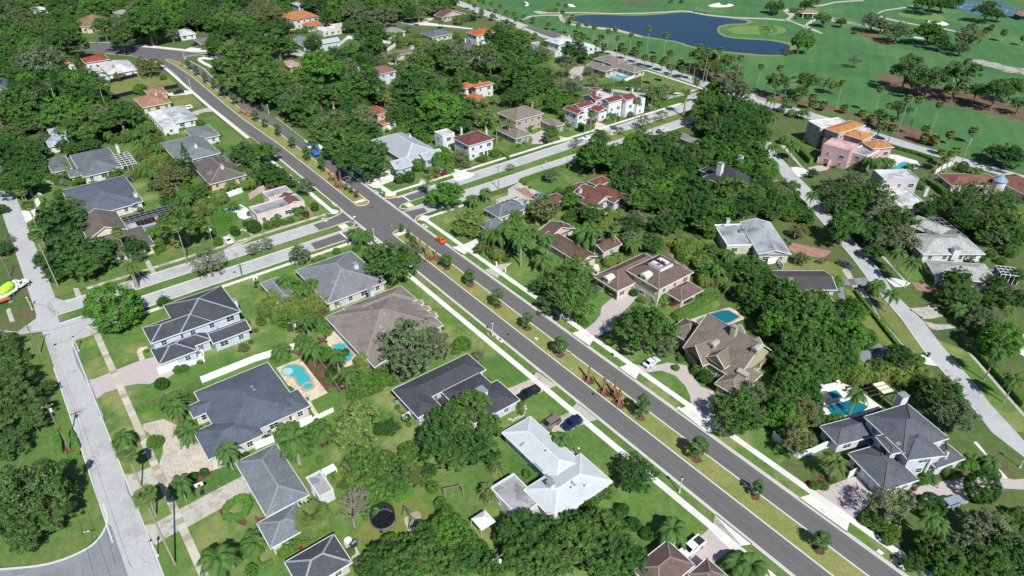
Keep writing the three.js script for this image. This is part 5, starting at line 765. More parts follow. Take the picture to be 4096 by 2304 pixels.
// x, y, r: middle and half width of the crown in a view; the base follows from the crown's height above the ground
function treeAt(tile, kind, x, y, r, where, sy = 1) {
  const hc = protos[kind][0].hc * sy; let p = tp(tile, x, y, 4), R = 4;
  for (let i = 0; i < 5; i++) { const k = project(p)[2]; R = r * TS * k / FPX; p = tp(tile, x, y, Math.max(0.2, hc * R)); }
  return plant(kind, p, R * (kinds[kind][2] === 'shrub' || kind === 'm' ? 1.04 : 1.13), where, sy);
}
function trees(tile, data, where) { for (const row of data.trim().split(/\s*;\s*/)) { if (!row) continue; const [k, ...rest] = row.trim().split(/\s+/); for (const t of rest) { const [x, y, r, s] = t.split(',').map(Number); treeAt(tile, k, x, y, r, where, s || 1); } } }
function palm(type, b, h, where, sc = 1, lean = 0) {
  const T = palmTypes[type], o = new THREE.Group(); o.name = numbered(T.name); o.position.copy(b); const w = where ?? 'near ' + landmark(b);
  const tr_ = new THREE.Mesh(trunkUnit, M.palmTrunk); tr_.name = 'trunk'; tr_.scale.set(T.r1 * (sc * 0.5 + 0.5), h, T.r1 * (sc * 0.5 + 0.5));
  const c = new THREE.Mesh(T.gs[Math.floor(rnd() * T.gs.length)], T.mat); c.name = 'crown'; c.position.y = h * 0.995; c.scale.setScalar(T.size * sc * (0.9 + rnd() * 0.2)); c.rotation.y = rnd() * 6.28; o.add(tr_, c); shadows(o);
  o.rotation.set(jit(rnd, 0.04) , rnd() * 6, jit(rnd, 0.04) + lean); scene.add(o);
  const desc = (type === 'A' ? 'clump of golden areca palms' : (h > 9 ? 'tall ' : h < 3.5 ? 'short ' : '') + T.name.replace('_', ' ')); tag(o, `${desc} ${w}`, 'palm', `${T.name.replace(/_/g, ' ')}s ${w}`); return o;
}
// base pixel and crown pixel give the height
function palmAt(tile, type, bx_, by, tx, ty, where, sc) {
  const b = tp(tile, bx_, by, 0), T = [(tile % 10) * 1024 + tx * TS, Math.floor(tile / 10) * 576 + ty * TS]; let best = 1e9, h = 4;
  for (let y = 0.6; y < 34; y += 0.2) { const q = project(V(b.x, y, b.z)), d = Math.hypot(q[0] - T[0], q[1] - T[1]); if (d < best) { best = d; h = y; } }
  return palm(type, b, h, where, sc);
}
function palms(tile, data, where) { for (const row of data.trim().split(/\s*;\s*/)) { if (!row) continue; const [k, ...rest] = row.trim().split(/\s+/); for (const t of rest) { const a = t.split(',').map(Number); palmAt(tile, k, a[0], a[1], a[2], a[3], where, a[4]); } } }
// ---------- trees, read view by view: kind then x,y,r ----------
trees(0, `g 60,60,120 1350,90,90 230,200,110 360,330,90 1180,180,60 2400,220,110 2540,150,90 1730,350,85 420,640,230 400,1240,95 230,1300,85 2330,700,130 450,1400,80 840,170,70;
o 180,110,110 400,20,100 760,30,90 1130,40,90 1480,40,120 1600,100,90 1980,60,120 2330,130,110 70,230,100 400,190,100 480,260,90 230,330,120 100,350,100 560,300,110 1300,160,80 1480,260,210 1620,200,110 1560,360,90 2250,220,120 2060,180,110 1960,200,130 2180,420,110 2150,480,100 650,440,200 180,440,110 60,480,120 90,600,110 140,760,100 880,900,190 600,930,120 70,950,90 200,1080,220 90,1150,100 840,1290,210 1215,1200,170 1230,1130,120 60,1390,120 2400,600,230 2500,450,160 2250,690,130 2440,780,200 2540,900,150 300,260,90 640,120,90 1250,60,80 980,40,80 1400,200,100 2560,320,110 330,430,90;
d 600,60,120 2150,50,110 2440,60,130 560,200,110 1430,350,90 2000,130,100 2500,290,90 560,360,100 600,740,120 430,870,220 960,1000,160 1080,1250,120 240,520,90 700,250,90 40,700,100 150,870,80 560,600,100 2320,310,90 760,980,130 40,1260,90;
l 930,100,100 1760,100,130 700,300,80 2260,260,90 330,500,100 270,580,90 620,1160,190 1750,210,80 300,1180,100;
p 1180,330,160 1040,280,110 1220,430,100; c 770,690,55 835,720,50 150,830,60; b 1410,900,60 1420,620,40 940,790,50 1060,800,35 1500,1240,40 2010,1230,40 1640,780,30; G 1490,700,110 1560,640,90 1440,640,80 1190,770,60`);
trees(1, `o 520,30,90 800,50,100 1000,60,90 1190,120,110 1380,120,110 1480,70,130 1700,60,100 1850,60,110 120,220,70 860,180,90 1170,370,180 580,430,92 220,450,170 80,500,130 350,470,70 60,620,120 150,860,200 100,720,150 1640,650,165 1880,570,160 2000,680,130 2500,300,120 2300,560,140 2500,640,120 1100,880,215 1630,900,245 1480,840,120 640,1000,190 480,1090,180 350,1080,130 900,1000,150 980,1080,160 700,1340,200 1010,1320,200 900,1430,200 1150,1350,120 1650,1280,130 2150,1130,140 1540,1150,120 2070,1250,110 1990,880,100 930,260,80 1300,60,90 450,150,0.1 40,960,110 330,900,80 1420,690,70;
d 560,50,110 640,70,110 1100,40,90 1560,150,90 1930,40,100 60,300,110 240,290,100 1190,490,120 800,560,120 1590,720,110 2420,380,150 2520,520,120 2540,850,120 250,960,150 60,940,120 1560,1000,150 2000,1050,130 1480,1060,110 2560,1000,90 2440,480,100 1400,1180,110;
g 990,150,130 1280,170,150 1640,130,100 1080,200,120 930,680,100 1690,550,125 1950,520,140 2080,600,170 2360,620,140 1180,820,100 1740,860,130 400,1030,165 770,1250,190 1080,1180,130 1750,560,100;
l 870,110,110 1200,90,90 640,690,225 950,490,85 1850,1140,190; x 290,260,100 690,150,90 710,210,80 1050,620,110; v 150,140,150 1700,740,100 60,90,120; y 1290,990,100 2310,1190,130; L 290,730,50 420,640,40 1000,560,40; b 1920,150,40 2040,215,45 2115,190,40 1560,690,35 1500,1330,90 1640,1370,70 1700,1400,60`);
trees(2, `o 60,400,120 60,580,160 180,590,140 120,800,190 60,950,120 230,900,110 1950,1090,150 2300,1130,180 1900,1180,120 2050,1330,170 2480,1400,130 880,1420,100 1300,1400,100 30,700,120 420,1060,90;
d 300,760,150 620,520,140 2150,1200,190 2350,1280,180 330,880,110 2200,1400,160 700,590,50 2520,1200,120 30,1000,70; l 110,340,80 430,970,105 1650,1370,75 330,460,60 520,1010,90; s 570,680,100 770,710,55 820,810,85 1320,1230,78 1510,1160,68 930,1370,70 1090,1310,48 640,1440,60 2270,700,65 480,860,110 1370,920,80 1560,950,90 650,830,80; g 2210,890,170 2310,930,110 600,880,120;
p 1960,620,110 1900,580,90 2060,700,105 2150,620,90 1990,690,80; B 1305,1055,24 1260,1085,22 1185,1108,22 1100,1105,25 1065,1140,22 845,555,26 1060,1190,20; b 800,570,35 770,720,25 905,765,20 1120,820,22 1300,735,25 1190,1150,30 1360,1090,30 400,1330,60 860,1195,22 560,1190,50 1540,890,40; U 130,1430,35 460,1330,30 560,1310,28 190,1400,30; G 360,1390,70 170,1290,35 330,530,60 270,600,60`);
trees(3, `p 1400,730,160 1640,770,180 1930,790,160 2310,920,160 2460,900,115 2540,1040,95 1880,910,95 400,810,140 330,930,85 1330,1100,110 1120,1150,55 1530,820,110 90,850,110 2100,930,95 1460,830,90; y 640,860,90; g 1060,210,125 1150,250,95 1310,310,135 2020,400,140 1940,490,85; o 1620,320,150 560,200,80 60,120,40; x 1760,440,90 2210,110,135 2320,150,80 1700,370,90; d 1640,40,120 1760,40,95 740,230,52 380,60,60 100,70,75 30,80,60 1560,20,80 1900,20,70; s 880,610,75; l 320,430,85,1.5 415,440,70,1.6; G 195,525,45; b 870,325,22 300,150,24 250,105,30 405,170,26 520,160,28 240,1145,45 130,1110,30`);
trees(10, `d 110,160,190 100,60,130 270,400,160 1150,290,58 560,1300,115 1350,1060,125 1780,250,110 20,650,60 200,250,120; o 330,200,130 360,90,110 130,420,150 60,330,120 600,520,62 590,750,235 700,640,125 680,1100,230 480,1180,140 1000,1120,190 850,1240,175 1100,1060,110 1850,850,215 2450,130,135 2400,270,85 1990,500,110 650,30,80 900,20,90 740,60,80 1670,580,55 40,1050,85 760,980,110 560,960,100; y 635,240,72; v 1750,330,140 1650,420,80; s 2100,1190,170 2540,1050,80 90,940,60; g 2130,100,65 1730,220,65 1390,1130,70; l 1900,480,85 800,370,50; c 1890,210,75 1830,260,60; U 640,390,55 1265,355,75; B 2365,880,45 2550,830,65 2470,800,30; b 1280,330,40 500,330,40 2190,990,45 1160,1060,40 1600,1040,60 690,300,45 1430,1060,50; Y 1650,1050,35 1700,1030,30; G 1540,420,80 1610,300,80 1480,130,90 2050,420,90 1700,500,90 1850,600,80`);
trees(11, `o 80,80,145 130,280,145 1070,180,220 1230,60,110 930,90,130 1160,280,120; d 230,330,120 760,80,100 360,390,65 840,150,80; g 490,430,95; l 1940,510,160 1860,160,70 1800,560,80; y 2140,770,145 2060,860,80 2200,880,80; q 1370,1170,290 440,1120,112 1180,1110,120 1560,1100,120; t 1640,80,62 1635,215,60; s 2060,130,85 2130,200,60 1930,640,45 90,1010,85 2560,230,50; B 1445,345,52 1545,340,50 590,640,38 500,700,32 1880,140,38; b 810,1080,38 1400,280,40 1010,1050,40 200,790,50 120,820,45 280,790,30 350,765,35 2400,90,50 2290,150,40 2250,155,30; R 465,755,18 520,735,18 1890,295,38 1810,330,30; G 2280,1040,90 2380,1080,70 90,350,70; Y 2240,1080,40; L 1740,270,30 1780,290,40`);
trees(12, `o 830,130,205 1500,60,175 1900,90,160 2300,60,145 1400,200,105 1330,480,160 1240,570,140 1980,480,180 2200,500,190 2080,600,160 2400,520,140 800,710,140 1400,1000,120 2390,1250,170 2080,1140,110 1940,830,120 2460,80,100 2000,1060,70 1640,330,110 1500,560,110 1560,420,120;
d 1000,190,130 1700,150,160 1650,230,115 2050,60,115 1150,400,140 1800,440,180 1700,560,150 1900,680,180 2350,640,140 2480,620,110 1530,800,150 2530,1330,125 2150,1300,105 2050,760,110 2500,420,120 1350,90,110; l 1180,90,95 1480,230,85 590,590,100 1950,1310,85; x 1230,330,170 1180,830,140 640,700,85 1400,300,110; v 1300,220,95 350,680,155 1560,700,95 270,620,80; g 390,310,85 1250,760,120 1200,960,110; q 590,480,75; k 590,1330,250 330,1400,150; y 1920,1190,100; b 2180,1120,55 1990,890,75 470,480,40 130,400,20 185,435,16 1050,1140,50 900,1130,30; Y 930,1130,25 1620,1000,60; R 1160,1400,40 1120,1440,35 1850,1200,25`);
trees(13, `q 850,560,165 1050,560,190 750,620,125 1300,800,170 1200,950,170 1950,600,170 2250,620,180 2360,560,145 1180,660,120; g 1150,700,165 1350,950,180 2100,520,190 150,500,95 870,330,110 880,420,100 2000,700,120; o 770,860,195 1000,900,145 1080,1080,105 100,620,125 2350,830,185 2200,930,105 1900,1390,145 60,700,100; d 300,660,75 50,520,75 1600,640,110 1750,640,95 2430,110,165 2280,80,100 20,1400,105 2500,1330,80 1950,740,110; x 450,300,58 600,420,85 2000,780,150 2280,1400,135 2120,820,120; y 2430,770,135; v 320,880,95 340,1160,75; s 150,390,60 560,1170,50; B 1960,240,48 730,185,38 1655,1150,24 2150,1150,34 2000,1150,38; b 2350,1180,45 2250,1100,50 1540,420,50 2440,1080,70; U 1640,350,65; Y 1830,1150,35 1890,1150,28; R 600,215,20`);
trees(20, `t 1150,215,228; p 60,520,125 60,650,125 150,850,190 110,1090,220 300,1210,170 480,1000,85 60,1310,170 340,1350,120 40,980,150 250,980,110; d 1650,150,68; B 1625,960,62 1180,40,0.1; b 1790,825,45 1850,805,42 1900,1110,65 1690,1180,75 1870,1390,60; G 2450,600,68; o 240,700,60`);
trees(21, `l 710,140,75 690,660,105; y 1000,1300,220; g 1590,630,320 1330,560,170 1800,560,180 2240,680,65 1480,800,150; b 2080,560,82 1130,1000,95 1050,980,105 1210,960,95 1000,1070,80 1280,900,100 2010,600,70 50,335,48 600,820,25 530,720,30 730,940,40; o 1880,1330,180 2160,1230,200 2020,1400,190 2360,1380,135 1990,1260,140; x 1350,1400,105; B 820,950,42 760,850,60; R 855,1010,32 605,820,15 610,875,15; Y 860,880,55 590,540,45 810,900,40; L 720,450,40 750,1020,30; d 1260,1420,80`);
trees(22, `k 590,110,265 420,150,150; q 1330,440,285 1500,560,150 1180,330,130 2290,1230,270 2420,1060,150 2200,1390,150; b 1880,820,65 740,350,35 700,340,30 1650,800,35 60,1180,40; B 1950,890,68 1225,50,36; R 1620,160,40 1670,150,25; d 2480,200,110 2300,90,80; o 2420,60,140 1840,60,70 1760,120,60 2560,330,80; G 1960,90,50`);
trees(23, `o 150,100,190 330,220,190 480,150,140 300,500,215 700,350,185 500,620,205 350,800,205 850,690,75 200,950,150 60,1100,130 20,1300,125 1900,80,160; d 100,300,170 180,700,190 420,1000,110 1550,950,95 2300,120,140 2480,120,115 1340,690,140 2040,180,110; l 520,330,185 800,480,150 780,620,125 2320,560,165 620,500,130; v 320,1270,190; q 1760,1090,210 1900,1300,205 1600,1110,120 2000,60,140; g 2180,330,165; b 640,1320,50 720,1310,45 2260,780,50 620,900,80 780,880,70; R 930,930,45; L 560,930,60 1080,860,60; G 900,800,70 1300,930,70`);
trees(30, `p 330,600,330 130,900,205 250,1060,190 560,830,185 120,90,150 40,210,100 600,560,150 90,640,200; B 1940,450,42 2050,405,40; b 1560,100,72 2530,1400,65 1220,150,50 1310,120,35; d 20,60,120`);
trees(31, `o 1150,370,270 1400,470,190 1820,100,225 2200,150,225 2000,260,165 1500,1330,225 1700,1250,185 1900,1360,190 2100,1300,140 1300,420,150; d 1300,1260,165 1150,1400,140 2490,1060,100 1750,400,90; y 1010,60,190; l 1980,1050,135 1730,950,55; G 900,460,60; b 1700,480,70 1780,560,60 1860,720,60 1920,800,60 2000,880,60 2080,960,60 2160,1060,70 2260,1160,70 2330,1260,60 1250,640,110 1370,590,90 1150,760,90 1480,590,60 640,280,45 350,1120,90 480,1050,80 1620,300,110 1540,200,100; R 440,1160,40 530,1070,35 330,1220,25`);
trees(32, `x 1240,410,215; o 100,1000,210 350,1060,230 620,1150,270 860,950,220 910,1250,250 300,1340,230 1150,1300,190 60,1250,200 1050,1050,160; d 600,900,140 760,760,90; B 1115,785,55 1225,925,68 1360,1020,62; b 960,620,62 820,700,55 740,730,50 870,660,45`);
trees(33, `s 1240,780,235; B 1630,750,122 2150,570,150; g 2250,1000,235; q 2000,1200,230 2200,1380,230; o 2400,1200,230 1800,1300,200 2500,960,140 2560,1400,160; d 1650,1230,150 1480,1320,110; v 300,90,180; Y 1350,600,52 1840,430,60 1910,410,52; R 1465,570,36 1710,460,30; b 1100,930,80 1000,880,70 1250,1000,70 560,540,50 470,540,45 650,480,40 2020,310,60 2230,400,70 2290,430,50 1200,1080,60`);
// ---------- palms: kind then base x,y and crown x,y ----------
palms(1, `W 2150,100,2150,5 2200,120,2200,55 2245,165,2250,0 2290,110,2300,20 2370,120,2370,30 2410,180,2405,110 2460,210,2460,60 2520,230,2515,120 1640,270,1630,150 1920,180,1915,70 2010,100,2020,20; S 2270,185,2270,120 2380,210,2370,160; Q 1870,290,1870,220 1340,335,1340,280 100,340,100,250 170,345,165,270 1940,780,1930,690 2080,790,2080,725 2420,1449,2415,1260 2240,800,2240,760 980,330,960,230 1010,330,1000,240 40,410,40,370 1780,340,1790,310 1530,330,1530,280 2020,1090,2010,980 1930,700,1900,640; D 1410,640,1410,555 2545,1400,2545,1235; A 1400,460,1400,395,1 1480,470,1480,400,1 1560,470,1560,405,1 1640,480,1640,410,1 1720,480,1720,410,1 1800,490,1800,420,1 1880,490,1880,425,1 1950,480,1950,420,1 2300,1090,2300,1020 2400,1060,2400,990 2450,940,2450,880 1500,850,1510,800`);
const onGolf = 'along the golf street';
palms(2, `W 465,130,460,40 540,130,540,55 500,340,505,120 560,350,560,225 605,360,608,165 665,330,668,250 742,360,742,240 820,420,828,270 370,300,365,240 215,240,215,190 118,220,115,165 40,260,40,190 22,250,22,135 960,480,968,310 1020,490,1030,290 1045,580,1048,375 1185,540,1195,345 1355,540,1378,280 1520,580,1545,350 1565,850,1595,670 1780,740,1790,540 1820,820,1850,560 1860,760,1910,470 1910,860,1970,510 1945,850,1975,660 2050,800,2095,500 2165,810,2185,630 2265,790,2300,580 2455,930,2500,660 2010,960,2015,800 1835,980,1845,820 1505,910,1550,590 1600,30,1605,10 1710,30,1720,5`, onGolf);
palms(2, `S 645,430,645,350 715,440,715,365 850,510,850,420 890,460,892,370 925,540,925,480 1095,520,1095,460 1130,600,1135,500 1275,540,1280,440 1240,640,1245,530 1330,670,1330,575 1410,690,1420,590 1505,720,1505,625 1585,620,1592,530 1600,760,1610,680 1690,690,1688,620 1700,790,1705,690 1240,560,1240,500 2130,650,2140,590`, onGolf);
palms(2, `Q 985,920,990,850 910,905,910,860 1200,915,1200,870 1250,915,1255,880 1465,960,1465,890 1495,1040,1500,920 980,1390,1010,1160 1180,1120,1190,1040 1140,1140,1160,1050; W 1395,1100,1395,950 1205,1420,1200,1010 780,1390,795,1140 1410,1350,1395,1010 230,400,225,350; D 1725,1170,1740,930; A 290,560,290,490 300,1010,300,960 230,1090,230,1040 30,1030,30,980 370,590,350,560; Q 490,1160,490,1110`);
palms(3, `W 680,1100,735,820 60,980,125,680 160,990,190,860 1065,1150,1135,900 1295,1370,1430,990 1410,1340,1515,1000 1600,1430,1755,1060; S 755,1140,770,1080 270,1110,290,980 550,1120,570,1050 940,1170,935,1130 1030,1230,1040,1180 1140,1320,1170,1190 1210,1430,1260,1290 1540,1440,1555,1280 1565,1445,1575,1375 2030,1449,2070,1310 1800,1449,1815,1340 1090,1390,1100,1250 430,1110,440,970 425,1180,440,1040 1660,1470,1700,1400`, onGolf);
palms(3, `S 2010,310,2010,270 2050,300,2055,255 2165,380,2180,300 2215,385,2250,270 2345,420,2380,325 2545,460,2576,380 490,80,510,10 440,40,445,10`, 'standing on the golf fairway');
palms(3, `Q 30,1340,70,1200 165,1140,190,1010 345,1200,360,1120 560,1410,580,1330 150,1449,150,1390 10,1100,10,1000`);
palms(10, `W 590,1440,300,935 450,1035,255,620 140,350,70,220 245,590,180,470 270,580,200,480 1300,1190,1185,880 1885,1180,1790,820; D 1385,1449,1310,1240; Q 2100,690,2100,640 2200,710,2200,660 2350,670,2350,600 2345,480,2340,400 1560,960,1570,860 1560,370,1540,290 1480,330,1450,250 2160,610,2170,560 2560,60,2560,20 2200,90,2190,40; A 1430,300,1430,230 1560,220,1560,150 1500,260,1500,190 2480,470,2480,400 2540,470,2540,390 1600,170,1600,110 1990,160,1990,110 1460,100,1460,50 1900,560,1900,520 2050,600,2050,560 1700,730,1690,690`);
palms(11, `D 1745,540,1730,350; Q 1840,310,1830,200 2310,580,2310,480 2185,640,2180,545 1000,1020,990,890 1060,1040,1050,930 1120,1010,1105,910 640,1190,640,1165 430,700,425,650 1480,380,1480,380,0.4; Q 330,1510,320,1360 580,1520,560,1400 1940,280,1940,240; R 2500,1080,2480,860 2440,1070,2430,910 2565,1010,2565,790; A 2380,960,2380,900 2440,1180,2440,1110`);
palms(12, `R 90,1230,80,940 200,1170,195,880 350,1250,330,940 310,1270,300,1160 680,1050,700,880 740,1100,760,960 830,1120,850,900 770,1000,740,830 20,1100,20,930; Q 1410,870,1410,745 1030,250,1030,140 1190,1130,1190,1000 1230,1120,1230,980 2460,200,2550,10 1440,100,1445,60 40,780,40,700 60,900,60,830; W 235,820,235,680 1020,1100,1030,830; A 1010,770,1010,710 1080,760,1080,700 960,830,960,780 1720,1010,1720,950 1800,1060,1800,990 1680,1060,1680,1000 1860,1080,1860,1020 1780,1120,1780,1060 1100,800,1100,750 1520,300,1520,240 2100,1420,2100,1360 1930,1420,1910,1360 1060,1200,1060,1150 980,1220,980,1180`);
palms(13, `Q 25,210,60,30 205,180,230,20 240,160,270,20 970,300,990,160 1040,330,1080,170 1100,260,1110,160 1170,240,1180,170 1210,250,1230,180 930,260,920,190 400,690,440,510 1240,1310,1310,1100 1375,1449,1490,1190 1100,1460,1105,1400 2050,390,2070,300 2090,320,2100,260 670,1400,670,1370 1420,250,1420,230; W 1665,300,1750,80 1730,300,1770,130 1780,290,1860,100 1830,260,1880,60 1940,200,2060,-140`);
palms(20, `Q 1830,1345,1820,1180 1880,1470,1870,1400 1760,1240,1740,1120; W 2000,1100,2000,1100,0.3`);
palms(21, `A 150,250,150,170 230,190,230,110 320,230,320,150 420,200,420,120 520,240,520,160 600,190,600,110 300,330,300,250 420,320,420,240 200,130,200,60 100,270,100,190 500,130,500,60 240,300,240,230 360,270,360,190 650,230,650,170 560,100,560,30 1080,800,1080,730 1080,920,1080,850 1040,960,1040,900 380,80,380,20 800,170,800,110; Q 530,480,520,310 490,610,470,520 600,800,550,610 840,885,810,670 690,400,690,340 270,690,260,620 250,690,240,630 300,1449,300,1420 630,1449,630,1380`);
palms(22, `Q 1480,120,1470,50 1500,140,1510,70 2190,40,2180,-20`);
palms(23, `Q 1190,245,1240,60 1060,80,1090,-30 815,1285,890,1060 2170,925,2310,650 2365,1155,2490,920 1875,300,1920,200; S 2160,480,2160,420; A 830,900,830,840 940,860,940,800 1150,890,1150,830 1250,910,1250,850 1380,870,1380,800 1430,920,1430,860 880,960,880,900 1100,960,1100,900 2350,350,2440,240 1320,960,1320,900 980,930,980,880`);
palms(30, `Q 1290,175,1230,50 1875,690,1810,520 1940,95,1890,0 2345,380,2310,170 2550,1110,2540,1080 1265,170,1200,120; W 1575,845,1440,640 1765,1335,1410,680 1425,560,1280,225; R 2270,1460,2250,1240; A 1560,120,1560,80,0.7`, undefined);
palms(31, `R 430,320,400,60 450,325,470,110; Q 640,100,650,10 690,100,680,-30; S 600,960,610,850,1.5 560,1000,560,900,1.2; D 2430,400,2430,330,0.7 2330,640,2320,580,0.75 2360,700,2370,640,0.6; Q -5,1170,-10,1110`);
palms(32, `Q 480,170,480,60 500,200,490,120; R 1595,1095,1600,970 2250,1390,2240,1300 2380,1420,2390,1330; Q 640,-60,640,-70,0.3`);
palms(33, `D 620,470,620,290; Q 1615,480,1605,440,0.8 1805,420,1815,380,0.8 2200,370,2225,285,0.8 2040,330,2030,285 1520,1140,1640,860,0.75 1590,1160,1760,930,0.7; Q 1930,340,1930,300,0.8`);
// ---------- young oaks down the boulevard median ----------
function sapling(tile, x, y, r) { const o = treeAt(tile, 'm', x, y, r, 'in the boulevard median'); mulchAt(o.position, 0.95 + rnd() * 0.35); o.position.y = 0.12; return o; }
for (const a of [[0, 1895, 650, 28], [0, 1970, 705, 30], [0, 2060, 775, 32], [0, 2145, 840, 30], [0, 2250, 915, 34], [0, 2350, 985, 36], [0, 2560, 1150, 38], [1, 85, 1225, 32], [1, 215, 1300, 38], [1, 355, 1420, 38], [11, 505, 90, 42], [11, 660, 200, 42], [11, 905, 425, 20], [11, 955, 458, 20], [11, 1005, 497, 22], [11, 1465, 850, 28], [11, 1530, 900, 28], [11, 1580, 950, 30], [11, 1915, 1155, 62], [11, 2150, 1325, 62], [21, 2425, 85, 66], [22, 150, 315, 62], [22, 490, 580, 66], [22, 1310, 1200, 82], [32, 1880, 165, 85], [32, 2470, 575, 62], [33, 550, 1080, 88]]) sapling(...a);
// ---------- hedges ----------
function hedge(tile, a, w, h, label, mat = LM.hedge, closed) {
  const p = pts(tile, a); if (closed) p.push(p[0].clone());
  const L = [], r = rng(p.length * 31 + a[0]); let c = V(0, 0, 0); for (const q of p) c.add(q); c.divideScalar(p.length);
  for (let i = 0; i < p.length - 1; i++) {
    const d = p[i + 1].clone().sub(p[i]), len = d.length(); d.normalize(); const s = V(-d.z, 0, d.x), n = Math.min(2600, Math.ceil(len * (w + 2 * h) * 26));
    for (let k = 0; k < n; k++) {
      const t = r() * len, f = r() * (w + 2 * h); let off, y, nn; if (f < w) { off = f - w / 2; y = h; nn = V(0, 1, 0); } else if (f < w + h) { off = w / 2; y = f - w; nn = s.clone(); } else { off = -w / 2; y = f - w - h; nn = s.clone().negate(); }
      const q = p[i].clone().addScaledVector(d, t).addScaledVector(s, off * (0.95 + r() * 0.12)); L.push([q.x - c.x, y * (0.95 + r() * 0.1), q.z - c.z, nn.x + jit(r, 0.8), nn.y + 0.3 + jit(r, 0.8), nn.z + jit(r, 0.8), 0.13 + r() * 0.1, 0.7 + r() * 0.6]);
    }
  }
  const g = thing('hedge', label, 'hedge', c); part(g, 'foliage', leafGeo(L), mat);
  const body = ribbon(p.map(q => q.clone().sub(c)), w * 0.86, h * 0.93); part(g, 'branches', body, M.hedgeCore); return g;
}
M.hedgeCore = std({ color: lin(0.1, 0.2, 0.035) });
hedge(22, [1640, 330, 1760, 255, 2060, 95], 1.6, 2.2, 'long clipped hedge beside the tan gabled house pool');
hedge(12, [85, 395, 330, 310, 610, 225], 1.5, 1.6, 'clipped hedge bounding the corner lawn of the red-brown tile house');
hedge(2, [600, 1240, 730, 1310, 820, 1290], 1.8, 2.2, 'dense hedge around the white mansion garage court');
hedge(2, [1470, 1080, 1560, 1060, 1720, 1010], 2.2, 2.2, 'tall rectangular hedge at the end of the cross street');
hedge(23, [880, 45, 1100, 330, 1310, 595], 0.9, 0.9, 'low straight hedge beside the circular asphalt drive');
hedge(20, [1365, 1225, 1700, 1085, 2030, 955], 0.6, 0.7, 'thin brown hedge between the corner house and its neighbour', LM.dry);
hedge(20, [1380, 1270, 1640, 1170, 2020, 1000], 0.8, 1.0, 'green hedge beside the large blue-grey house lawn');
hedge(13, [240, 10, 330, 100, 430, 200], 1.6, 2.2, 'dark hedge along the pink mansion front walk');
hedge(13, [-20 + 1200, 20, 1500, 110, 1660, 170], 1.2, 1.3, 'dark hedge along the golf street behind the pink mansion');
hedge(13, [1600, 400, 1720, 470, 1770, 520], 1.8, 2.0, 'dark hedge behind the white stepped flat-roofed house');
hedge(23, [2080, 640, 2350, 930, 2576, 1200], 1.5, 1.4, 'long hedge along the far side of the right-hand street');
hedge(13, [1600, 1330, 1720, 1430], 1.2, 1.1, 'bright curved hedge beside the small white tile-roofed house', LM.lush);
hedge(30, [560, 0, 605, 130, 610, 230], 1.2, 1.3, 'clipped hedge around the utility poles', LM.lush); hedge(30, [690, 275, 815, 230], 1.0, 1.0, 'short clipped hedge end by the utility poles', LM.lush); hedge(30, [720, 20, 790, 180], 1.0, 1.1, 'inner clipped hedge beside the utility poles', LM.lush);
hedge(31, [220, 1240, 420, 1120, 610, 1010], 2.6, 1.1, 'flowering hedge between the two grey-roofed houses');
hedge(31, [1080, 870, 1330, 710, 1570, 590], 2.2, 1.0, 'vine-covered hedge behind the trampoline lawn', LM.lush);
hedge(30, [2262, 790, 2340, 715, 2440, 660, 2510, 730, 2470, 835, 2350, 885, 2255, 855], 1.4, 0.7, 'clipped ring of low hedge before the long grey house', LM.lush);
hedge(31, [20, 1200, -20, 1290, 40, 1390, 170, 1330], 1.4, 0.7, 'low curved hedge by the dark hip-roofed house', LM.hedge);
hedge(10, [2140, 800, 2290, 760, 2370, 780], 3.2, 2.4, 'big clipped hedge over the pink house garage', LM.lush); hedge(10, [2110, 860, 2120, 960], 1.2, 2.0, 'clipped hedge beside the pink house drive'); hedge(10, [2170, 900, 2300, 860, 2350, 850], 2.0, 2.3, 'clipped hedge over the white garage entrance', LM.lush);
hedge(22, [-120, 1230, 60, 1175], 1.4, 1.3, 'short clipped hedge beside the charcoal U-shaped house drive');
hedge(12, [2300, 215, 2460, 165], 1.5, 2.0, 'dark hedge behind the black slate roof');
hedge(11, [2420, 60, 2560, 160], 1.0, 0.8, 'low hedge before the white mission house');
hedge(2, [360, 120, 460, 122], 3, 2, 'clipped hedge block beside the lake path');
hedge(33, [80, 160, 230, 270], 1.0, 1.2, 'dark hedge along the white garden wall');
hedge(1, [2000, 215, 2090, 222], 1.4, 1.1, 'clipped hedge before the brown gabled ranch house');
// the bare dead tree
{
  const r = rng(5), out = [], grow = (p, d, len, rad, lvl) => { const e = p.clone().addScaledVector(d, len); out.push(limb(p, e, rad, rad * 0.65, lvl > 3 ? 6 : 4)); if (lvl <= 0) return; const n = lvl > 4 ? 4 : 2 + (r() < 0.6 ? 1 : 0); for (let i = 0; i < n; i++) { const q = d.clone().add(V(jit(r, 0.85), jit(r, 0.45) + 0.08, jit(r, 0.85))).normalize(); grow(e, q, len * (0.68 + r() * 0.2), rad * 0.6, lvl - 1); } };
  grow(V(0, 0, 0), V(0, 1, 0), 2.4, 0.3, 6);
  const base = tp(31, 990, 950); const t = thing('dead_tree', 'bare grey leafless tree leaning over the trampoline lawn', 'tree', base); part(t, 'branches', mergeGeometries(out), paint(0x9a8f80, 0.9));
}
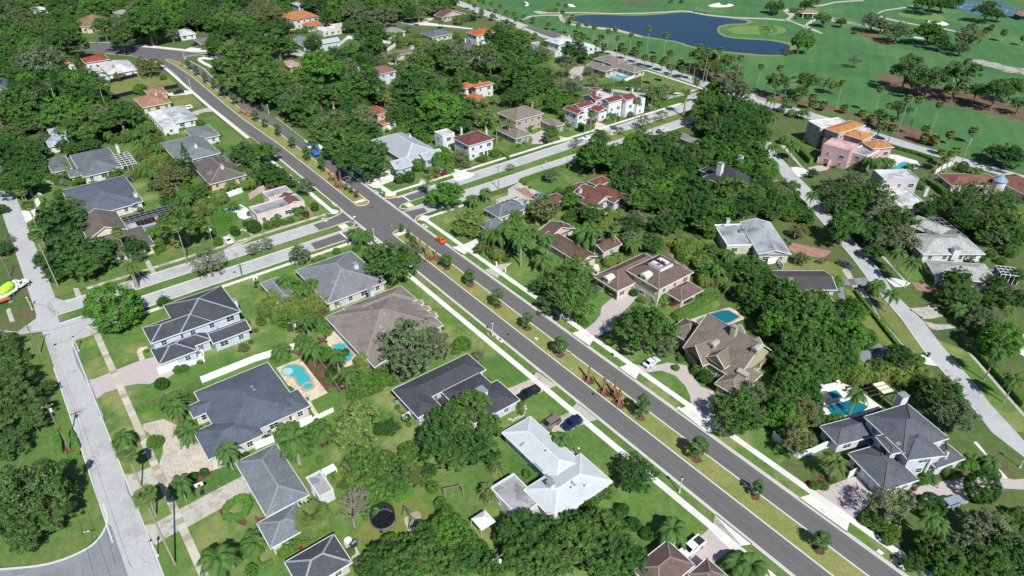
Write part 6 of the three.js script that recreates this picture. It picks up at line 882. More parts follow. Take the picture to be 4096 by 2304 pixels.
// ---------- the closed canopy and undergrowth between the trees read above ----------
function inPoly(p, q) { let c = false; for (let i = 0, j = q.length - 1; i < q.length; j = i++) if ((q[i].z > p.z) !== (q[j].z > p.z) && p.x < (q[j].x - q[i].x) * (p.z - q[i].z) / (q[j].z - q[i].z) + q[i].x) c = !c; return c; }
function onHouse(x, z, m) { for (const h of houses) for (const w of h.wings) { const dx = x - w.c.x, dz = z - w.c.z; if (Math.abs(dx * w.ax.x + dz * w.ax.z) < w.hx + m && Math.abs(dx * w.az.x + dz * w.az.z) < w.hz + m) return true; } return false; }
const rf = rng(909), stuffLists = {};
function mass(set, kind, p, R) { const v = protos[kind], q = v[Math.floor(rf() * v.length)], c = q.G.children[1], key = set + '|' + c.geometry.uuid + c.material.uuid; (stuffLists[key] ??= { set, c, m: [] }).m.push(new THREE.Matrix4().compose(V(p.x, q.hc * R * 0.92, p.z), new THREE.Quaternion().setFromAxisAngle(V(0, 1, 0), rf() * 6.28), V(R, R, R))); placed.push([p.x, p.z, R]); }
function free(p, R, tall) {
  const [u, v] = toUV(p); if (v > -10.5 - R * 0.4 && v < 16 + R * 0.4 && u > -175) return false; if (v > -99 && v < -90) return false; if (u > -32 && u < -4 && v < 178) return false;
  for (const q of noPlant) if (inPoly(p, q)) return false;
  const d = Math.hypot(p.x, p.z), ax = p.x / d, az = p.z / d; const reach = tall * d / CAM_H + 1; for (let k = 0; k <= reach; k += 2.5) if (onHouse(p.x + ax * k, p.z + az * k, R * 0.55)) return false;
  for (const [x, z, r] of placed) if (Math.hypot(p.x - x, p.z - z) < Math.max(R, r) * 0.55) return false;
  return true;
}
function fill(tile, a, n, kinds_, r0, r1) {
  const q = pts(tile, a); let x0 = 1e9, x1 = -1e9, y0 = 1e9, y1 = -1e9; for (let i = 0; i < a.length; i += 2) { x0 = Math.min(x0, a[i]); x1 = Math.max(x1, a[i]); y0 = Math.min(y0, a[i + 1]); y1 = Math.max(y1, a[i + 1]); }
  for (let i = 0; i < n; i++) { const p = tp(tile, x0 + rf() * (x1 - x0), y0 + rf() * (y1 - y0)); if (!inPoly(p, q)) continue; const R = r0 + rf() * (r1 - r0), k = kinds_[Math.floor(rf() * kinds_.length)]; const low_ = k === k.toUpperCase() || k === 'b'; if (!free(p, R, low_ ? 0 : R * 1.7)) continue; mass(low_ ? 'undergrowth' : 'woodland', k, p, R); }
}
function fillPalms(tile, a, n, type, h0, h1) { const q = pts(tile, a); let x0 = 1e9, x1 = -1e9, y0 = 1e9, y1 = -1e9; for (let i = 0; i < a.length; i += 2) { x0 = Math.min(x0, a[i]); x1 = Math.max(x1, a[i]); y0 = Math.min(y0, a[i + 1]); y1 = Math.max(y1, a[i + 1]); } for (let i = 0; i < n; i++) { const p = tp(tile, x0 + rf() * (x1 - x0), y0 + rf() * (y1 - y0)); if (!inPoly(p, q) || !free(p, 1.2, 2)) continue; palm(type, p, h0 + rf() * (h1 - h0)); placed.push([p.x, p.z, 1.6]); } }
const zA = [-60, -30, 1900, -30, 1750, 250, 1500, 430, 1350, 440, 850, 410, 800, 500, 600, 560, 620, 760, 1050, 860, 1080, 980, 1150, 1250, 900, 1449, -60, 1449], zB = [0, -30, 1960, -30, 1700, 190, 1240, 215, 900, 330, 620, 640, 560, 1000, 60, 1000, 0, 600], zB2 = [620, 640, 1200, 640, 1500, 700, 2000, 560, 2576, 450, 2576, 900, 2300, 1080, 2100, 1230, 1700, 1300, 1200, 1449, 700, 1449, 400, 1100];
fill(0, zA, 420, ['o', 'o', 'd', 'g', 'l', 'k'], 3.5, 6.5); fill(0, [1650, -30, 2600, -30, 2600, 420, 2100, 330, 1750, 250], 160, ['o', 'd', 'g', 'l'], 3.5, 6.5);
fill(1, zB, 320, ['o', 'd', 'g', 'l', 'k'], 3.5, 6); fill(1, zB2, 320, ['o', 'd', 'g', 'k', 'o'], 3.2, 5.5);
fill(12, [620, 60, 2500, 0, 2576, 300, 2500, 700, 1900, 900, 1560, 760, 1150, 700, 1000, 600, 1100, 300, 700, 300], 420, ['o', 'd', 'o', 'k', 'l'], 3.4, 5.8);
fill(23, [0, 0, 480, 0, 700, 200, 1000, 480, 900, 760, 600, 900, 480, 1050, 480, 1400, 0, 1449], 200, ['o', 'd', 'l'], 2.4, 4.4);
fill(32, [0, 900, 450, 900, 800, 780, 1100, 1000, 1150, 1449, 0, 1449], 90, ['o', 'd'], 2.2, 3.4); fill(33, [1500, 1180, 1900, 1050, 2250, 1000, 2576, 850, 2576, 1500, 1500, 1500], 120, ['o', 'd', 'g', 'b'], 1.6, 3.6);
fill(31, [900, 1449, 1100, 1220, 1500, 1150, 1700, 1050, 2000, 1000, 2300, 1200, 2400, 1449], 90, ['o', 'd', 'b'], 1.6, 3.2); fill(13, [1600, 560, 2576, 420, 2576, 1100, 2150, 1000, 1850, 740, 1620, 660], 220, ['o', 'd', 'q', 'g'], 2.8, 5);
fill(10, [-60, 0, 440, 50, 430, 350, 520, 520, 60, 600, -60, 450], 80, ['o', 'd'], 2.6, 4.5); fill(20, [-60, 450, 250, 520, 330, 900, 560, 1100, 520, 1449, -60, 1449], 60, ['p', 'd'], 2.4, 4);
fill(13, [480, 560, 900, 480, 1180, 560, 1380, 760, 1560, 960, 1500, 1120, 1100, 1130, 760, 900], 160, ['q', 'o', 'g'], 2.8, 4.6); fill(2, [1760, 1040, 2050, 960, 2400, 1080, 2560, 1300, 2500, 1449, 1900, 1449, 1740, 1240], 160, ['o', 'd', 'k'], 3.4, 5.6); fill(13, [0, 480, 240, 440, 330, 640, 440, 760, 300, 900, 240, 780, 0, 760], 60, ['o', 'd', 'b'], 1.8, 3.4);
const gaps = [[10, [1400, 60, 1900, 60, 1990, 450, 2070, 620, 1640, 640, 1750, 480, 1560, 360, 1400, 330]], [11, [0, 60, 380, 200, 400, 380, 100, 480, 0, 480]], [12, [0, 700, 350, 600, 650, 620, 900, 800, 1500, 850, 1480, 1100, 1100, 1150, 820, 1000, 520, 830, 250, 870]], [12, [1560, 1080, 1900, 980, 2000, 1060, 2160, 1180, 2300, 1200, 2200, 1440, 1950, 1440, 1850, 1250]], [10, [420, 300, 680, 280, 1400, 340, 1320, 420, 640, 460]], [1, [1300, 330, 2000, 360, 2150, 420, 1780, 520, 1400, 480]], [23, [480, 800, 1500, 760, 1600, 960, 1500, 1100, 1300, 960, 1000, 930, 560, 960]], [2, [0, 430, 330, 480, 420, 600, 300, 800, 470, 900, 700, 860, 640, 1060, 420, 1100, 0, 1060]], [2, [1300, 890, 1650, 940, 1480, 1060, 1310, 1040]], [11, [2280, 900, 2576, 640, 2576, 1190, 2400, 1200, 2300, 1050]]];
gaps.push([10, [1380, 0, 1640, 0, 1640, 140, 1900, 160, 1900, 240, 1400, 330]], [10, [1700, 640, 2080, 560, 2300, 560, 2160, 700, 2060, 760, 1760, 760]], [21, [60, 60, 640, 20, 700, 260, 660, 420, 380, 460, 120, 280]], [31, [820, 420, 1560, 300, 1700, 480, 1560, 580, 1200, 680, 1050, 640, 860, 560]], [21, [900, 880, 1300, 820, 1380, 980, 1080, 1090, 940, 1060]], [0, [1400, 1240, 1640, 1280, 1560, 1449, 1100, 1449, 1150, 1300]], [11, [1760, 60, 1960, 60, 2150, 180, 2080, 240, 1850, 230]]);
for (const [t, a] of gaps) { fill(t, a, 60, ['b', 'G', 'b', 'k', 'v'], 1.1, 2.6); fillPalms(t, a, 14, 'A', 0.8, 2.4); fillPalms(t, a, 9, 'Q', 3, 6.5); }
for (const [t, a] of [[0, zA], [1, zB], [1, zB2]]) { fillPalms(t, a, 26, 'Q', 6, 10); fillPalms(t, a, 20, 'W', 11, 18); fill(t, a, 120, ['b', 'G', 'L'], 1.2, 2.4); }
// foundation planting along the street side of the nearer houses
for (const h of houses) { if (h.base.z < -330) continue; for (const w of h.wings) for (const [n, off, len] of [[w.ax, w.hx, w.hz], [w.az, w.hz, w.hx], [w.ax.clone().negate(), w.hx, w.hz], [w.az.clone().negate(), w.hz, w.hx]]) for (let i = 0; i < len * 0.55; i++) { const t = V(-n.z, 0, n.x), p = w.c.clone().addScaledVector(n, off + 0.7 + rf() * 0.8).addScaledVector(t, (rf() * 2 - 1) * len).setY(0); if (rf() < 0.5 || onHouse(p.x, p.z, 0.25) || noPlant.some(q => inPoly(p, q))) continue; const k = 'bbbbGLBGbY'[Math.floor(rf() * 10)]; mass('undergrowth', k, p, 0.45 + rf() * 0.55); } }
for (const [set, label] of [['undergrowth', 'low green garden shrubs massed along house walls and between trees'], ['woodland', 'closed green tree canopy filling the gaps between larger trees']]) { const g = new THREE.Group(); g.name = set; g.userData = { kind: 'stuff', label, category: set === 'woodland' ? 'trees' : 'shrubs' }; scene.add(g); let i = 0; for (const s of Object.values(stuffLists)) if (s.set === set) { const im = new THREE.InstancedMesh(s.c.geometry, s.c.material, s.m.length); im.name = 'foliage'; s.m.forEach((m, k) => im.setMatrixAt(k, m)); im.castShadow = im.receiveShadow = true; g.add(im); } }
// ---------- pools, decks, walls, fences, screen rooms ----------
const ringGeo = (p, w, h, y) => ribbon(p.map(q => q.clone().setY(y)), w, h, true);
function pool(tile, a, label, o = {}) {
  const p = pts(tile, a, o.smooth), c = V(0, 0, 0); p.forEach(q => c.add(q)); c.divideScalar(p.length); const l = p.map(q => q.clone().sub(c));
  const t = thing('swimming_pool', label, 'pool', c);
  part(t, 'water', sheetGeo(l, 0.045), o.deep ? M.poolDeep : M.pool); part(t, 'coping', ringGeo(l, 0.4, 0.09, 0), paint(o.coping ?? 0xb59a86, 0.85)); return t;
}
const deck = (tile, a, mat, smooth) => sheet('pool_deck', M[mat], 0.024, tile, a, smooth);
deck(21, [200, 805, 445, 710, 722, 1055, 550, 1140, 640, 1290, 600, 1300, 430, 1020, 360, 1030], 'paverTan');
pool(21, [265, 860, 272, 810, 320, 778, 400, 770, 470, 792, 512, 850, 550, 910, 556, 955, 450, 992, 412, 960, 385, 905, 330, 888], 'turquoise kidney-shaped pool with tanning ledge behind the large blue-grey house', { smooth: true });
{ const c = tp(21, 525, 1000), t = thing('spa', 'round stone-edged spa at the end of the kidney pool', 'spa', c); const r = []; for (let i = 0; i < 18; i++) r.push(V(Math.cos(i / 18 * 6.283) * 1.35, 0, Math.sin(i / 18 * 6.283) * 1.35)); part(t, 'wall', ringGeo(r, 0.5, 0.45, 0), paint(0xb8a48c, 0.9)); part(t, 'water', sheetGeo(r, 0.36), M.pool); }
{ const c = tp(21, 308, 845), r = []; for (let i = 0; i < 16; i++) r.push(V(c.x + Math.cos(i / 16 * 6.283) * 1.5, 0, c.z + Math.sin(i / 16 * 6.283) * 1.5)); struct('pool_ledge', sheetGeo(r, 0.052), paint(0x9fd0d4, 0.15)); }
deck(21, [690, 500, 760, 455, 800, 420, 900, 430, 1010, 600, 1035, 690, 980, 770, 900, 800, 830, 770, 770, 700, 740, 600], 'paverTan');
pool(21, [765, 575, 838, 557, 890, 562, 985, 672, 958, 722, 868, 765, 828, 738], 'faceted turquoise pool beside the tan house with skylights');
deck(22, [1790, 320, 2000, 245, 2190, 195, 2290, 250, 2340, 310, 2060, 420, 1930, 380], 'paverTan');
pool(22, [1860, 322, 1960, 268, 2100, 225, 2180, 222, 2300, 292, 2200, 350, 2050, 385, 1950, 352], 'angular teal pool behind the tan gabled house', { deep: 1 });
deck(23, [470, 1090, 590, 1000, 760, 960, 870, 1000, 1000, 1090, 1150, 1200, 930, 1290, 760, 1310, 520, 1340, 480, 1230], 'concrete');
pool(23, [575, 1195, 690, 1160, 850, 1110, 1020, 1195, 935, 1270, 800, 1292, 645, 1292], 'teal pool with raised spa beside the grey two-storey house', { deep: 1, coping: 0xe2ded4 });
deck(10, [2160, 690, 2300, 640, 2420, 605, 2480, 640, 2576, 720, 2460, 760, 2390, 740, 2330, 690, 2190, 715], 'concrete');
pool(10, [2180, 690, 2290, 650, 2410, 616, 2462, 642, 2400, 668, 2230, 702], 'long turquoise pool with pink coping behind the pink flat-roofed house', { coping: 0xe0b8a4 });
deck(2, [890, 760, 960, 740, 1080, 710, 1230, 750, 1270, 765, 1120, 820, 960, 775], 'concrete');
pool(2, [980, 752, 1050, 742, 1100, 762, 1160, 768, 1172, 784, 1120, 800, 1050, 790], 'turquoise pool inside the white wall of the ranch house', { smooth: true });
deck(13, [1140, 160, 1200, 100, 1300, 110, 1500, 170, 1540, 230, 1440, 270, 1240, 275, 1160, 240], 'concrete');
pool(13, [1222, 238, 1290, 222, 1335, 188, 1400, 182, 1436, 222, 1418, 250, 1300, 256, 1240, 254], 'free-form turquoise pool behind the pink stucco mansion', { smooth: true });
pool(23, [2535, 520, 2620, 500, 2650, 640, 2580, 625], 'blue pool at the far side of the right-hand street', { deep: 1 }); deck(23, [2490, 480, 2700, 440, 2700, 760, 2510, 650], 'concrete');
pool(13, [1645, 540, 1690, 535, 1725, 575, 1660, 585], 'small teal pool beside the white stepped flat-roofed house', { deep: 1 });
pool(12, [1640, 1165, 1680, 1165, 1705, 1190, 1665, 1200], 'small green spa pool behind the brown mansion', { deep: 1 }); deck(12, [1540, 1090, 1600, 1110, 1750, 1180, 1810, 1260, 1830, 1290, 1640, 1170], 'brick');
pool(10, [1330, 770, 1690, 690, 1700, 730, 1500, 780], 'covered pool under the black screen of the taupe gabled house', { deep: 1 });
pool(13, [1680, 820, 1800, 830, 1900, 900, 1800, 880], 'pool under the screen cage of the white tile-roofed house');
// walls and fences: posts and panels
function fence(tile, a, h, mat, name, label, step = 2.4, th = 0.12) {
  const p = pts(tile, a), c = p[0].clone(), t = thing(name, label, name.replace('_', ' '), c);
  for (let i = 0; i < p.length - 1; i++) { const d = p[i + 1].clone().sub(p[i]), L = d.length(), n = Math.max(1, Math.round(L / step)), yaw = Math.atan2(-d.z, d.x); for (let k = 0; k < n; k++) { const m = p[i].clone().addScaledVector(d, (k + 0.5) / n).sub(c); part(t, 'panel', bx(L / n - 0.06, h, th, 0, h / 2, 0), mat, m, yaw); const q = p[i].clone().addScaledVector(d, k / n).sub(c); part(t, 'post', bx(0.16, h + 0.12, 0.16, 0, (h + 0.12) / 2, 0), mat, q, yaw); } }
  return t;
}
fence(20, [2035, 955, 2580, 735, 3026, 600], 1.9, M.bright, 'white_fence', 'white vinyl fence behind the large blue-grey house');
fence(21, [630, 750, 740, 900, 860, 1090], 1.8, M.woodGrey, 'wood_fence', 'weathered wood fence between the two pool gardens');
fence(21, [450, 1400, 620, 1320, 785, 1240], 1.2, M.bright, 'white_fence', 'low white fence at the back lawn of the large blue-grey house');
fence(31, [0, 175, 190, 95], 1.9, M.bright, 'white_fence', 'white fence between the long grey house and its neighbour');
fence(2, [955, 768, 1115, 828, 1275, 762], 1.3, M.bright, 'garden_wall', 'white wall around the ranch house pool', 3, 0.25);
fence(1, [790, 505, 880, 430, 930, 388, 1030, 405, 1220, 425, 1410, 445], 1.8, M.bright, 'white_fence', 'white fence around the yard of the pale blue gabled house');
fence(1, [1325, 520, 1440, 440], 2, M.bright, 'white_fence', 'white fence beside the taupe house with circular drive');
fence(33, [40, 60, 180, 190, 300, 262, 420, 230, 560, 165, 700, 130], 1.9, M.white, 'garden_wall', 'white curved garden wall beside the grey two-storey house', 3, 0.25);
fence(33, [800, 465, 930, 390], 1.9, M.bright, 'gate', 'white gate beside the garage of the grey two-storey house');
fence(0, [1030, 850, 1200, 815, 1390, 770], 1.8, M.black, 'mesh_fence', 'black mesh fence behind the bright white house', 4, 0.05);
fence(0, [1090, 1005, 1350, 945], 1.8, M.black, 'mesh_fence', 'black mesh fence along the empty lot behind the pale clay-tile house', 4, 0.05);
fence(0, [1660, 905, 1800, 880], 1.8, M.black, 'mesh_fence', 'black mesh fence beside the parked dark van', 4, 0.05);
fence(10, [2075, 590, 2260, 550, 2450, 480], 1.9, M.bright, 'garden_wall', 'white wall in front of the brown hip-roofed peach house', 4, 0.2);
fence(13, [-10, 1210, 90, 1195, 145, 1270], 1.9, M.bright, 'white_fence', 'white fence corner behind the low charcoal ranch house');
fence(13, [490, 195, 560, 110, 640, 60], 2.2, wallMat(0xe8c2ba), 'garden_wall', 'pink curved wall of the mansion forecourt', 4, 0.4);
fence(13, [590, 235, 690, 165, 810, 150], 2.2, wallMat(0xe8c2ba), 'garden_wall', 'pink curved wall beside the mansion gate', 4, 0.4);
fence(13, [1680, 300, 1760, 250, 1860, 210], 1.8, M.bright, 'garden_wall', 'white wall beside the pink mansion pool', 4, 0.2);
fence(20, [1660, 825, 1760, 815, 1900, 780, 2060, 740, 2060, 690, 2020, 640], 1.2, M.bright, 'garden_wall', 'white patio wall of the dark two-storey corner house', 3, 0.25);
fence(21, [1480, 1340, 1560, 1290], 1.8, M.bright, 'white_fence', 'short white fence beside the charcoal U-shaped house');
fence(21, [375, 1325, 420, 1380, 570, 1320], 1.3, M.bright, 'white_fence', 'white fence around the grill corner of the large blue-grey house');
fence(12, [940, 745, 1110, 740], 1.8, M.bright, 'garden_wall', 'white wall among the golden palms', 4, 0.2);
fence(11, [-60, 560, 30, 500, 90, 470], 2.2, wallMat(0xf2d2c6), 'garden_wall', 'pink wall behind the pink flat-roofed house', 4, 0.2);
// screen cages: frame of bars and screen panels
function cage(tile, c, h, col, label, nx = 5, nz = 3, dark = 0.5) {
  const R = rectOf(tile, c, h), K = (i, j, y) => V(R.c.x + R.ax.x * i * R.hx + R.az.x * j * R.hz, y, R.c.z + R.ax.z * i * R.hx + R.az.z * j * R.hz), t = thing('pool_cage', label, 'screen cage', R.c), T = new Tri(), m = M['screen' + dark] ??= std({ color: 0x101316, transparent: true, opacity: dark, roughness: 0.9 });
  for (let i = 0; i <= nx; i++) { const a = i / nx * 2 - 1; T.bar(K(a, -1, h), K(a, 1, h), 0.12); T.bar(K(a, -1, 0), K(a, -1, h), 0.12); T.bar(K(a, 1, 0), K(a, 1, h), 0.12); }
  for (let j = 0; j <= nz; j++) { const b = j / nz * 2 - 1; T.bar(K(-1, b, h + 0.001), K(1, b, h + 0.001), 0.11); T.bar(K(-1, b, 0), K(-1, b, h), 0.11); T.bar(K(1, b, 0), K(1, b, h), 0.11); }
  part(t, 'frame', T.geo(R.c), paint(col)); const up = h - 0.03;
  for (let i = 0; i < nx; i++) for (let j = 0; j < nz; j++) { const a = i / nx * 2 - 1, b = (i + 1) / nx * 2 - 1, e = j / nz * 2 - 1, f = (j + 1) / nz * 2 - 1; part(t, 'screen_panel', new Tri().face(K(a, e, up), K(b, e, up), K(b, f, up), K(a, f, up)).geo(R.c), m); }
  for (const [i0, j0, i1, j1] of [[-1, -1, 1, -1], [1, -1, 1, 1], [1, 1, -1, 1], [-1, 1, -1, -1]]) part(t, 'screen_panel', new Tri().face(K(i0 * 0.99, j0 * 0.99, 0.1), K(i1 * 0.99, j1 * 0.99, 0.1), K(i1 * 0.99, j1 * 0.99, h), K(i0 * 0.99, j0 * 0.99, h)).geo(R.c), m);
  return t;
}
cage(10, [1095, 120, 1375, 190], 3.4, 0xf2f2f0, 'white-framed pool cage on the grey shingle house', 6, 4, 0.28);
cage(10, [1215, 745, 1785, 660], 3.0, 0x8a8e90, 'black screened pool room beside the taupe gabled house', 3, 9, 0.82);
cage(1, [1270, 1385, 1600, 1365], 3.2, 0x5a5e60, 'dark pool cage behind the pale grey house with the flagpole', 4, 5, 0.72);
cage(11, [2420, 560, 2640, 520], 3.4, 0xf0f0f0, 'white-framed screen room behind the blue-grey house', 4, 4, 0.5);
cage(13, [1700, 960, 2010, 945, 1800, 740], 3.4, 0x9aa4a6, 'long grey pool cage behind the white tile-roofed house', 6, 5, 0.42);
cage(13, [2350, 1310, 2540, 1330, 2450, 1240], 3.0, 0xf0f0f0, 'white-framed patio screen on the small white tile-roofed house', 4, 3, 0.7);
cage(0, [1175, 1050, 1360, 1080], 2.8, 0x3a3c3e, 'black patio screen of the pale clay-tile house', 4, 3, 0.8);
cage(0, [1080, 195, 1190, 205], 3.2, 0x6a8a98, 'blue-framed pool cage behind the tan villa', 4, 3, 0.5);
cage(1, [2110, 155, 2215, 165], 2.8, 0x2c2c2c, 'dark patio screen of the brown gabled ranch house', 3, 3, 0.8);
cage(1, [690, 880, 840, 870], 3.2, 0x4a4e50, 'dark screen frame behind the light blue-grey roof', 4, 3, 0.5);

// ---------- pieces added to particular houses ----------
const hs = (k) => houses.find(h => h.label.includes(k));
const arch = new THREE.CylinderGeometry(1, 1, 1, 14, 1, false, 0, Math.PI).rotateZ(Math.PI / 2).rotateY(Math.PI / 2);
function dormer(rec, t, x, y, w, col, roofCol) {
  const p = onRoof(rec, t, x, y, 0.5), h = V(p.n.x, 0, p.n.z).normalize(), g = new THREE.Group(); const yaw = Math.atan2(h.x, h.z), o = rec.base;
  const b = part(rec.H, 'dormer', mergeGeometries([bx(w, 1.5, 2.4, 0, 0.2, -0.6)]), wallMat(col), p.clone().sub(o), yaw);
  const half = new THREE.CylinderGeometry(w / 2 + 0.14, w / 2 + 0.14, 2.7, 14, 1, false, Math.PI / 2, Math.PI).rotateX(Math.PI / 2); half.scale(1, 0.62, 1); half.translate(0, 0.95, -0.55); half.rotateZ(0);
  part(b, 'dormer_roof', half, paint(roofCol, 0.7)); part(b, 'window', WP, M.glass, V(0, 0.25, 0.6)).scale.setScalar(0.7); part(b, 'window_frame', WF, M.frame, V(0, 0.25, 0.58)).scale.setScalar(0.72);
}
{ const r = hs('tan shingled house with gabled'); for (const a of [[22, 2020, 585], [22, 2345, 885], [22, 2450, 630]]) dormer(r, ...a, 1.5, 0xc9c39a, 0xa8a29a);
  const m = hs('brown two-storey mansion'); for (const a of [[12, 960, 1370], [12, 840, 1290]]) dormer(m, ...a, 2.0, 0xe2d9c0, 0xe2d9c8); dormer(m, 12, 1335, 1345, 2.2, 0xe2d9c0, 0xe2d9c8);
  // rooftop deck with railing and chairs
  const o = m.base, w = m.wings[0], y = w.e + w.rise * 0.72, hx = w.hx * 0.36, hz = w.hz * 0.36, K = (i, j, yy) => V(w.c.x + w.ax.x * i * hx + w.az.x * j * hz, yy, w.c.z + w.ax.z * i * hx + w.az.z * j * hz);
  const d = part(m.H, 'roof_deck', new Tri().box(w.c, w.ax, w.az, hx, hz, y - 0.4, y + 0.55).geo(o), paint(0xdcdcd8, 0.8)); const rl = new Tri(), t0 = y + 0.55;
  for (const [a, b] of [[[-1, -1], [1, -1]], [[1, -1], [1, 1]], [[1, 1], [-1, 1]], [[-1, 1], [-1, -1]]]) { for (const q of [0.4, 0.7, 1]) rl.bar(K(...a, t0 + q), K(...b, t0 + q), 0.05); for (let i = 0; i < 6; i++) { const u = a[0] + (b[0] - a[0]) * i / 6, v = a[1] + (b[1] - a[1]) * i / 6; rl.bar(K(u, v, t0), K(u, v, t0 + 1), 0.06); } }
  part(m.H, 'railing', rl.geo(o), M.dark);
  for (let i = 0; i < 4; i++) { const p = K(-0.6 + i * 0.4, 0, t0); const c = thing('deck_chair', 'dark lounge chair on the rooftop deck of the brown mansion', 'chair', p, 'chairs on the rooftop deck'); c.rotation.y = YAW_U; part(c, 'seat', bx(0.7, 0.08, 0.6, 0, 0.4, 0), M.dark); part(c, 'backrest', bx(0.08, 0.6, 0.6, -0.36, 0.7, 0), M.dark); for (const sx of [-0.3, 0.3]) for (const sz of [-0.25, 0.25]) part(c, 'leg', bx(0.05, 0.4, 0.05, sx, 0.2, sz), M.dark); }
}
{ const r = hs('blue conical turret'), p = tp(13, 2325, 400, 4).setY(0), o = r.base; part(r.H, 'turret', new THREE.CylinderGeometry(2.1, 2.1, 5.4, 18).translate(0, 2.7, 0), wallMat(0xe8e4d8), p.clone().sub(o)); part(r.H, 'turret_roof', new THREE.ConeGeometry(2.5, 2.2, 18).translate(0, 6.5, 0), paint(0x7c98a8, 0.5), p.clone().sub(o)); }
{ const r = hs('taupe gabled house with solar'); const p = onRoof(r, 10, 1470, 785); for (let i = 0; i < 2; i++) for (let j = 0; j < 5; j++) { const q = p.clone().addScaledVector(DU, (i - 0.5) * 1.9).addScaledVector(DV, (j - 2) * 1.15); part(r.H, 'solar_panel', bx(1.85, 0.06, 1.1, 0, 0.12, 0), M.solar ??= std({ color: 0x15161c, roughness: 0.3 }), q.sub(r.base), YAW_U); } }
{ const r = hs('tan two-storey house with arched'); const p = onRoof(r, 2, 10, 1085); for (let i = 0; i < 4; i++) roofBox(r.H, r, Object.assign(p.clone().addScaledVector(DV, i * 1.3), { n: p.n }), 1.1, 2.4, 'solar_panel', M.solar, r.base, 0.06); }
{ const r = hs('grey two-storey house with white columned'), o = r.base; for (const [x, y] of [[1560, 440], [1640, 400], [1720, 385], [1500, 400]]) part(r.H, 'column', new THREE.CylinderGeometry(0.22, 0.24, 5.2, 12).translate(0, 2.6, 0), M.bright, tp(33, x, y).sub(o)); }
{ const r = hs('white modern two-storey'), o = r.base; for (let i = 0; i < 6; i++) part(r.H, 'column', new THREE.CylinderGeometry(0.2, 0.2, 3.2, 10).translate(0, 1.6, 0), M.bright, tp(2, 375 + i * 32, 555 + i * 9).sub(o)); const rl = new Tri(), a = tp(2, 218, 425, 3.4), b = tp(2, 370, 495, 3.4), c = tp(2, 490, 520, 3.4); for (const [p, q] of [[a, b], [b, c]]) for (const k of [0.5, 1]) rl.bar(p.clone().add(V(0, k, 0)), q.clone().add(V(0, k, 0)), 0.07); part(r.H, 'railing', rl.geo(o), M.dark); }
{ const r = hs('pink flat-roofed house with round'), o = r.base, p = tp(11, 228, 735, 2.4); const aw = new THREE.SphereGeometry(1.1, 14, 8, 0, Math.PI * 2, 0, Math.PI / 2); aw.scale(1, 0.8, 0.8); part(r.H, 'awning', aw, paint(0x1e6a52, 0.8), p.sub(o)); }
{ const r = hs('white stucco mansion'), o = r.base; part(r.H, 'gate', bx(2.6, 2.2, 0.1, 0, 1.1, 0), paint(0xb8bcc0), tp(2, 700, 1260).sub(o), YAW_U + 1.57); }
// garden pavilion on the golf course
{ const c = tp(3, 400, 165), t = thing('pavilion', 'open golf pavilion with a brown hip roof', 'pavilion', c); const T = new Tri(), a = 6.2, b = 4.6, e = 3, k = (i, j, y) => V(i * a, y, j * b); T.face(k(-1, 1, e), k(1, 1, e), V(1.6, e + 2, 0), V(-1.6, e + 2, 0)).face(k(1, -1, e), k(-1, -1, e), V(-1.6, e + 2, 0), V(1.6, e + 2, 0)).face(k(1, 1, e), k(1, -1, e), V(1.6, e + 2, 0)).face(k(-1, -1, e), k(-1, 1, e), V(-1.6, e + 2, 0)); part(t, 'roof', T.geo(), shingle(0xa88a72)); part(t, 'fascia', mergeGeometries([bx(12.4, 0.3, 0.15, 0, 2.95, 4.6), bx(12.4, 0.3, 0.15, 0, 2.95, -4.6), bx(0.15, 0.3, 9, 6.2, 2.95, 0), bx(0.15, 0.3, 9, -6.2, 2.95, 0)]), M.bright); for (const i of [-0.8, -0.3, 0.3, 0.8]) for (const j of [-0.8, 0.8]) part(t, 'post', bx(0.4, 3, 0.4, i * a, 1.5, j * b), M.bright); part(t, 'counter', bx(5, 1.1, 3, 0, 0.55, 0), M.woodGrey); }
{ const c = tp(3, 2560, 190), t = thing('pavilion', 'green-walled shelter with a brown roof beside the tennis courts', 'pavilion', c); part(t, 'wall', bx(9, 3, 7, 0, 1.5, 0), paint(0x3a5a4c)); part(t, 'roof', new THREE.ConeGeometry(8, 2.6, 4).rotateY(Math.PI / 4).translate(0, 4.3, 0), shingle(0xa4806c)); }
// ---------- vehicles (they face +x; base at the ground) ----------
const shapeOf = (a) => { const s = new THREE.Shape(); s.moveTo(a[0], a[1]); for (let i = 2; i < a.length; i += 2) s.lineTo(a[i], a[i + 1]); return s; };
function slab(a, w, bev = 0.07) { const g = new THREE.ExtrudeGeometry(shapeOf(a), { depth: w - 2 * bev, bevelEnabled: true, bevelThickness: bev, bevelSize: bev, bevelSegments: 2, steps: 1 }); g.translate(0, 0, -(w - 2 * bev) / 2); return g; }
const tyreG = new THREE.CylinderGeometry(0.34, 0.34, 0.24, 18).rotateX(Math.PI / 2), rimG = new THREE.CylinderGeometry(0.2, 0.2, 0.26, 14).rotateX(Math.PI / 2);
M.rubber = std({ color: 0x1a1a1b, roughness: 0.85 }); M.carGlass = new THREE.MeshPhysicalMaterial({ color: 0x11181b, roughness: 0.05, clearcoat: 1 }); M.lampW = std({ color: 0xeef0ea, roughness: 0.2 }); M.lampR = std({ color: 0x8a1512, roughness: 0.3 });
const carPaint = (c) => plain['car' + c] ??= new THREE.MeshPhysicalMaterial({ color: c, roughness: 0.32, clearcoat: 0.8, clearcoatRoughness: 0.08 });
function wheel(t, x, z, s = 1) { const w = part(t, 'wheel', tyreG, M.rubber, V(x, 0.34 * s, z)); w.scale.setScalar(s); part(w, 'rim', rimG, M.metal); return w; }
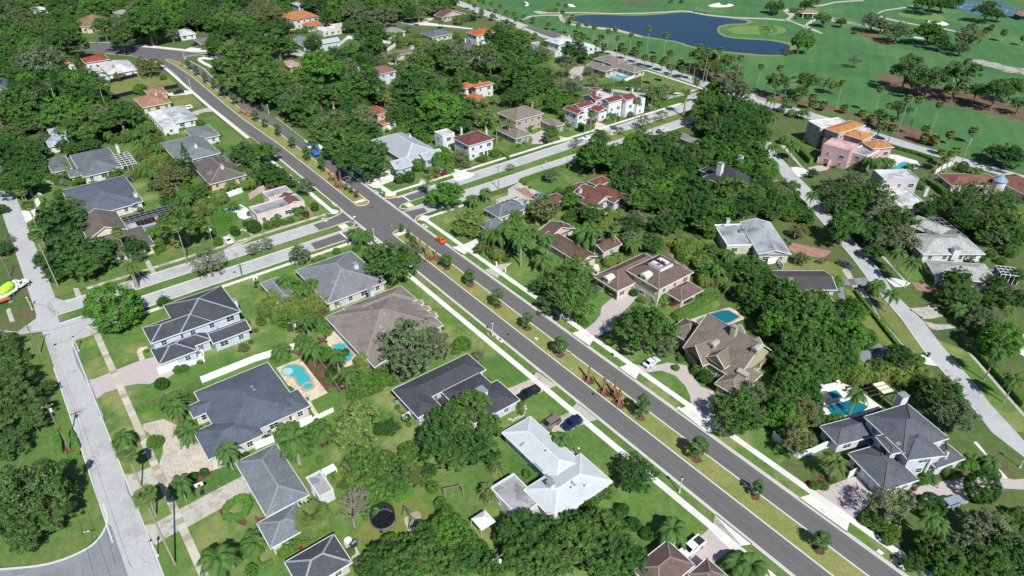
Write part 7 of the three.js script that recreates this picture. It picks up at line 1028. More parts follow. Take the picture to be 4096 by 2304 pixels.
const CARS = {   // body outline, cabin outline, window outline, width, wheel x front/rear
  sedan: { body: [-2.3, 0.35, 2.25, 0.35, 2.3, 0.62, 2.1, 0.78, 0.95, 0.92, -1.5, 0.95, -2.25, 0.9], cabin: [-1.75, 0.9, 1.05, 0.88, 0.25, 1.36, -0.95, 1.38], side: [-1.45, 0.95, 0.8, 0.95, 0.2, 1.28, -0.9, 1.3], w: 1.8, wx: [1.4, -1.4], ws: [0.98, 0.92, 0.28, 1.33], rs: [-1.68, 0.95, -1.0, 1.34] },
  suv: { body: [-2.35, 0.42, 2.3, 0.42, 2.38, 0.75, 2.2, 0.98, 1.15, 1.08, -2.3, 1.1], cabin: [-2.3, 1.05, 1.2, 1.05, 0.45, 1.68, -2.0, 1.72], side: [-2.0, 1.12, 0.95, 1.12, 0.4, 1.58, -1.85, 1.6], w: 1.9, wx: [1.45, -1.4], ws: [1.15, 1.08, 0.5, 1.64], rs: [-2.3, 1.12, -2.04, 1.62] },
  van: { body: [-2.4, 0.4, 2.3, 0.4, 2.4, 0.7, 2.2, 0.95, 1.5, 1.1, -2.4, 1.12], cabin: [-2.4, 1.05, 1.6, 1.05, 0.6, 1.72, -2.2, 1.76], side: [-2.2, 1.14, 1.2, 1.14, 0.5, 1.62, -2.05, 1.64], w: 1.95, wx: [1.5, -1.45], ws: [1.55, 1.08, 0.65, 1.68], rs: [-2.42, 1.15, -2.26, 1.65] },
  pickup: { body: [-2.85, 0.5, 2.75, 0.5, 2.85, 0.8, 2.7, 1.08, 1.35, 1.14, -2.85, 1.12], cabin: [-0.85, 1.08, 1.4, 1.1, 0.65, 1.78, -0.6, 1.8], side: [-0.7, 1.16, 1.15, 1.16, 0.6, 1.66, -0.55, 1.68], w: 1.98, wx: [1.8, -1.75], ws: [1.36, 1.14, 0.7, 1.74], rs: [-0.88, 1.16, -0.64, 1.7], bed: true },
  beetle: { body: [-2.0, 0.4, 2.0, 0.4, 2.05, 0.55, 1.75, 0.85, 1.0, 0.95, -1.0, 1.0, -1.6, 0.85, -2.0, 0.6], cabin: [-1.7, 0.85, -1.35, 1.15, -0.8, 1.4, 0.0, 1.5, 0.55, 1.38, 0.95, 0.95, 0.9, 0.85], side: [-1.0, 1.0, 0.75, 1.0, 0.5, 1.3, 0.0, 1.38, -0.65, 1.3], w: 1.45, wx: [1.2, -1.2], ws: [0.98, 0.98, 0.6, 1.36], rs: [-1.42, 1.1, -0.95, 1.36], fender: true },
};
function car(kind, color, p, q, label, group) {          // p ground middle, q a point ahead
  const K = CARS[kind], t = thing(kind === 'pickup' ? 'pickup_truck' : kind === 'van' ? 'minivan' : 'parked_car', label, kind === 'pickup' ? 'truck' : 'car', p, group), cp = carPaint(color); t.rotation.y = Math.atan2(-(q.z - p.z), q.x - p.x);
  part(t, 'body', slab(K.body, K.w), cp); part(t, 'cabin', slab(K.cabin, K.w * 0.86, 0.1), cp);
  for (const s of [-1, 1]) { const g = slab(K.side, 0.06, 0.01); part(t, 'side_window', g, M.carGlass, V(0, 0, s * (K.w * 0.43 - 0.005))); }
  for (const [nm, c, sg] of [['windshield', K.ws, 1], ['rear_window', K.rs, -1]]) { const [x0, y0, x1, y1] = c, L = Math.hypot(x1 - x0, y1 - y0), m = part(t, nm, bx(L * 0.94, 0.05, K.w * 0.74), M.carGlass, V((x0 + x1) / 2 + sg * 0.05, (y0 + y1) / 2 + 0.06, 0)); m.rotation.z = Math.atan2(y1 - y0, x1 - x0); }
  for (const s of [-1, 1]) { wheel(t, K.wx[0], s * (K.w / 2 - 0.1), kind === 'pickup' ? 1.12 : 1); wheel(t, K.wx[1], s * (K.w / 2 - 0.1), kind === 'pickup' ? 1.12 : 1); part(t, 'headlight', bx(0.12, 0.16, 0.34), M.lampW, V(K.body[4] - 0.02, K.body[5] + 0.02, s * (K.w / 2 - 0.28))); part(t, 'taillight', bx(0.1, 0.22, 0.26), M.lampR, V(K.body[0] - 0.04, K.body[K.body.length - 1] - 0.2, s * (K.w / 2 - 0.22))); part(t, 'mirror', bx(0.14, 0.14, 0.2), cp, V(K.side[2] - 0.15, K.side[3] + 0.05, s * (K.w / 2 + 0.05))); }
  part(t, 'bumper', bx(0.14, 0.22, K.w * 0.9), M.dark, V(K.body[2] + 0.08, 0.5, 0)); part(t, 'bumper', bx(0.14, 0.22, K.w * 0.9), M.dark, V(K.body[0] - 0.06, 0.5, 0));
  if (K.bed) { part(t, 'truck_bed', bx(1.75, 0.06, 1.5), M.dark, V(-1.88, 1.2, 0)); part(t, 'bed_rail', mergeGeometries([bx(1.95, 0.3, 0.12, -1.88, 1.28, 0.9), bx(1.95, 0.3, 0.12, -1.88, 1.28, -0.9)]), cp); part(t, 'tailgate', bx(0.1, 0.3, 1.8, -2.82, 1.28, 0), cp); }
  if (kind === 'suv' || kind === 'van') part(t, 'roof_rail', mergeGeometries([bx(1.8, 0.06, 0.06, -0.8, 1.78, 0.68), bx(1.8, 0.06, 0.06, -0.8, 1.78, -0.68)]), M.dark);
  if (K.fender) for (const x of K.wx) for (const s of [-1, 1]) { const g = new THREE.SphereGeometry(0.5, 12, 8); g.scale(1.15, 0.75, 0.42); part(t, 'fender', g, cp, V(x, 0.62, s * 0.66)); }
  return t;
}
const ahead = (p, d, s = 1) => p.clone().addScaledVector(d, s);
{ const w = gnd(1754.6, 969.7).addScaledVector(DV, 0.72); car('beetle', 0xe0521a, w, ahead(w, DU, -1), 'round orange vintage car driving along the boulevard'); }
const C = (kind, col, tile, x, y, d, s, label) => { const p = tp(tile, x, y); car(kind, col, p, ahead(p, d, s), label); };
C('pickup', 0x0d1522, 22, 165, 1085, DV, -1, 'black pickup parked on the flagstone drive of the charcoal house');
C('van', 0x7a7068, 22, 385, 1385, DV, -1, 'taupe minivan parked under the edge of the silver roof');
C('suv', 0x121f4a, 22, 605, 1385, DV, -1, 'dark blue suv parked on the concrete drive by the sidewalk');
C('pickup', 0xf4f4f2, 32, 1800, 1190, DV, -1, 'white pickup parked before the brown hip-roofed house');
{ const p = gnd(3806, 2019); car('suv', 0x9aa4ac, p, gnd(3850, 2003.6), 'silver suv between two topiary balls on the pink forecourt'); }
C('sedan', 0xf2f2f0, 10, 2300, 988, DU, 1, 'white sedan on the short drive by the clipped hedge');
C('sedan', 0xf0f0ee, 2, 750, 1402, DV, -1, 'white sedan driving along the cross street beside the white mansion');
C('suv', 0xe8e8e6, 2, 1515, 1325, DV, 1, 'white suv with black roof rack driving along the cross street');
C('suv', 0x14181e, 0, 1800, 942, DV, -1, 'dark van on the drive of the pale clay-tile house');
C('suv', 0xeaeaea, 0, 1885, 1100, DV, -1, 'white suv on the curved drive of the white L-shaped house');
C('sedan', 0x141a26, 0, 1965, 458, DV, -1, 'dark sedan parked before the low grey-brown house');
C('sedan', 0x14171c, 2, 795, 1246, DV, 1, 'dark sedan in the court of the white mansion');
C('sedan', 0x7e868c, 12, 270, 535, DV, 1, 'grey sedan on the old concrete drive');
C('pickup', 0x2c2c30, 1, 40, 1105, DU, 1, 'dark pickup driving down the boulevard');
C('suv', 0x1a1c20, 1, 640, 530, DV, -1, 'dark suv before the garage of the pale blue gabled house');
C('sedan', 0xdfe6ee, 22, 1400, 765, DV, 1, 'pale car half hidden under the street oak');
C('sedan', 0x1c2530, 11, 1740, 300, DU, 1, 'dark car in the circular drive by the date palm');
C('sedan', 0x404850, 13, 770, 1232, DU, 1, 'grey car half shaded by the leaning street tree');
// trucks
function truckWheels(t, xs, zs, s) { for (const x of xs) for (const z of zs) wheel(t, x, z, s); }
{ // dump truck with mulch
  const p = tp(11, 585, 105), t = thing('dump_truck', 'blue dump truck loaded with brown mulch', 'truck', p); t.rotation.y = YAW_U + Math.PI; const bl = paint(0x2f7fc0, 0.5);
  const slats = []; for (let i = 0; i < 7; i++) for (const z of [-1.2, 1.2]) slats.push(bx(0.12, 1.5, 0.14, -3.3 + i * 0.75, 1.75, z)); for (let i = 0; i < 5; i++) slats.push(bx(0.14, 1.5, 0.12, -3.42, 1.75, -1 + i * 0.5));
  part(t, 'dump_body', mergeGeometries([bx(5, 1.4, 0.1, -1.2, 1.75, 1.15), bx(5, 1.4, 0.1, -1.2, 1.75, -1.15), bx(0.1, 1.4, 2.3, -3.7, 1.75, 0), bx(5, 0.12, 2.3, -1.2, 1.08, 0), ...slats]), bl); part(t, 'load', (() => { const g = new THREE.SphereGeometry(1, 16, 8, 0, 6.3, 0, 1.57); g.scale(2.3, 0.5, 1.08); return g.translate(-1.2, 1.95, 0); })(), M.mulch);
  part(t, 'cab', slab([1.4, 0.7, 3.4, 0.7, 3.5, 1.6, 2.9, 2.6, 1.4, 2.6], 2.2, 0.1), M.bright); part(t, 'cab_canopy', bx(2.2, 0.12, 2.4, 1.6, 2.75, 0), M.bright); part(t, 'windshield', bx(0.08, 0.8, 1.8, 3.22, 2.1, 0), M.carGlass); part(t, 'chassis', bx(7, 0.3, 0.9, 0, 0.75, 0), M.dark); truckWheels(t, [2.5, -1.6, -2.6], [-1, 1], 1.4);
}
{ // refuse truck
  const p = tp(11, 645, 70), t = thing('garbage_truck', 'white refuse truck parked beside the blue dump truck', 'truck', p); t.rotation.y = YAW_U + Math.PI;
  part(t, 'hopper', slab([-4, 0.9, 1.6, 0.9, 1.6, 3.2, -2.6, 3.3, -3.6, 2.6], 2.4, 0.14), M.bright); part(t, 'cab', slab([1.8, 0.7, 3.8, 0.7, 3.9, 2.7, 1.8, 2.8], 2.3, 0.1), M.bright); part(t, 'tail_lift', bx(0.9, 1.6, 2.2, -4.2, 1.5, 0), M.woodGrey); part(t, 'windshield', bx(0.06, 0.9, 1.9, 3.96, 2.2, 0), M.carGlass); part(t, 'chassis', bx(8, 0.3, 0.9, 0, 0.75, 0), M.dark); truckWheels(t, [2.8, -1.4, -2.5], [-1.05, 1.05], 1.45);
}
{ // concrete mixer
  const r = gnd(38.7, 1194.4), f = gnd(112.6, 1146.3), d = f.clone().sub(r).normalize(), s = V(-d.z, 0, d.x); if (s.z > 0) s.negate(); const p = r.clone().lerp(f, 0.42).addScaledVector(s, 1.2), t = thing('mixer_truck', 'white concrete mixer truck with a lime-green drum', 'truck', p); t.rotation.y = Math.atan2(-d.z, d.x);
  const drum = new THREE.LatheGeometry([[0.5, -2.9], [0.9, -2.6], [1.25, -1.2], [1.3, 0], [1.15, 1.2], [0.75, 1.9], [0, 2.0]].map(a => new THREE.Vector2(...a)), 22).rotateZ(-Math.PI / 2 + 0.16).translate(-1.1, 2.5, 0);
  part(t, 'drum', drum, paint(0xb4e03c, 0.5)); part(t, 'chassis', mergeGeometries([bx(9, 0.35, 1, 0, 1, 0), bx(5.2, 0.1, 2.5, -1.6, 1.45, 0), bx(4.6, 0.5, 0.1, -1.8, 1.2, 1.25), bx(4.6, 0.5, 0.1, -1.8, 1.2, -1.25)]), M.bright); part(t, 'cab', slab([1.5, 1, 3.0, 1, 3.0, 1.9, 2.5, 2.7, 1.5, 2.75], 2.3, 0.1), M.bright); part(t, 'hood', slab([2.9, 0.9, 4.7, 0.9, 4.6, 1.6, 2.9, 1.9], 1.9, 0.12), M.bright); part(t, 'windshield', bx(0.08, 0.75, 1.9, 2.82, 2.25, 0), M.carGlass); for (const z of [-1.14, 1.14]) part(t, 'side_window', bx(0.8, 0.6, 0.06, 2.15, 2.25, z), M.carGlass); part(t, 'water_tank', new THREE.CylinderGeometry(0.4, 0.4, 1.9, 14).rotateX(Math.PI / 2).translate(1.1, 1.9, 0), M.bright); part(t, 'exhaust', new THREE.CylinderGeometry(0.09, 0.09, 2.4, 8).translate(1.3, 2.6, 1), M.metal); part(t, 'hopper', mergeGeometries([new THREE.CylinderGeometry(0.9, 0.5, 0.9, 14).translate(-4.2, 3.1, 0), bx(0.2, 2, 0.2, -4.1, 2, 0.8), bx(0.2, 2, 0.2, -4.1, 2, -0.8)]), M.bright); part(t, 'bumper', bx(0.4, 0.5, 2.3, 4.9, 0.8, 0), M.dark); truckWheels(t, [3.9, -1.2, -2.5, -3.7], [-1.15, 1.15], 1.5);
}
{ // concrete pump with its orange outrigger; the rest stands outside the frame
  const a = tp(20, 110, 140), b = tp(20, -150, 235), d = b.clone().sub(a).normalize(), t = thing('pump_truck', 'concrete pump truck with an orange outrigger leg set on the lawn', 'truck', b.clone().addScaledVector(d, 3)); const o = t.position; part(t, 'outrigger', new Tri().bar(a.clone().setY(1.3), b.clone().setY(1.5), 0.5, 0.55).geo(o), M.orange); part(t, 'foot', new Tri().bar(a.clone().setY(0), a.clone().setY(1.3), 0.25).box(a, V(1, 0, 0), V(0, 0, 1), 0.5, 0.5, 0, 0.15).geo(o), M.grey); part(t, 'body', new Tri().box(o, V(1, 0, 0), V(0, 0, 1), 2, 4, 0.8, 2.4).geo(o), M.dark); truckWheels(t, [-1.6, 1.6], [-2.5, 2.5], 1.4);
}
// golf carts
function cart(tile, x, y, turn, label) { const t = thing('golf_cart', label, 'golf cart', tp(tile, x, y), 'golf carts on the course'); t.rotation.y = turn; part(t, 'body', slab([-1.2, 0.3, 1.2, 0.3, 1.2, 0.7, 0.6, 0.85, 0.5, 0.45, -0.3, 0.45, -0.4, 0.8, -1.2, 0.8], 1.2, 0.05), M.dark); part(t, 'seat', bx(0.5, 0.15, 1.1, -0.1, 0.75, 0), M.white); part(t, 'roof', bx(1.8, 0.08, 1.2, 0, 1.85, 0), M.grey); for (const px of [-0.8, 0.75]) for (const s of [-0.5, 0.5]) part(t, 'post', bx(0.05, 1.2, 0.05, px, 1.25, s), M.dark); for (const px of [-0.8, 0.8]) for (const s of [-0.5, 0.5]) { const w = wheel(t, px, s, 0.65); } }
for (const [t, x, y] of [[2, 1845, 122], [2, 1895, 130], [2, 1945, 138]]) cart(t, x, y, 0.4, 'dark golf cart on the path beside the lake'); for (const [t, x, y] of [[3, 355, 312], [3, 425, 295], [3, 420, 325]]) cart(t, x, y, 0.9, 'dark golf cart parked by the putting green'); cart(3, 280, 190, 1.4, 'golf cart parked beside the open golf pavilion');
// ---------- street furniture and garden things ----------
function hgt(tile, bx_, by, tx, ty) { const b = tp(tile, bx_, by), T = [(tile % 10) * 1024 + tx * TS, Math.floor(tile / 10) * 576 + ty * TS]; let best = 1e9, h = 3; for (let y = 0.3; y < 26; y += 0.1) { const q = project(V(b.x, y, b.z)), d = Math.hypot(q[0] - T[0], q[1] - T[1]); if (d < best) { best = d; h = y; } } return h; }
const lampPole = new THREE.LatheGeometry([[0.24, 0], [0.22, 0.35], [0.11, 0.5], [0.09, 3.6], [0.12, 3.66]].map(a => new THREE.Vector2(...a)), 12), lampHead = new THREE.LatheGeometry([[0.12, 3.66], [0.26, 3.95], [0.24, 4.25], [0.16, 4.4]].map(a => new THREE.Vector2(...a)), 12), lampCap = new THREE.LatheGeometry([[0.26, 4.38], [0.2, 4.5], [0.05, 4.62], [0, 4.7]].map(a => new THREE.Vector2(...a)), 12);
M.concretePole = std({ color: 0xc8cdca, roughness: 0.8 }); M.acorn = std({ color: 0xd8d8cf, roughness: 0.3 });
for (const [t, x, y, w] of [[32, 1683, 605, 'beside the boulevard near the silver-roofed ranch house'], [21, 2381, 480, 'beside the boulevard near the tan house with skylights'], [20, 325, 218, 'on the lawn beside the mixer truck'], [20, 795, 632, 'at the corner of the two-storey house lawn'], [11, 1190, 962, 'at the junction corner by the multi-stemmed palms'], [11, 1270, 492, 'at the junction corner by the flagpole house'], [12, 340, 272, 'beside the cross street hedge'], [33, 2530, 356, 'at the end of the pink forecourt'], [30, 1590, 1246, 'beside the old concrete drive mouth'], [0, 1920, 885, 'beside the boulevard by the empty lot'], [1, 130, 1142, 'on the oak-shaded side of the boulevard'], [23, 1560, 303, 'beside the right-hand street drive'], [2, 1035, 1250, 'before the white mansion'], [0, 1855, 590, 'at the boulevard bend']]) {
  const o = thing('street_lamp', `pale acorn street lamp ${w}`, 'street lamp', tp(t, x, y)); part(o, 'pole', lampPole, M.concretePole); part(o, 'lantern', lampHead, M.acorn); part(o, 'cap', lampCap, M.dark);
}
{ const o = thing('garden_lamp', 'black garden lamp with a white globe by the silver roof', 'lamp', tp(32, 665, 245)); part(o, 'pole', cyl(0.05, 0.04, 2.2), M.black); part(o, 'globe', new THREE.SphereGeometry(0.22, 14, 10).translate(0, 2.4, 0), M.bright); }
// wooden utility poles and their wires
const poleTops = [];
for (const [t, x, y, tx, ty, w, can] of [[20, 410, 655, 280, 370, 'at the junction beside the pines', 0], [30, 700, 175, 440, -265, 'inside the clipped hedge by the pines', 1], [10, 2440, 1350, 2385, 1095, 'in the cross street verge', 0], [10, 2152, 1030, 2140, 800, 'beside the clipped hedge drive', 1], [21, 405, 505, 362, 325, 'among the palms behind the corner house', 1], [21, 925, 1092, 903, 960, 'at the garden corner behind the charcoal house', 0], [31, 2435, 1449, 2420, 1245, 'at the end of the overgrown hedge', 1], [1, 1697, 1365, 1690, 1210, 'behind the white tower house', 1], [10, 105, 1340, 0, 1140, 'beside the mixer truck drive', 0], [10, 1800, 530, 1745, 390, 'among the trees by the brown hip roof', 0], [11, 2440, 455, 2437, 215, 'beside the far side of the cross street', 0], [3, 1275, 1240, 1320, 1070, 'on the golf street by the pines', 1]]) {
  const b = tp(t, x, y), h = hgt(t, x, y, tx, ty), o = thing('utility_pole', `wooden utility pole ${w}`, 'utility pole', b); part(o, 'pole', cyl(0.16, 0.11, h), M.woodGrey); part(o, 'crossarm', bx(2.2, 0.12, 0.12, 0, h - 0.5, 0), M.woodGrey, V(0, 0, 0), 0.6); for (const k of [-0.9, 0, 0.9]) part(o, 'insulator', cyl(0.05, 0.04, 0.22), M.white, V(Math.cos(0.6) * k, h - 0.44, -Math.sin(0.6) * k)); if (can) part(o, 'transformer', new THREE.CylinderGeometry(0.26, 0.26, 0.8, 12).translate(0.42, h - 1.6, 0), M.white); poleTops.push(V(b.x, h - 0.3, b.z));
}
function wire(a, b, sag, label) { const c = a.clone().lerp(b, 0.5); c.y -= sag; const g = new THREE.TubeGeometry(new THREE.QuadraticBezierCurve3(a, c, b), 24, 0.022, 4); solo('power_line', g, M.black, label, 'cable'); }
wire(poleTops[0], poleTops[1], 1.2, 'black cable between the junction pole and the hedge poles'); wire(poleTops[0].clone().add(V(0.8, 0, 0)), poleTops[1].clone().add(V(0.8, 0, 0)), 1.4, 'second black cable running beside the pines');
wire(poleTops[1], tp(30, 950, 1449, 9), 0.8, 'black cable crossing the corner lawn'); wire(poleTops[1].clone().add(V(0.9, 0, 0.2)), tp(30, 1110, 1449, 9), 0.8, 'second black cable crossing the corner lawn');
wire(poleTops[4], poleTops[5], 1, 'thin cable above the pool gardens'); wire(poleTops[5], poleTops[6], 1.5, 'thin cable above the overgrown hedge'); wire(poleTops[2], poleTops[3], 0.8, 'thin cable above the cross street verge');
// newly planted palms with timber braces
function braced(tile, x, y, tx, ty) {
  const b = tp(tile, x, y), h = hgt(tile, x, y, tx, ty), o = thing('braced_palm', 'newly planted bare palm held by timber braces in the median', 'palm', b.setY(0.12), 'braced palms in the boulevard median');
  part(o, 'trunk', cyl(0.3, 0.24, h, 9), M.braceBark ??= std({ map: mott([128, 98, 74], [148, 114, 86], [106, 80, 60], 2, 0.6, 30) })); const c = part(o, 'crown', M.tuft ??= fronds(99, { n: 9, up: 1.5, droop: 0.4, leaflets: 8, leaf: 0.12, wid: 0.14 }), LM.palm, V(0, h, 0)); c.scale.setScalar(0.9); c.rotation.y = rnd() * 6;
  for (let i = 0; i < 4; i++) { const a = i * 1.57 + 0.4; part(o, 'brace', new Tri().bar(V(Math.cos(a) * 1.5, 0, Math.sin(a) * 1.5), V(Math.cos(a) * 0.2, h * 0.45, Math.sin(a) * 0.2), 0.09).geo(), M.wood); } mulchAt(b, 1.7);
}
for (const a of [[11, 760, 360, 750, 195], [11, 815, 425, 800, 235], [11, 862, 432, 845, 270], [11, 1660, 1075, 1650, 895], [11, 1735, 1160, 1725, 955], [11, 1818, 1152, 1815, 1030], [22, 770, 930, 780, 770], [22, 925, 1050, 930, 880], [22, 1030, 1070, 1045, 915], [22, 1075, 1172, 1080, 1010], [0, 2430, 1135, 2430, 1000], [0, 2482, 1150, 2480, 1015], [0, 2525, 1170, 2515, 1045], [0, 1830, 665, 1810, 570]]) braced(...a);
// traffic cones
const coneBody = mergeGeometries([new THREE.ConeGeometry(0.2, 0.8, 12).translate(0, 0.44, 0)]), coneBand = new THREE.CylinderGeometry(0.105, 0.145, 0.16, 12).translate(0, 0.48, 0), coneBase = bx(0.46, 0.05, 0.46, 0, 0.03, 0);
for (const [t, x, y] of [[22, 367, 665], [22, 587, 660], [22, 937, 925], [22, 997, 975], [11, 533, 230], [11, 715, 360], [11, 697, 245], [11, 1365, 835], [11, 1130, 612], [11, 1035, 512], [11, 290, 40], [21, 2160, 50], [0, 1875, 790], [0, 1970, 790]]) { const o = thing('traffic_cone', 'orange traffic cone in the boulevard median', 'cone', tp(t, x, y).setY(0.12), 'orange cones along the median'); part(o, 'base', coneBase, M.orange); part(o, 'cone', coneBody, M.orange); part(o, 'band', coneBand, M.white); }
// storm drains, manhole covers, utility boxes, hydrants
for (const [t, x, y, w] of [[22, 372, 285, 'before the brown mansion'], [33, 1320, 1330, 'under the shading oaks'], [21, 2455, 520, 'beside the boulevard lamp'], [11, 790, 608, 'beside the pink flat-roofed house'], [11, 690, 765, 'in the cross street verge'], [11, 1205, 483, 'by the flagpole house corner'], [11, 1700, 825, 'by the lime-green tree corner'], [11, 1225, 985, 'by the multi-stemmed palms']]) { const o = thing('storm_drain', `white concrete storm drain inlet ${w}`, 'drain', tp(t, x, y)); o.rotation.y = YAW_U; part(o, 'slab', bx(2.6, 0.14, 1.1, 0, 0.07, 0), M.kerb); part(o, 'cover', new THREE.CylinderGeometry(0.34, 0.34, 0.04, 16).translate(0, 0.16, 0), paint(0x6a4a3c, 0.8)); }
for (const [t, x, y] of [[22, 815, 1065], [20, 555, 570], [10, 2360, 1290], [11, 1165, 640], [21, 2535, 468]]) { const o = new THREE.Mesh(new THREE.CylinderGeometry(0.38, 0.38, 0.02, 18), M.dark); o.name = numbered('manhole_cover'); o.position.copy(tp(t, x, y)).setY(0.035); tag(o, 'dark round manhole cover set in the road', 'manhole cover', 'manhole covers in the roads'); o.receiveShadow = true; scene.add(o); }
for (const [t, x, y, w] of [[33, 1125, 1210, 'in the verge under the shading oaks'], [22, 1685, 1215, 'beside the wide paver drive'], [22, 245, 512, 'flat in the boulevard median']]) { const o = thing('utility_box', `small white utility box ${w}`, 'box', tp(t, x, y)); o.rotation.y = YAW_U; part(o, 'base', bx(1.1, 0.1, 0.8, 0, 0.05, 0), M.kerb); part(o, 'lid', bx(0.9, 0.1, 0.6, 0, 0.14, 0), M.bright); }
for (const [t, x, y, w] of [[21, 2335, 475, 'beside the boulevard lamp'], [11, 1563, 470, 'by the circular drive corner'], [0, 2350, 1265, 'beside the far boulevard pavement'], [30, 2500, 1449, 'near the palm']].slice(0, 3)) { const o = thing('fire_hydrant', `yellow fire hydrant ${w}`, 'hydrant', tp(t, x, y)); part(o, 'barrel', cyl(0.16, 0.14, 0.6, 10), M.yellow); part(o, 'bonnet', new THREE.SphereGeometry(0.17, 12, 6, 0, 6.3, 0, 1.57).translate(0, 0.6, 0), M.yellow); part(o, 'nozzle', new THREE.CylinderGeometry(0.06, 0.06, 0.5, 8).rotateX(1.57).translate(0, 0.42, 0), M.yellow); }
for (const [t, x, y, w] of [[11, 2420, 1225, 'by the flagstone drive of the courtyard house'], [11, 2510, 1290, 'opposite the flagstone drive mouth'], [22, 1030, 690, 'beside the shaded boulevard pavement'], [32, 1625, 1140, 'beside the palm by the white pickup']]) { const o = thing('mailbox', `white post mailbox ${w}`, 'mailbox', tp(t, x, y)); part(o, 'post', bx(0.35, 1.1, 0.35, 0, 0.55, 0), M.bright); part(o, 'box', bx(0.3, 0.3, 0.55, 0, 1.25, 0), M.bright); }
{ const b = tp(30, 920, 1092), o = thing('street_sign', 'green and white street sign on the corner lawn', 'sign', b); part(o, 'pole', cyl(0.04, 0.04, 2.6), M.metal); part(o, 'sign_panel', bx(0.9, 0.2, 0.03, 0, 2.6, 0), paint(0xdfeee8), V(0, 0, 0), 0.3); part(o, 'sign_panel', bx(0.9, 0.2, 0.03, 0, 2.82, 0), paint(0x2f7a55), V(0, 0, 0), 1.8); }
{ const b = tp(11, 998, 800), o = thing('street_sign', 'white street sign at the median nose of the cross street', 'sign', b); part(o, 'pole', cyl(0.04, 0.04, 2.6), M.metal); part(o, 'sign_panel', bx(0.8, 0.5, 0.03, 0, 2.5, 0), M.bright, V(0, 0, 0), 0.5); }
// flag
{ const b = tp(11, 1432, 395), h = hgt(11, 1432, 395, 1420, 180), o = thing('flagpole', 'white flagpole with a striped flag before the pale grey house', 'flagpole', b); part(o, 'pole', cyl(0.06, 0.035, h, 8), M.bright); part(o, 'finial', new THREE.SphereGeometry(0.09, 10, 6).translate(0, h, 0), M.yellow);
  const st = [[], []]; for (let i = 0; i < 7; i++) st[i % 2].push(bx(1.5, 0.13, 0.02, 0.8, h - 0.25 - i * 0.13, 0)); const f = part(o, 'flag', mergeGeometries(st[0]), M.red, V(0, 0, 0), 0.8); part(f, 'white_stripes', mergeGeometries(st[1]), M.bright); part(f, 'canton', bx(0.6, 0.5, 0.03, 0.35, h - 0.4, 0), paint(0x26335e)); }
// basketball hoops
for (const [t, x, y, tx, ty, yaw, w] of [[30, 2042, 640, 2015, 550, 0.5, 'beside the old concrete drive'], [10, 440, 590, 435, 540, -0.3, 'beside the concrete drive of the blue-grey house'], [11, 15, 1449, 22, 1360, 0.9, 'beside the grey hip-roofed house'], [13, 240, 1010, 255, 945, 1.2, 'on the brick drive of the gabled house']]) { const h = 3.3, o = thing('basketball_hoop', `portable basketball hoop ${w}`, 'basketball hoop', tp(t, x, y)); o.rotation.y = yaw; part(o, 'pole', new Tri().bar(V(0, 0, -0.8), V(0, h - 0.3, 0), 0.12).geo(), M.dark); part(o, 'base', bx(0.8, 0.2, 1.1, 0, 0.1, -0.7), M.dark); part(o, 'backboard', bx(1.5, 0.95, 0.05, 0, h, 0.1), M.bright); part(o, 'target_square', bx(0.6, 0.45, 0.02, 0, h - 0.15, 0.135), M.black); part(o, 'rim', new THREE.TorusGeometry(0.23, 0.025, 6, 18).rotateX(1.57).translate(0, h - 0.35, 0.42), M.orange); }
// trampoline
{ const c = tp(31, 1285, 905), o = thing('trampoline', 'round black trampoline with blue rim and safety net', 'trampoline', c), R = 2.3; part(o, 'mat', new THREE.CylinderGeometry(R * 0.86, R * 0.86, 0.03, 30).translate(0, 0.9, 0), M.black); part(o, 'pad', new THREE.TorusGeometry(R * 0.94, 0.12, 6, 36).rotateX(1.57).scale(1, 0.4, 1).translate(0, 0.92, 0), paint(0x2a5f94)); part(o, 'skirt', new THREE.TorusGeometry(R * 1.02, 0.03, 6, 36).rotateX(1.57).translate(0, 0.84, 0), M.orange); part(o, 'net', new THREE.CylinderGeometry(R * 0.96, R * 0.96, 1.8, 36, 1, true).translate(0, 1.9, 0), M.net = std({ color: 0x0c0d0e, transparent: true, opacity: 0.6, side: THREE.DoubleSide })); part(o, 'top_ring', new THREE.TorusGeometry(R * 0.97, 0.04, 6, 36).rotateX(1.57).translate(0, 2.8, 0), M.black); for (let i = 0; i < 8; i++) { const a = i / 8 * 6.283; part(o, 'pole', cyl(0.04, 0.04, 2.8, 6), M.dark, V(Math.cos(a) * R, 0, Math.sin(a) * R)); } part(o, 'ladder', mergeGeometries([bx(0.06, 1, 0.06, -0.25, 0.5, R + 0.3), bx(0.06, 1, 0.06, 0.25, 0.5, R + 0.3), bx(0.5, 0.05, 0.1, 0, 0.3, R + 0.3), bx(0.5, 0.05, 0.1, 0, 0.6, R + 0.3)]), M.dark); }
function swing(c, yaw, L, h, mat, label) { const o = thing('swing_set', label, 'swing set', c); o.rotation.y = yaw; part(o, 'beam', bx(L, 0.12, 0.12, 0, h, 0), mat); for (const x of [-L / 2, L / 2]) for (const z of [-1, 1]) part(o, 'leg', new Tri().bar(V(x, 0, z), V(x, h, 0), 0.1).geo(), mat); for (const x of [-L / 5, L / 5]) { part(o, 'swing_seat', bx(0.5, 0.05, 0.2, x, 0.5, 0), paint(0x2c8a6a)); part(o, 'chain', mergeGeometries([bx(0.02, h - 0.5, 0.02, x - 0.22, (h + 0.5) / 2, 0), bx(0.02, h - 0.5, 0.02, x + 0.22, (h + 0.5) / 2, 0)]), M.dark); } }
swing(tp(31, 1545, 880), -1.0, 3, 2.3, paint(0x2e6a6a), 'small green metal swing set beside the trampoline'); swing(tp(31, 1990, 640), 0.25, 3.6, 2.6, M.woodGrey, 'wooden swing set under the dense oaks');
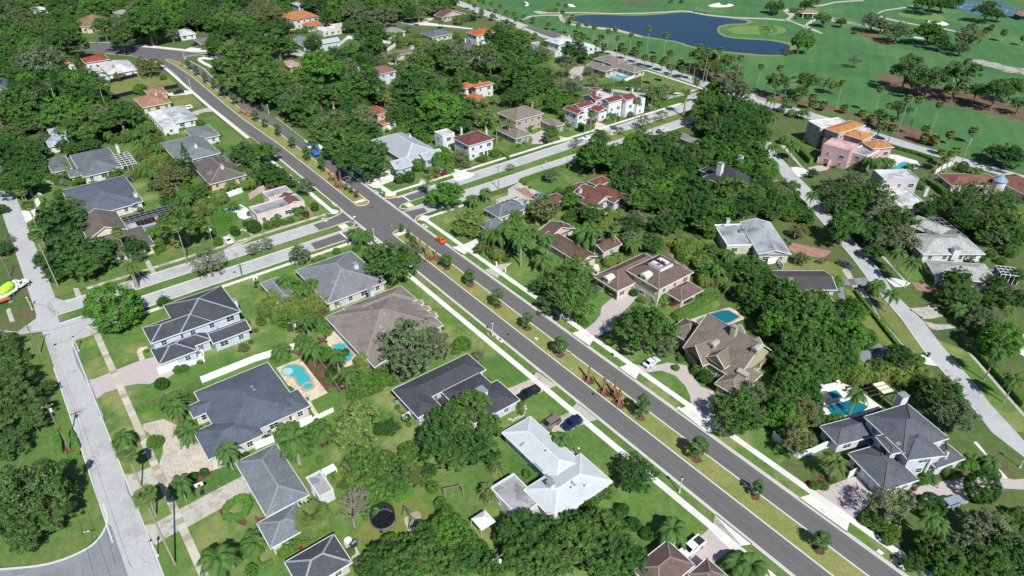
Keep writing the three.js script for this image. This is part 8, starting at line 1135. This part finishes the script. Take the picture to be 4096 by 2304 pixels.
{ const c = tp(31, 2290, 960), o = thing('canopy_tent', 'white pop-up canopy tent with peaked roof on the back lawn', 'tent', c); o.rotation.y = YAW_U; const a = 1.6, T = new Tri(), k = (i, j, y = 2.2) => V(i * a, y, j * a), top = V(0, 3.1, 0); for (const [p, q] of [[[-1, 1], [1, 1]], [[1, 1], [1, -1]], [[1, -1], [-1, -1]], [[-1, -1], [-1, 1]]]) { T.face(k(...p), k(...q), top); T.face(k(...p, 1.95), k(...q, 1.95), k(...q), k(...p)); } part(o, 'canopy', T.geo(), std({ color: 0xe8e8e6, side: THREE.DoubleSide })); for (const i of [-1, 1]) for (const j of [-1, 1]) part(o, 'pole', cyl(0.04, 0.04, 2.2, 6), M.white, V(i * a, 0, j * a)); }
{ const o = thing('park_bench', 'dark slatted bench under the palms behind the long grey house', 'bench', tp(31, 695, 140)); o.rotation.y = YAW_U + 1.4; for (let i = 0; i < 4; i++) part(o, 'seat_slat', bx(1.6, 0.05, 0.1, 0, 0.45, -0.2 + i * 0.13), M.dark); for (let i = 0; i < 3; i++) part(o, 'back_slat', bx(1.6, 0.1, 0.05, 0, 0.6 + i * 0.15, -0.28), M.dark); for (const x of [-0.7, 0.7]) part(o, 'leg', mergeGeometries([bx(0.08, 0.45, 0.5, x, 0.22, 0), bx(0.08, 0.5, 0.08, x, 0.7, -0.26)]), M.dark); }
// air-conditioning units
for (const [t, x, y, w] of [[31, 60, 55, 'beside the large blue-grey house'], [31, 140, 20, 'beside the large blue-grey house'], [31, 5, 115, 'beside the large blue-grey house'], [21, 1412, 1150, 'beside the charcoal U-shaped house']]) { const o = thing('ac_unit', `grey air-conditioning unit ${w}`, 'ac unit', tp(t, x, y), 'air-conditioning units by the houses'); o.rotation.y = YAW_U; part(o, 'casing', bx(0.9, 0.9, 0.9, 0, 0.45, 0), M.grey); part(o, 'fan_grille', new THREE.CylinderGeometry(0.36, 0.36, 0.04, 16).translate(0, 0.92, 0), M.dark); }
{ const h = hs('white and grey gabled'), p = onRoof(h, 12, 2310, 890); const o = thing('ac_unit', 'rooftop air-conditioning unit on the white and grey gabled house', 'ac unit', p); part(o, 'casing', bx(1.6, 0.9, 1.1, 0, 0.45, 0), M.metal); part(o, 'duct', bx(0.9, 0.5, 0.8, 1.1, 0.25, 0), M.grey); }
// patio furniture
function chairAt(p, yaw, mat, label, group) { const o = thing('patio_chair', label, 'chair', p, group); o.rotation.y = yaw; part(o, 'seat', bx(0.55, 0.06, 0.55, 0, 0.43, 0), mat); part(o, 'backrest', bx(0.55, 0.5, 0.06, 0, 0.7, -0.26), mat); for (const x of [-0.24, 0.24]) for (const z of [-0.24, 0.24]) part(o, 'leg', bx(0.05, 0.42, 0.05, x, 0.21, z), mat); }
function tableAt(p, mat, label, r = 0.7) { const o = thing('patio_table', label, 'table', p); part(o, 'top', new THREE.CylinderGeometry(r, r, 0.05, 20).translate(0, 0.74, 0), mat); part(o, 'stem', cyl(0.06, 0.05, 0.72), mat); part(o, 'foot', new THREE.CylinderGeometry(0.3, 0.35, 0.05, 16).translate(0, 0.03, 0), mat); return o; }
{ const c = tp(21, 672, 540); tableAt(c, paint(0x6a4c42), 'brown round patio table beside the faceted pool'); for (let i = 0; i < 4; i++) chairAt(c.clone().add(V(Math.cos(i * 1.57 + 0.5) * 1.15, 0, Math.sin(i * 1.57 + 0.5) * 1.15)), -i * 1.57 - 0.5 - 1.57, paint(0x5a3c34), 'brown chair around the patio table by the faceted pool', 'chairs by the faceted pool'); }
{ const c = tp(31, 990, 1150); const g = thing('barbecue_grill', 'black barbecue grill on the patio by the dark hip roof', 'grill', c); g.rotation.y = 0.8; part(g, 'firebox', bx(1.3, 0.4, 0.6, 0, 0.95, 0), M.black); part(g, 'lid', new THREE.CylinderGeometry(0.34, 0.34, 1.0, 14, 1, false, 0, Math.PI).rotateZ(1.57).translate(0, 1.12, 0), M.metal); part(g, 'cart', bx(1.0, 0.75, 0.5, 0, 0.38, 0), M.dark); for (const x of [-0.75, 0.75]) part(g, 'side_shelf', bx(0.35, 0.05, 0.5, x, 0.95, 0), M.metal); tableAt(tp(31, 930, 1110), M.bright, 'white patio table beside the barbecue grill'); sheet('patio', M.concreteOld, 0.016, 31, [880, 1110, 950, 1065, 1090, 1300, 1060, 1380, 990, 1340]); }
{ const c = tp(20, 1790, 760); const o = thing('patio_furniture', 'white patio table on the walled terrace of the corner house', 'table', c); part(o, 'top', bx(1.4, 0.06, 0.9, 0, 0.74, 0), M.bright); for (const x of [-0.6, 0.6]) for (const z of [-0.35, 0.35]) part(o, 'leg', bx(0.07, 0.72, 0.07, x, 0.36, z), M.bright); sheet('patio', M.concrete, 0.016, 20, [1660, 825, 1900, 785, 2060, 740, 2010, 630, 1740, 740]); for (let i = 0; i < 3; i++) chairAt(tp(20, 1840 + i * 40, 745 - i * 18), i, i == 1 ? paint(0xb87848) : M.bright, i == 1 ? 'tan patio chair on the walled terrace' : 'white patio chair on the walled terrace', 'chairs on the walled terrace'); }
// pergolas
function pergola(tile, c, h, mat, label, n, cloth) { const R = rectOf(tile, c, h), K = (i, j, y) => V(R.c.x + R.ax.x * i * R.hx + R.az.x * j * R.hz, y, R.c.z + R.ax.z * i * R.hx + R.az.z * j * R.hz), o = thing('pergola', label, 'pergola', R.c); for (const i of [-0.95, 0.95]) for (const j of [-0.95, 0.95]) part(o, 'post', new Tri().bar(K(i, j, 0), K(i, j, h), 0.18).geo(R.c), mat); for (const j of [-0.95, 0.95]) part(o, 'beam', new Tri().bar(K(-1, j, h), K(1, j, h), 0.16, 0.22).geo(R.c), mat); for (let k = 0; k < n; k++) { const i = -0.95 + 1.9 * k / (n - 1); part(o, 'rafter', new Tri().bar(K(i, -1.05, h + 0.18), K(i, 1.05, h + 0.18), 0.09, 0.16).geo(R.c), mat); } if (cloth) for (let k = 0; k < 3; k++) part(o, 'shade_cloth', new Tri().face(K(-0.9, -0.9 + k * 0.6, h + 0.3), K(0.9, -0.9 + k * 0.6, h + 0.3), K(0.9, -0.38 + k * 0.6, h + 0.3), K(-0.9, -0.38 + k * 0.6, h + 0.3)).geo(R.c), cloth); return o; }
pergola(23, [1035, 970, 1150, 940, 1285, 1055], 2.8, M.dark, 'dark pergola with cream shade cloths beside the teal pool', 7, std({ color: 0xe6dcc0, side: THREE.DoubleSide })); pergola(31, [660, 385, 815, 380], 2.6, M.bright, 'white slatted pergola beside the flat porch roof', 11); pergola(22, [1860, 330, 1970, 365], 2.6, M.woodGrey, 'small wooden pergola at the end of the angular pool', 5);
{ const c = tp(23, 660, 1090), o = thing('spa', 'raised square spa with a white fountain wall above the teal pool', 'spa', c); o.rotation.y = 0.28; part(o, 'basin', mergeGeometries([bx(3.4, 0.7, 0.4, 0, 0.35, 1.4), bx(3.4, 0.7, 0.4, 0, 0.35, -1.4), bx(0.4, 0.7, 2.4, 1.5, 0.35, 0), bx(0.4, 0.7, 2.4, -1.5, 0.35, 0)]), M.white); part(o, 'water', bx(2.6, 0.1, 2.4, 0, 0.5, 0), M.poolDeep); part(o, 'fountain_wall', mergeGeometries([bx(4.4, 1.8, 0.4, 0, 0.9, -2.2), bx(0.8, 2.2, 0.8, -2.3, 1.1, -2.2), bx(0.8, 2.2, 0.8, 2.3, 1.1, -2.2)]), M.white); }
for (const [x, y, k] of [[500, 1130, 0], [520, 1090, 1], [800, 1010, 2], [770, 1040, 3]]) chairAt(tp(23, x, y), k * 1.6, M.dark, 'dark lounge chair around the raised spa', 'dark chairs around the raised spa');
for (const [x, y] of [[1640, 372], [1670, 372]]) chairAt(tp(12, x, y), 0.4, M.bright, 'white garden chair in the clearing of the dense oaks', 'white chairs in the oak clearing');
{ const o = thing('trash_bin', 'dark green wheeled trash bin at the drive mouth', 'bin', tp(23, 1607, 690)); part(o, 'body', cyl(0.3, 0.36, 1, 10), paint(0x2c4a48)); part(o, 'lid', bx(0.75, 0.08, 0.75, 0, 1.04, 0), paint(0x223a38)); for (const z of [-0.25, 0.25]) part(o, 'wheel', new THREE.CylinderGeometry(0.12, 0.12, 0.06, 10).rotateX(1.57).translate(-0.3, 0.12, z), M.rubber); }
{ const o = thing('fountain', 'green tiered garden fountain before the white mansion', 'fountain', tp(2, 1365, 1062)); part(o, 'basin', new THREE.CylinderGeometry(1.5, 1.4, 0.5, 20).translate(0, 0.25, 0), paint(0x7a9a88)); part(o, 'pedestal', cyl(0.25, 0.2, 1.6), paint(0x5a8a74)); part(o, 'bowl', new THREE.CylinderGeometry(0.8, 0.3, 0.3, 18).translate(0, 1.5, 0), paint(0x5a8a74)); }
{ const o = thing('boat', 'small overturned white boat in the overgrown hedge', 'boat', tp(31, 1310, 545)); part(o, 'hull', new THREE.SphereGeometry(1, 14, 8, 0, 6.3, 0, 1.57).scale(1.5, 0.5, 0.7), M.bright); part(o, 'keel', bx(2.6, 0.08, 0.08, 0, 0.5, 0), M.white); }
// stepping stones
{ const g = new THREE.Group(); g.name = numbered('path'); g.userData.kind = 'structure'; const st = new THREE.CylinderGeometry(0.36, 0.38, 0.06, 7); scene.add(g); for (const [x, y] of [[120, 1165], [132, 1190], [140, 1217], [125, 1255], [108, 1278], [90, 1290], [65, 1303], [40, 1312], [15, 1330], [-20, 1322]]) { const m = new THREE.Mesh(st, M.concreteOld); m.name = 'stepping_stone'; m.position.copy(tp(22, x, y)).setY(0.03); m.rotation.y = rnd() * 3; m.scale.set(0.9 + rnd() * 0.5, 1, 0.8 + rnd() * 0.4); m.receiveShadow = true; g.add(m); } for (const [x, y] of [[2410, 868], [2440, 862], [2470, 870], [2495, 880], [2515, 895], [2530, 912]]) { const m = new THREE.Mesh(st, M.paverTan); m.name = 'stepping_stone'; m.position.copy(tp(10, x, y)).setY(0.03); m.rotation.y = rnd() * 3; m.scale.set(1.4, 1, 1.1); g.add(m); } }
// ---------- people (one continuous surface each, meshed from tapered bones) ----------
function personGeo(J, B, scale = 1.15) {          // J joints [x,y,z,r] in metres, B bone pairs
  const n = 46, mc = new MarchingCubes(n, M.dark, false, false, 20000); mc.isolation = 0; const f = mc.field;
  for (let k = 0; k < n; k++) for (let j = 0; j < n; j++) for (let i = 0; i < n; i++) {
    const p = [(i / n * 2 - 1) * scale, (j / n * 2 - 1) * scale + 0.95, (k / n * 2 - 1) * scale]; let s = 0;
    for (const [a, b] of B) { const A = J[a], C2 = J[b], d = [C2[0] - A[0], C2[1] - A[1], C2[2] - A[2]], L = d[0] ** 2 + d[1] ** 2 + d[2] ** 2 || 1e-6; let t = ((p[0] - A[0]) * d[0] + (p[1] - A[1]) * d[1] + (p[2] - A[2]) * d[2]) / L; t = cl(t); const q = Math.hypot(p[0] - A[0] - d[0] * t, p[1] - A[1] - d[1] * t, p[2] - A[2] - d[2] * t) - (A[3] + (C2[3] - A[3]) * t); s += Math.exp(-q * 34); }
    f[i + j * n + k * n * n] = Math.log(Math.max(s, 1e-30)) / 34;
  }
  mc.update(); const g = new THREE.BufferGeometry(), c = mc.count ?? mc.geometry.drawRange.count, P = mc.positionArray.slice(0, c * 3), N = mc.normalArray.slice(0, c * 3); for (let i = 0; i < P.length; i += 3) { P[i] *= scale; P[i + 1] = P[i + 1] * scale + 0.95; P[i + 2] *= scale; } g.setAttribute('position', new THREE.BufferAttribute(P, 3)); g.setAttribute('normal', new THREE.BufferAttribute(N, 3)); return g;
}
const stand = [[0, 1.66, 0.02, 0.1], [0, 1.56, 0.02, 0.09], [0, 1.44, 0, 0.055], [0, 1.36, 0, 0.12], [0, 1.05, 0, 0.13], [0.19, 1.38, 0, 0.06], [-0.19, 1.38, 0, 0.06], [0.26, 1.12, 0, 0.05], [-0.26, 1.12, 0.02, 0.05], [0.25, 0.88, 0.1, 0.035], [-0.25, 0.9, 0.12, 0.035], [0.1, 0.93, 0, 0.1], [-0.1, 0.93, 0, 0.1], [0.11, 0.5, 0.03, 0.065], [-0.11, 0.5, -0.02, 0.065], [0.12, 0.09, 0, 0.045], [-0.12, 0.09, -0.04, 0.045], [0.12, 0.05, 0.15, 0.045], [-0.12, 0.05, 0.11, 0.045]];
const standB = [[0, 1], [1, 2], [2, 3], [3, 4], [3, 5], [3, 6], [5, 7], [6, 8], [7, 9], [8, 10], [4, 11], [4, 12], [11, 13], [12, 14], [13, 15], [14, 16], [15, 17], [16, 18]];
const standG = personGeo(stand, standB); const headG = personGeo(stand, [[0, 1], [1, 2]], 1.15), torsoG = personGeo(stand.map(j => [j[0] * 1.06, j[1], j[2], j[3] + 0.018]), [[3, 4], [3, 5], [3, 6], [5, 7], [6, 8]]);
const skin = paint(0xb98a6c, 0.7);
function person(p, yaw, top, legs, label) { const o = thing('person', label, 'person', p); o.rotation.y = yaw; part(o, 'body', standG, paint(legs, 0.9)); part(o, 'shirt', torsoG, paint(top, 0.9)); const h = part(o, 'head', headG, skin); h.scale.setScalar(1.01); part(o, 'hat', mergeGeometries([new THREE.CylinderGeometry(0.1, 0.12, 0.1, 12).translate(0, 1.76, 0.01), new THREE.CylinderGeometry(0.17, 0.17, 0.02, 14).translate(0, 1.71, 0.03)]), M.bright); }
person(tp(1, 286, 1235), 2.4, 0xd8e02c, 0x34465e, 'worker in a hi-vis vest and hat standing at the oak-shaded drive'); person(tp(11, 898, 462), 0.5, 0x5a7aa0, 0x2c3440, 'gardener in a blue shirt beside the median saplings'); person(tp(3, 10, 302), 1, 0xf0f0f0, 0x1c1e22, 'golfer in a white shirt and dark trousers on the putting green'); person(tp(3, 28, 332), 2, 0xf4f4f4, 0xe8e8e0, 'golfer all in white on the putting green'); person(tp(2, 2560, 342), 0, 0xc04a6a, 0x3a3c40, 'golfer in a pink shirt beside the lake green'); person(tp(2, 1858, 100), 0, 0xf4f4f4, 0x2c2c30, 'golfer in a white shirt beside the golf carts');
renderer.render(scene, camera);
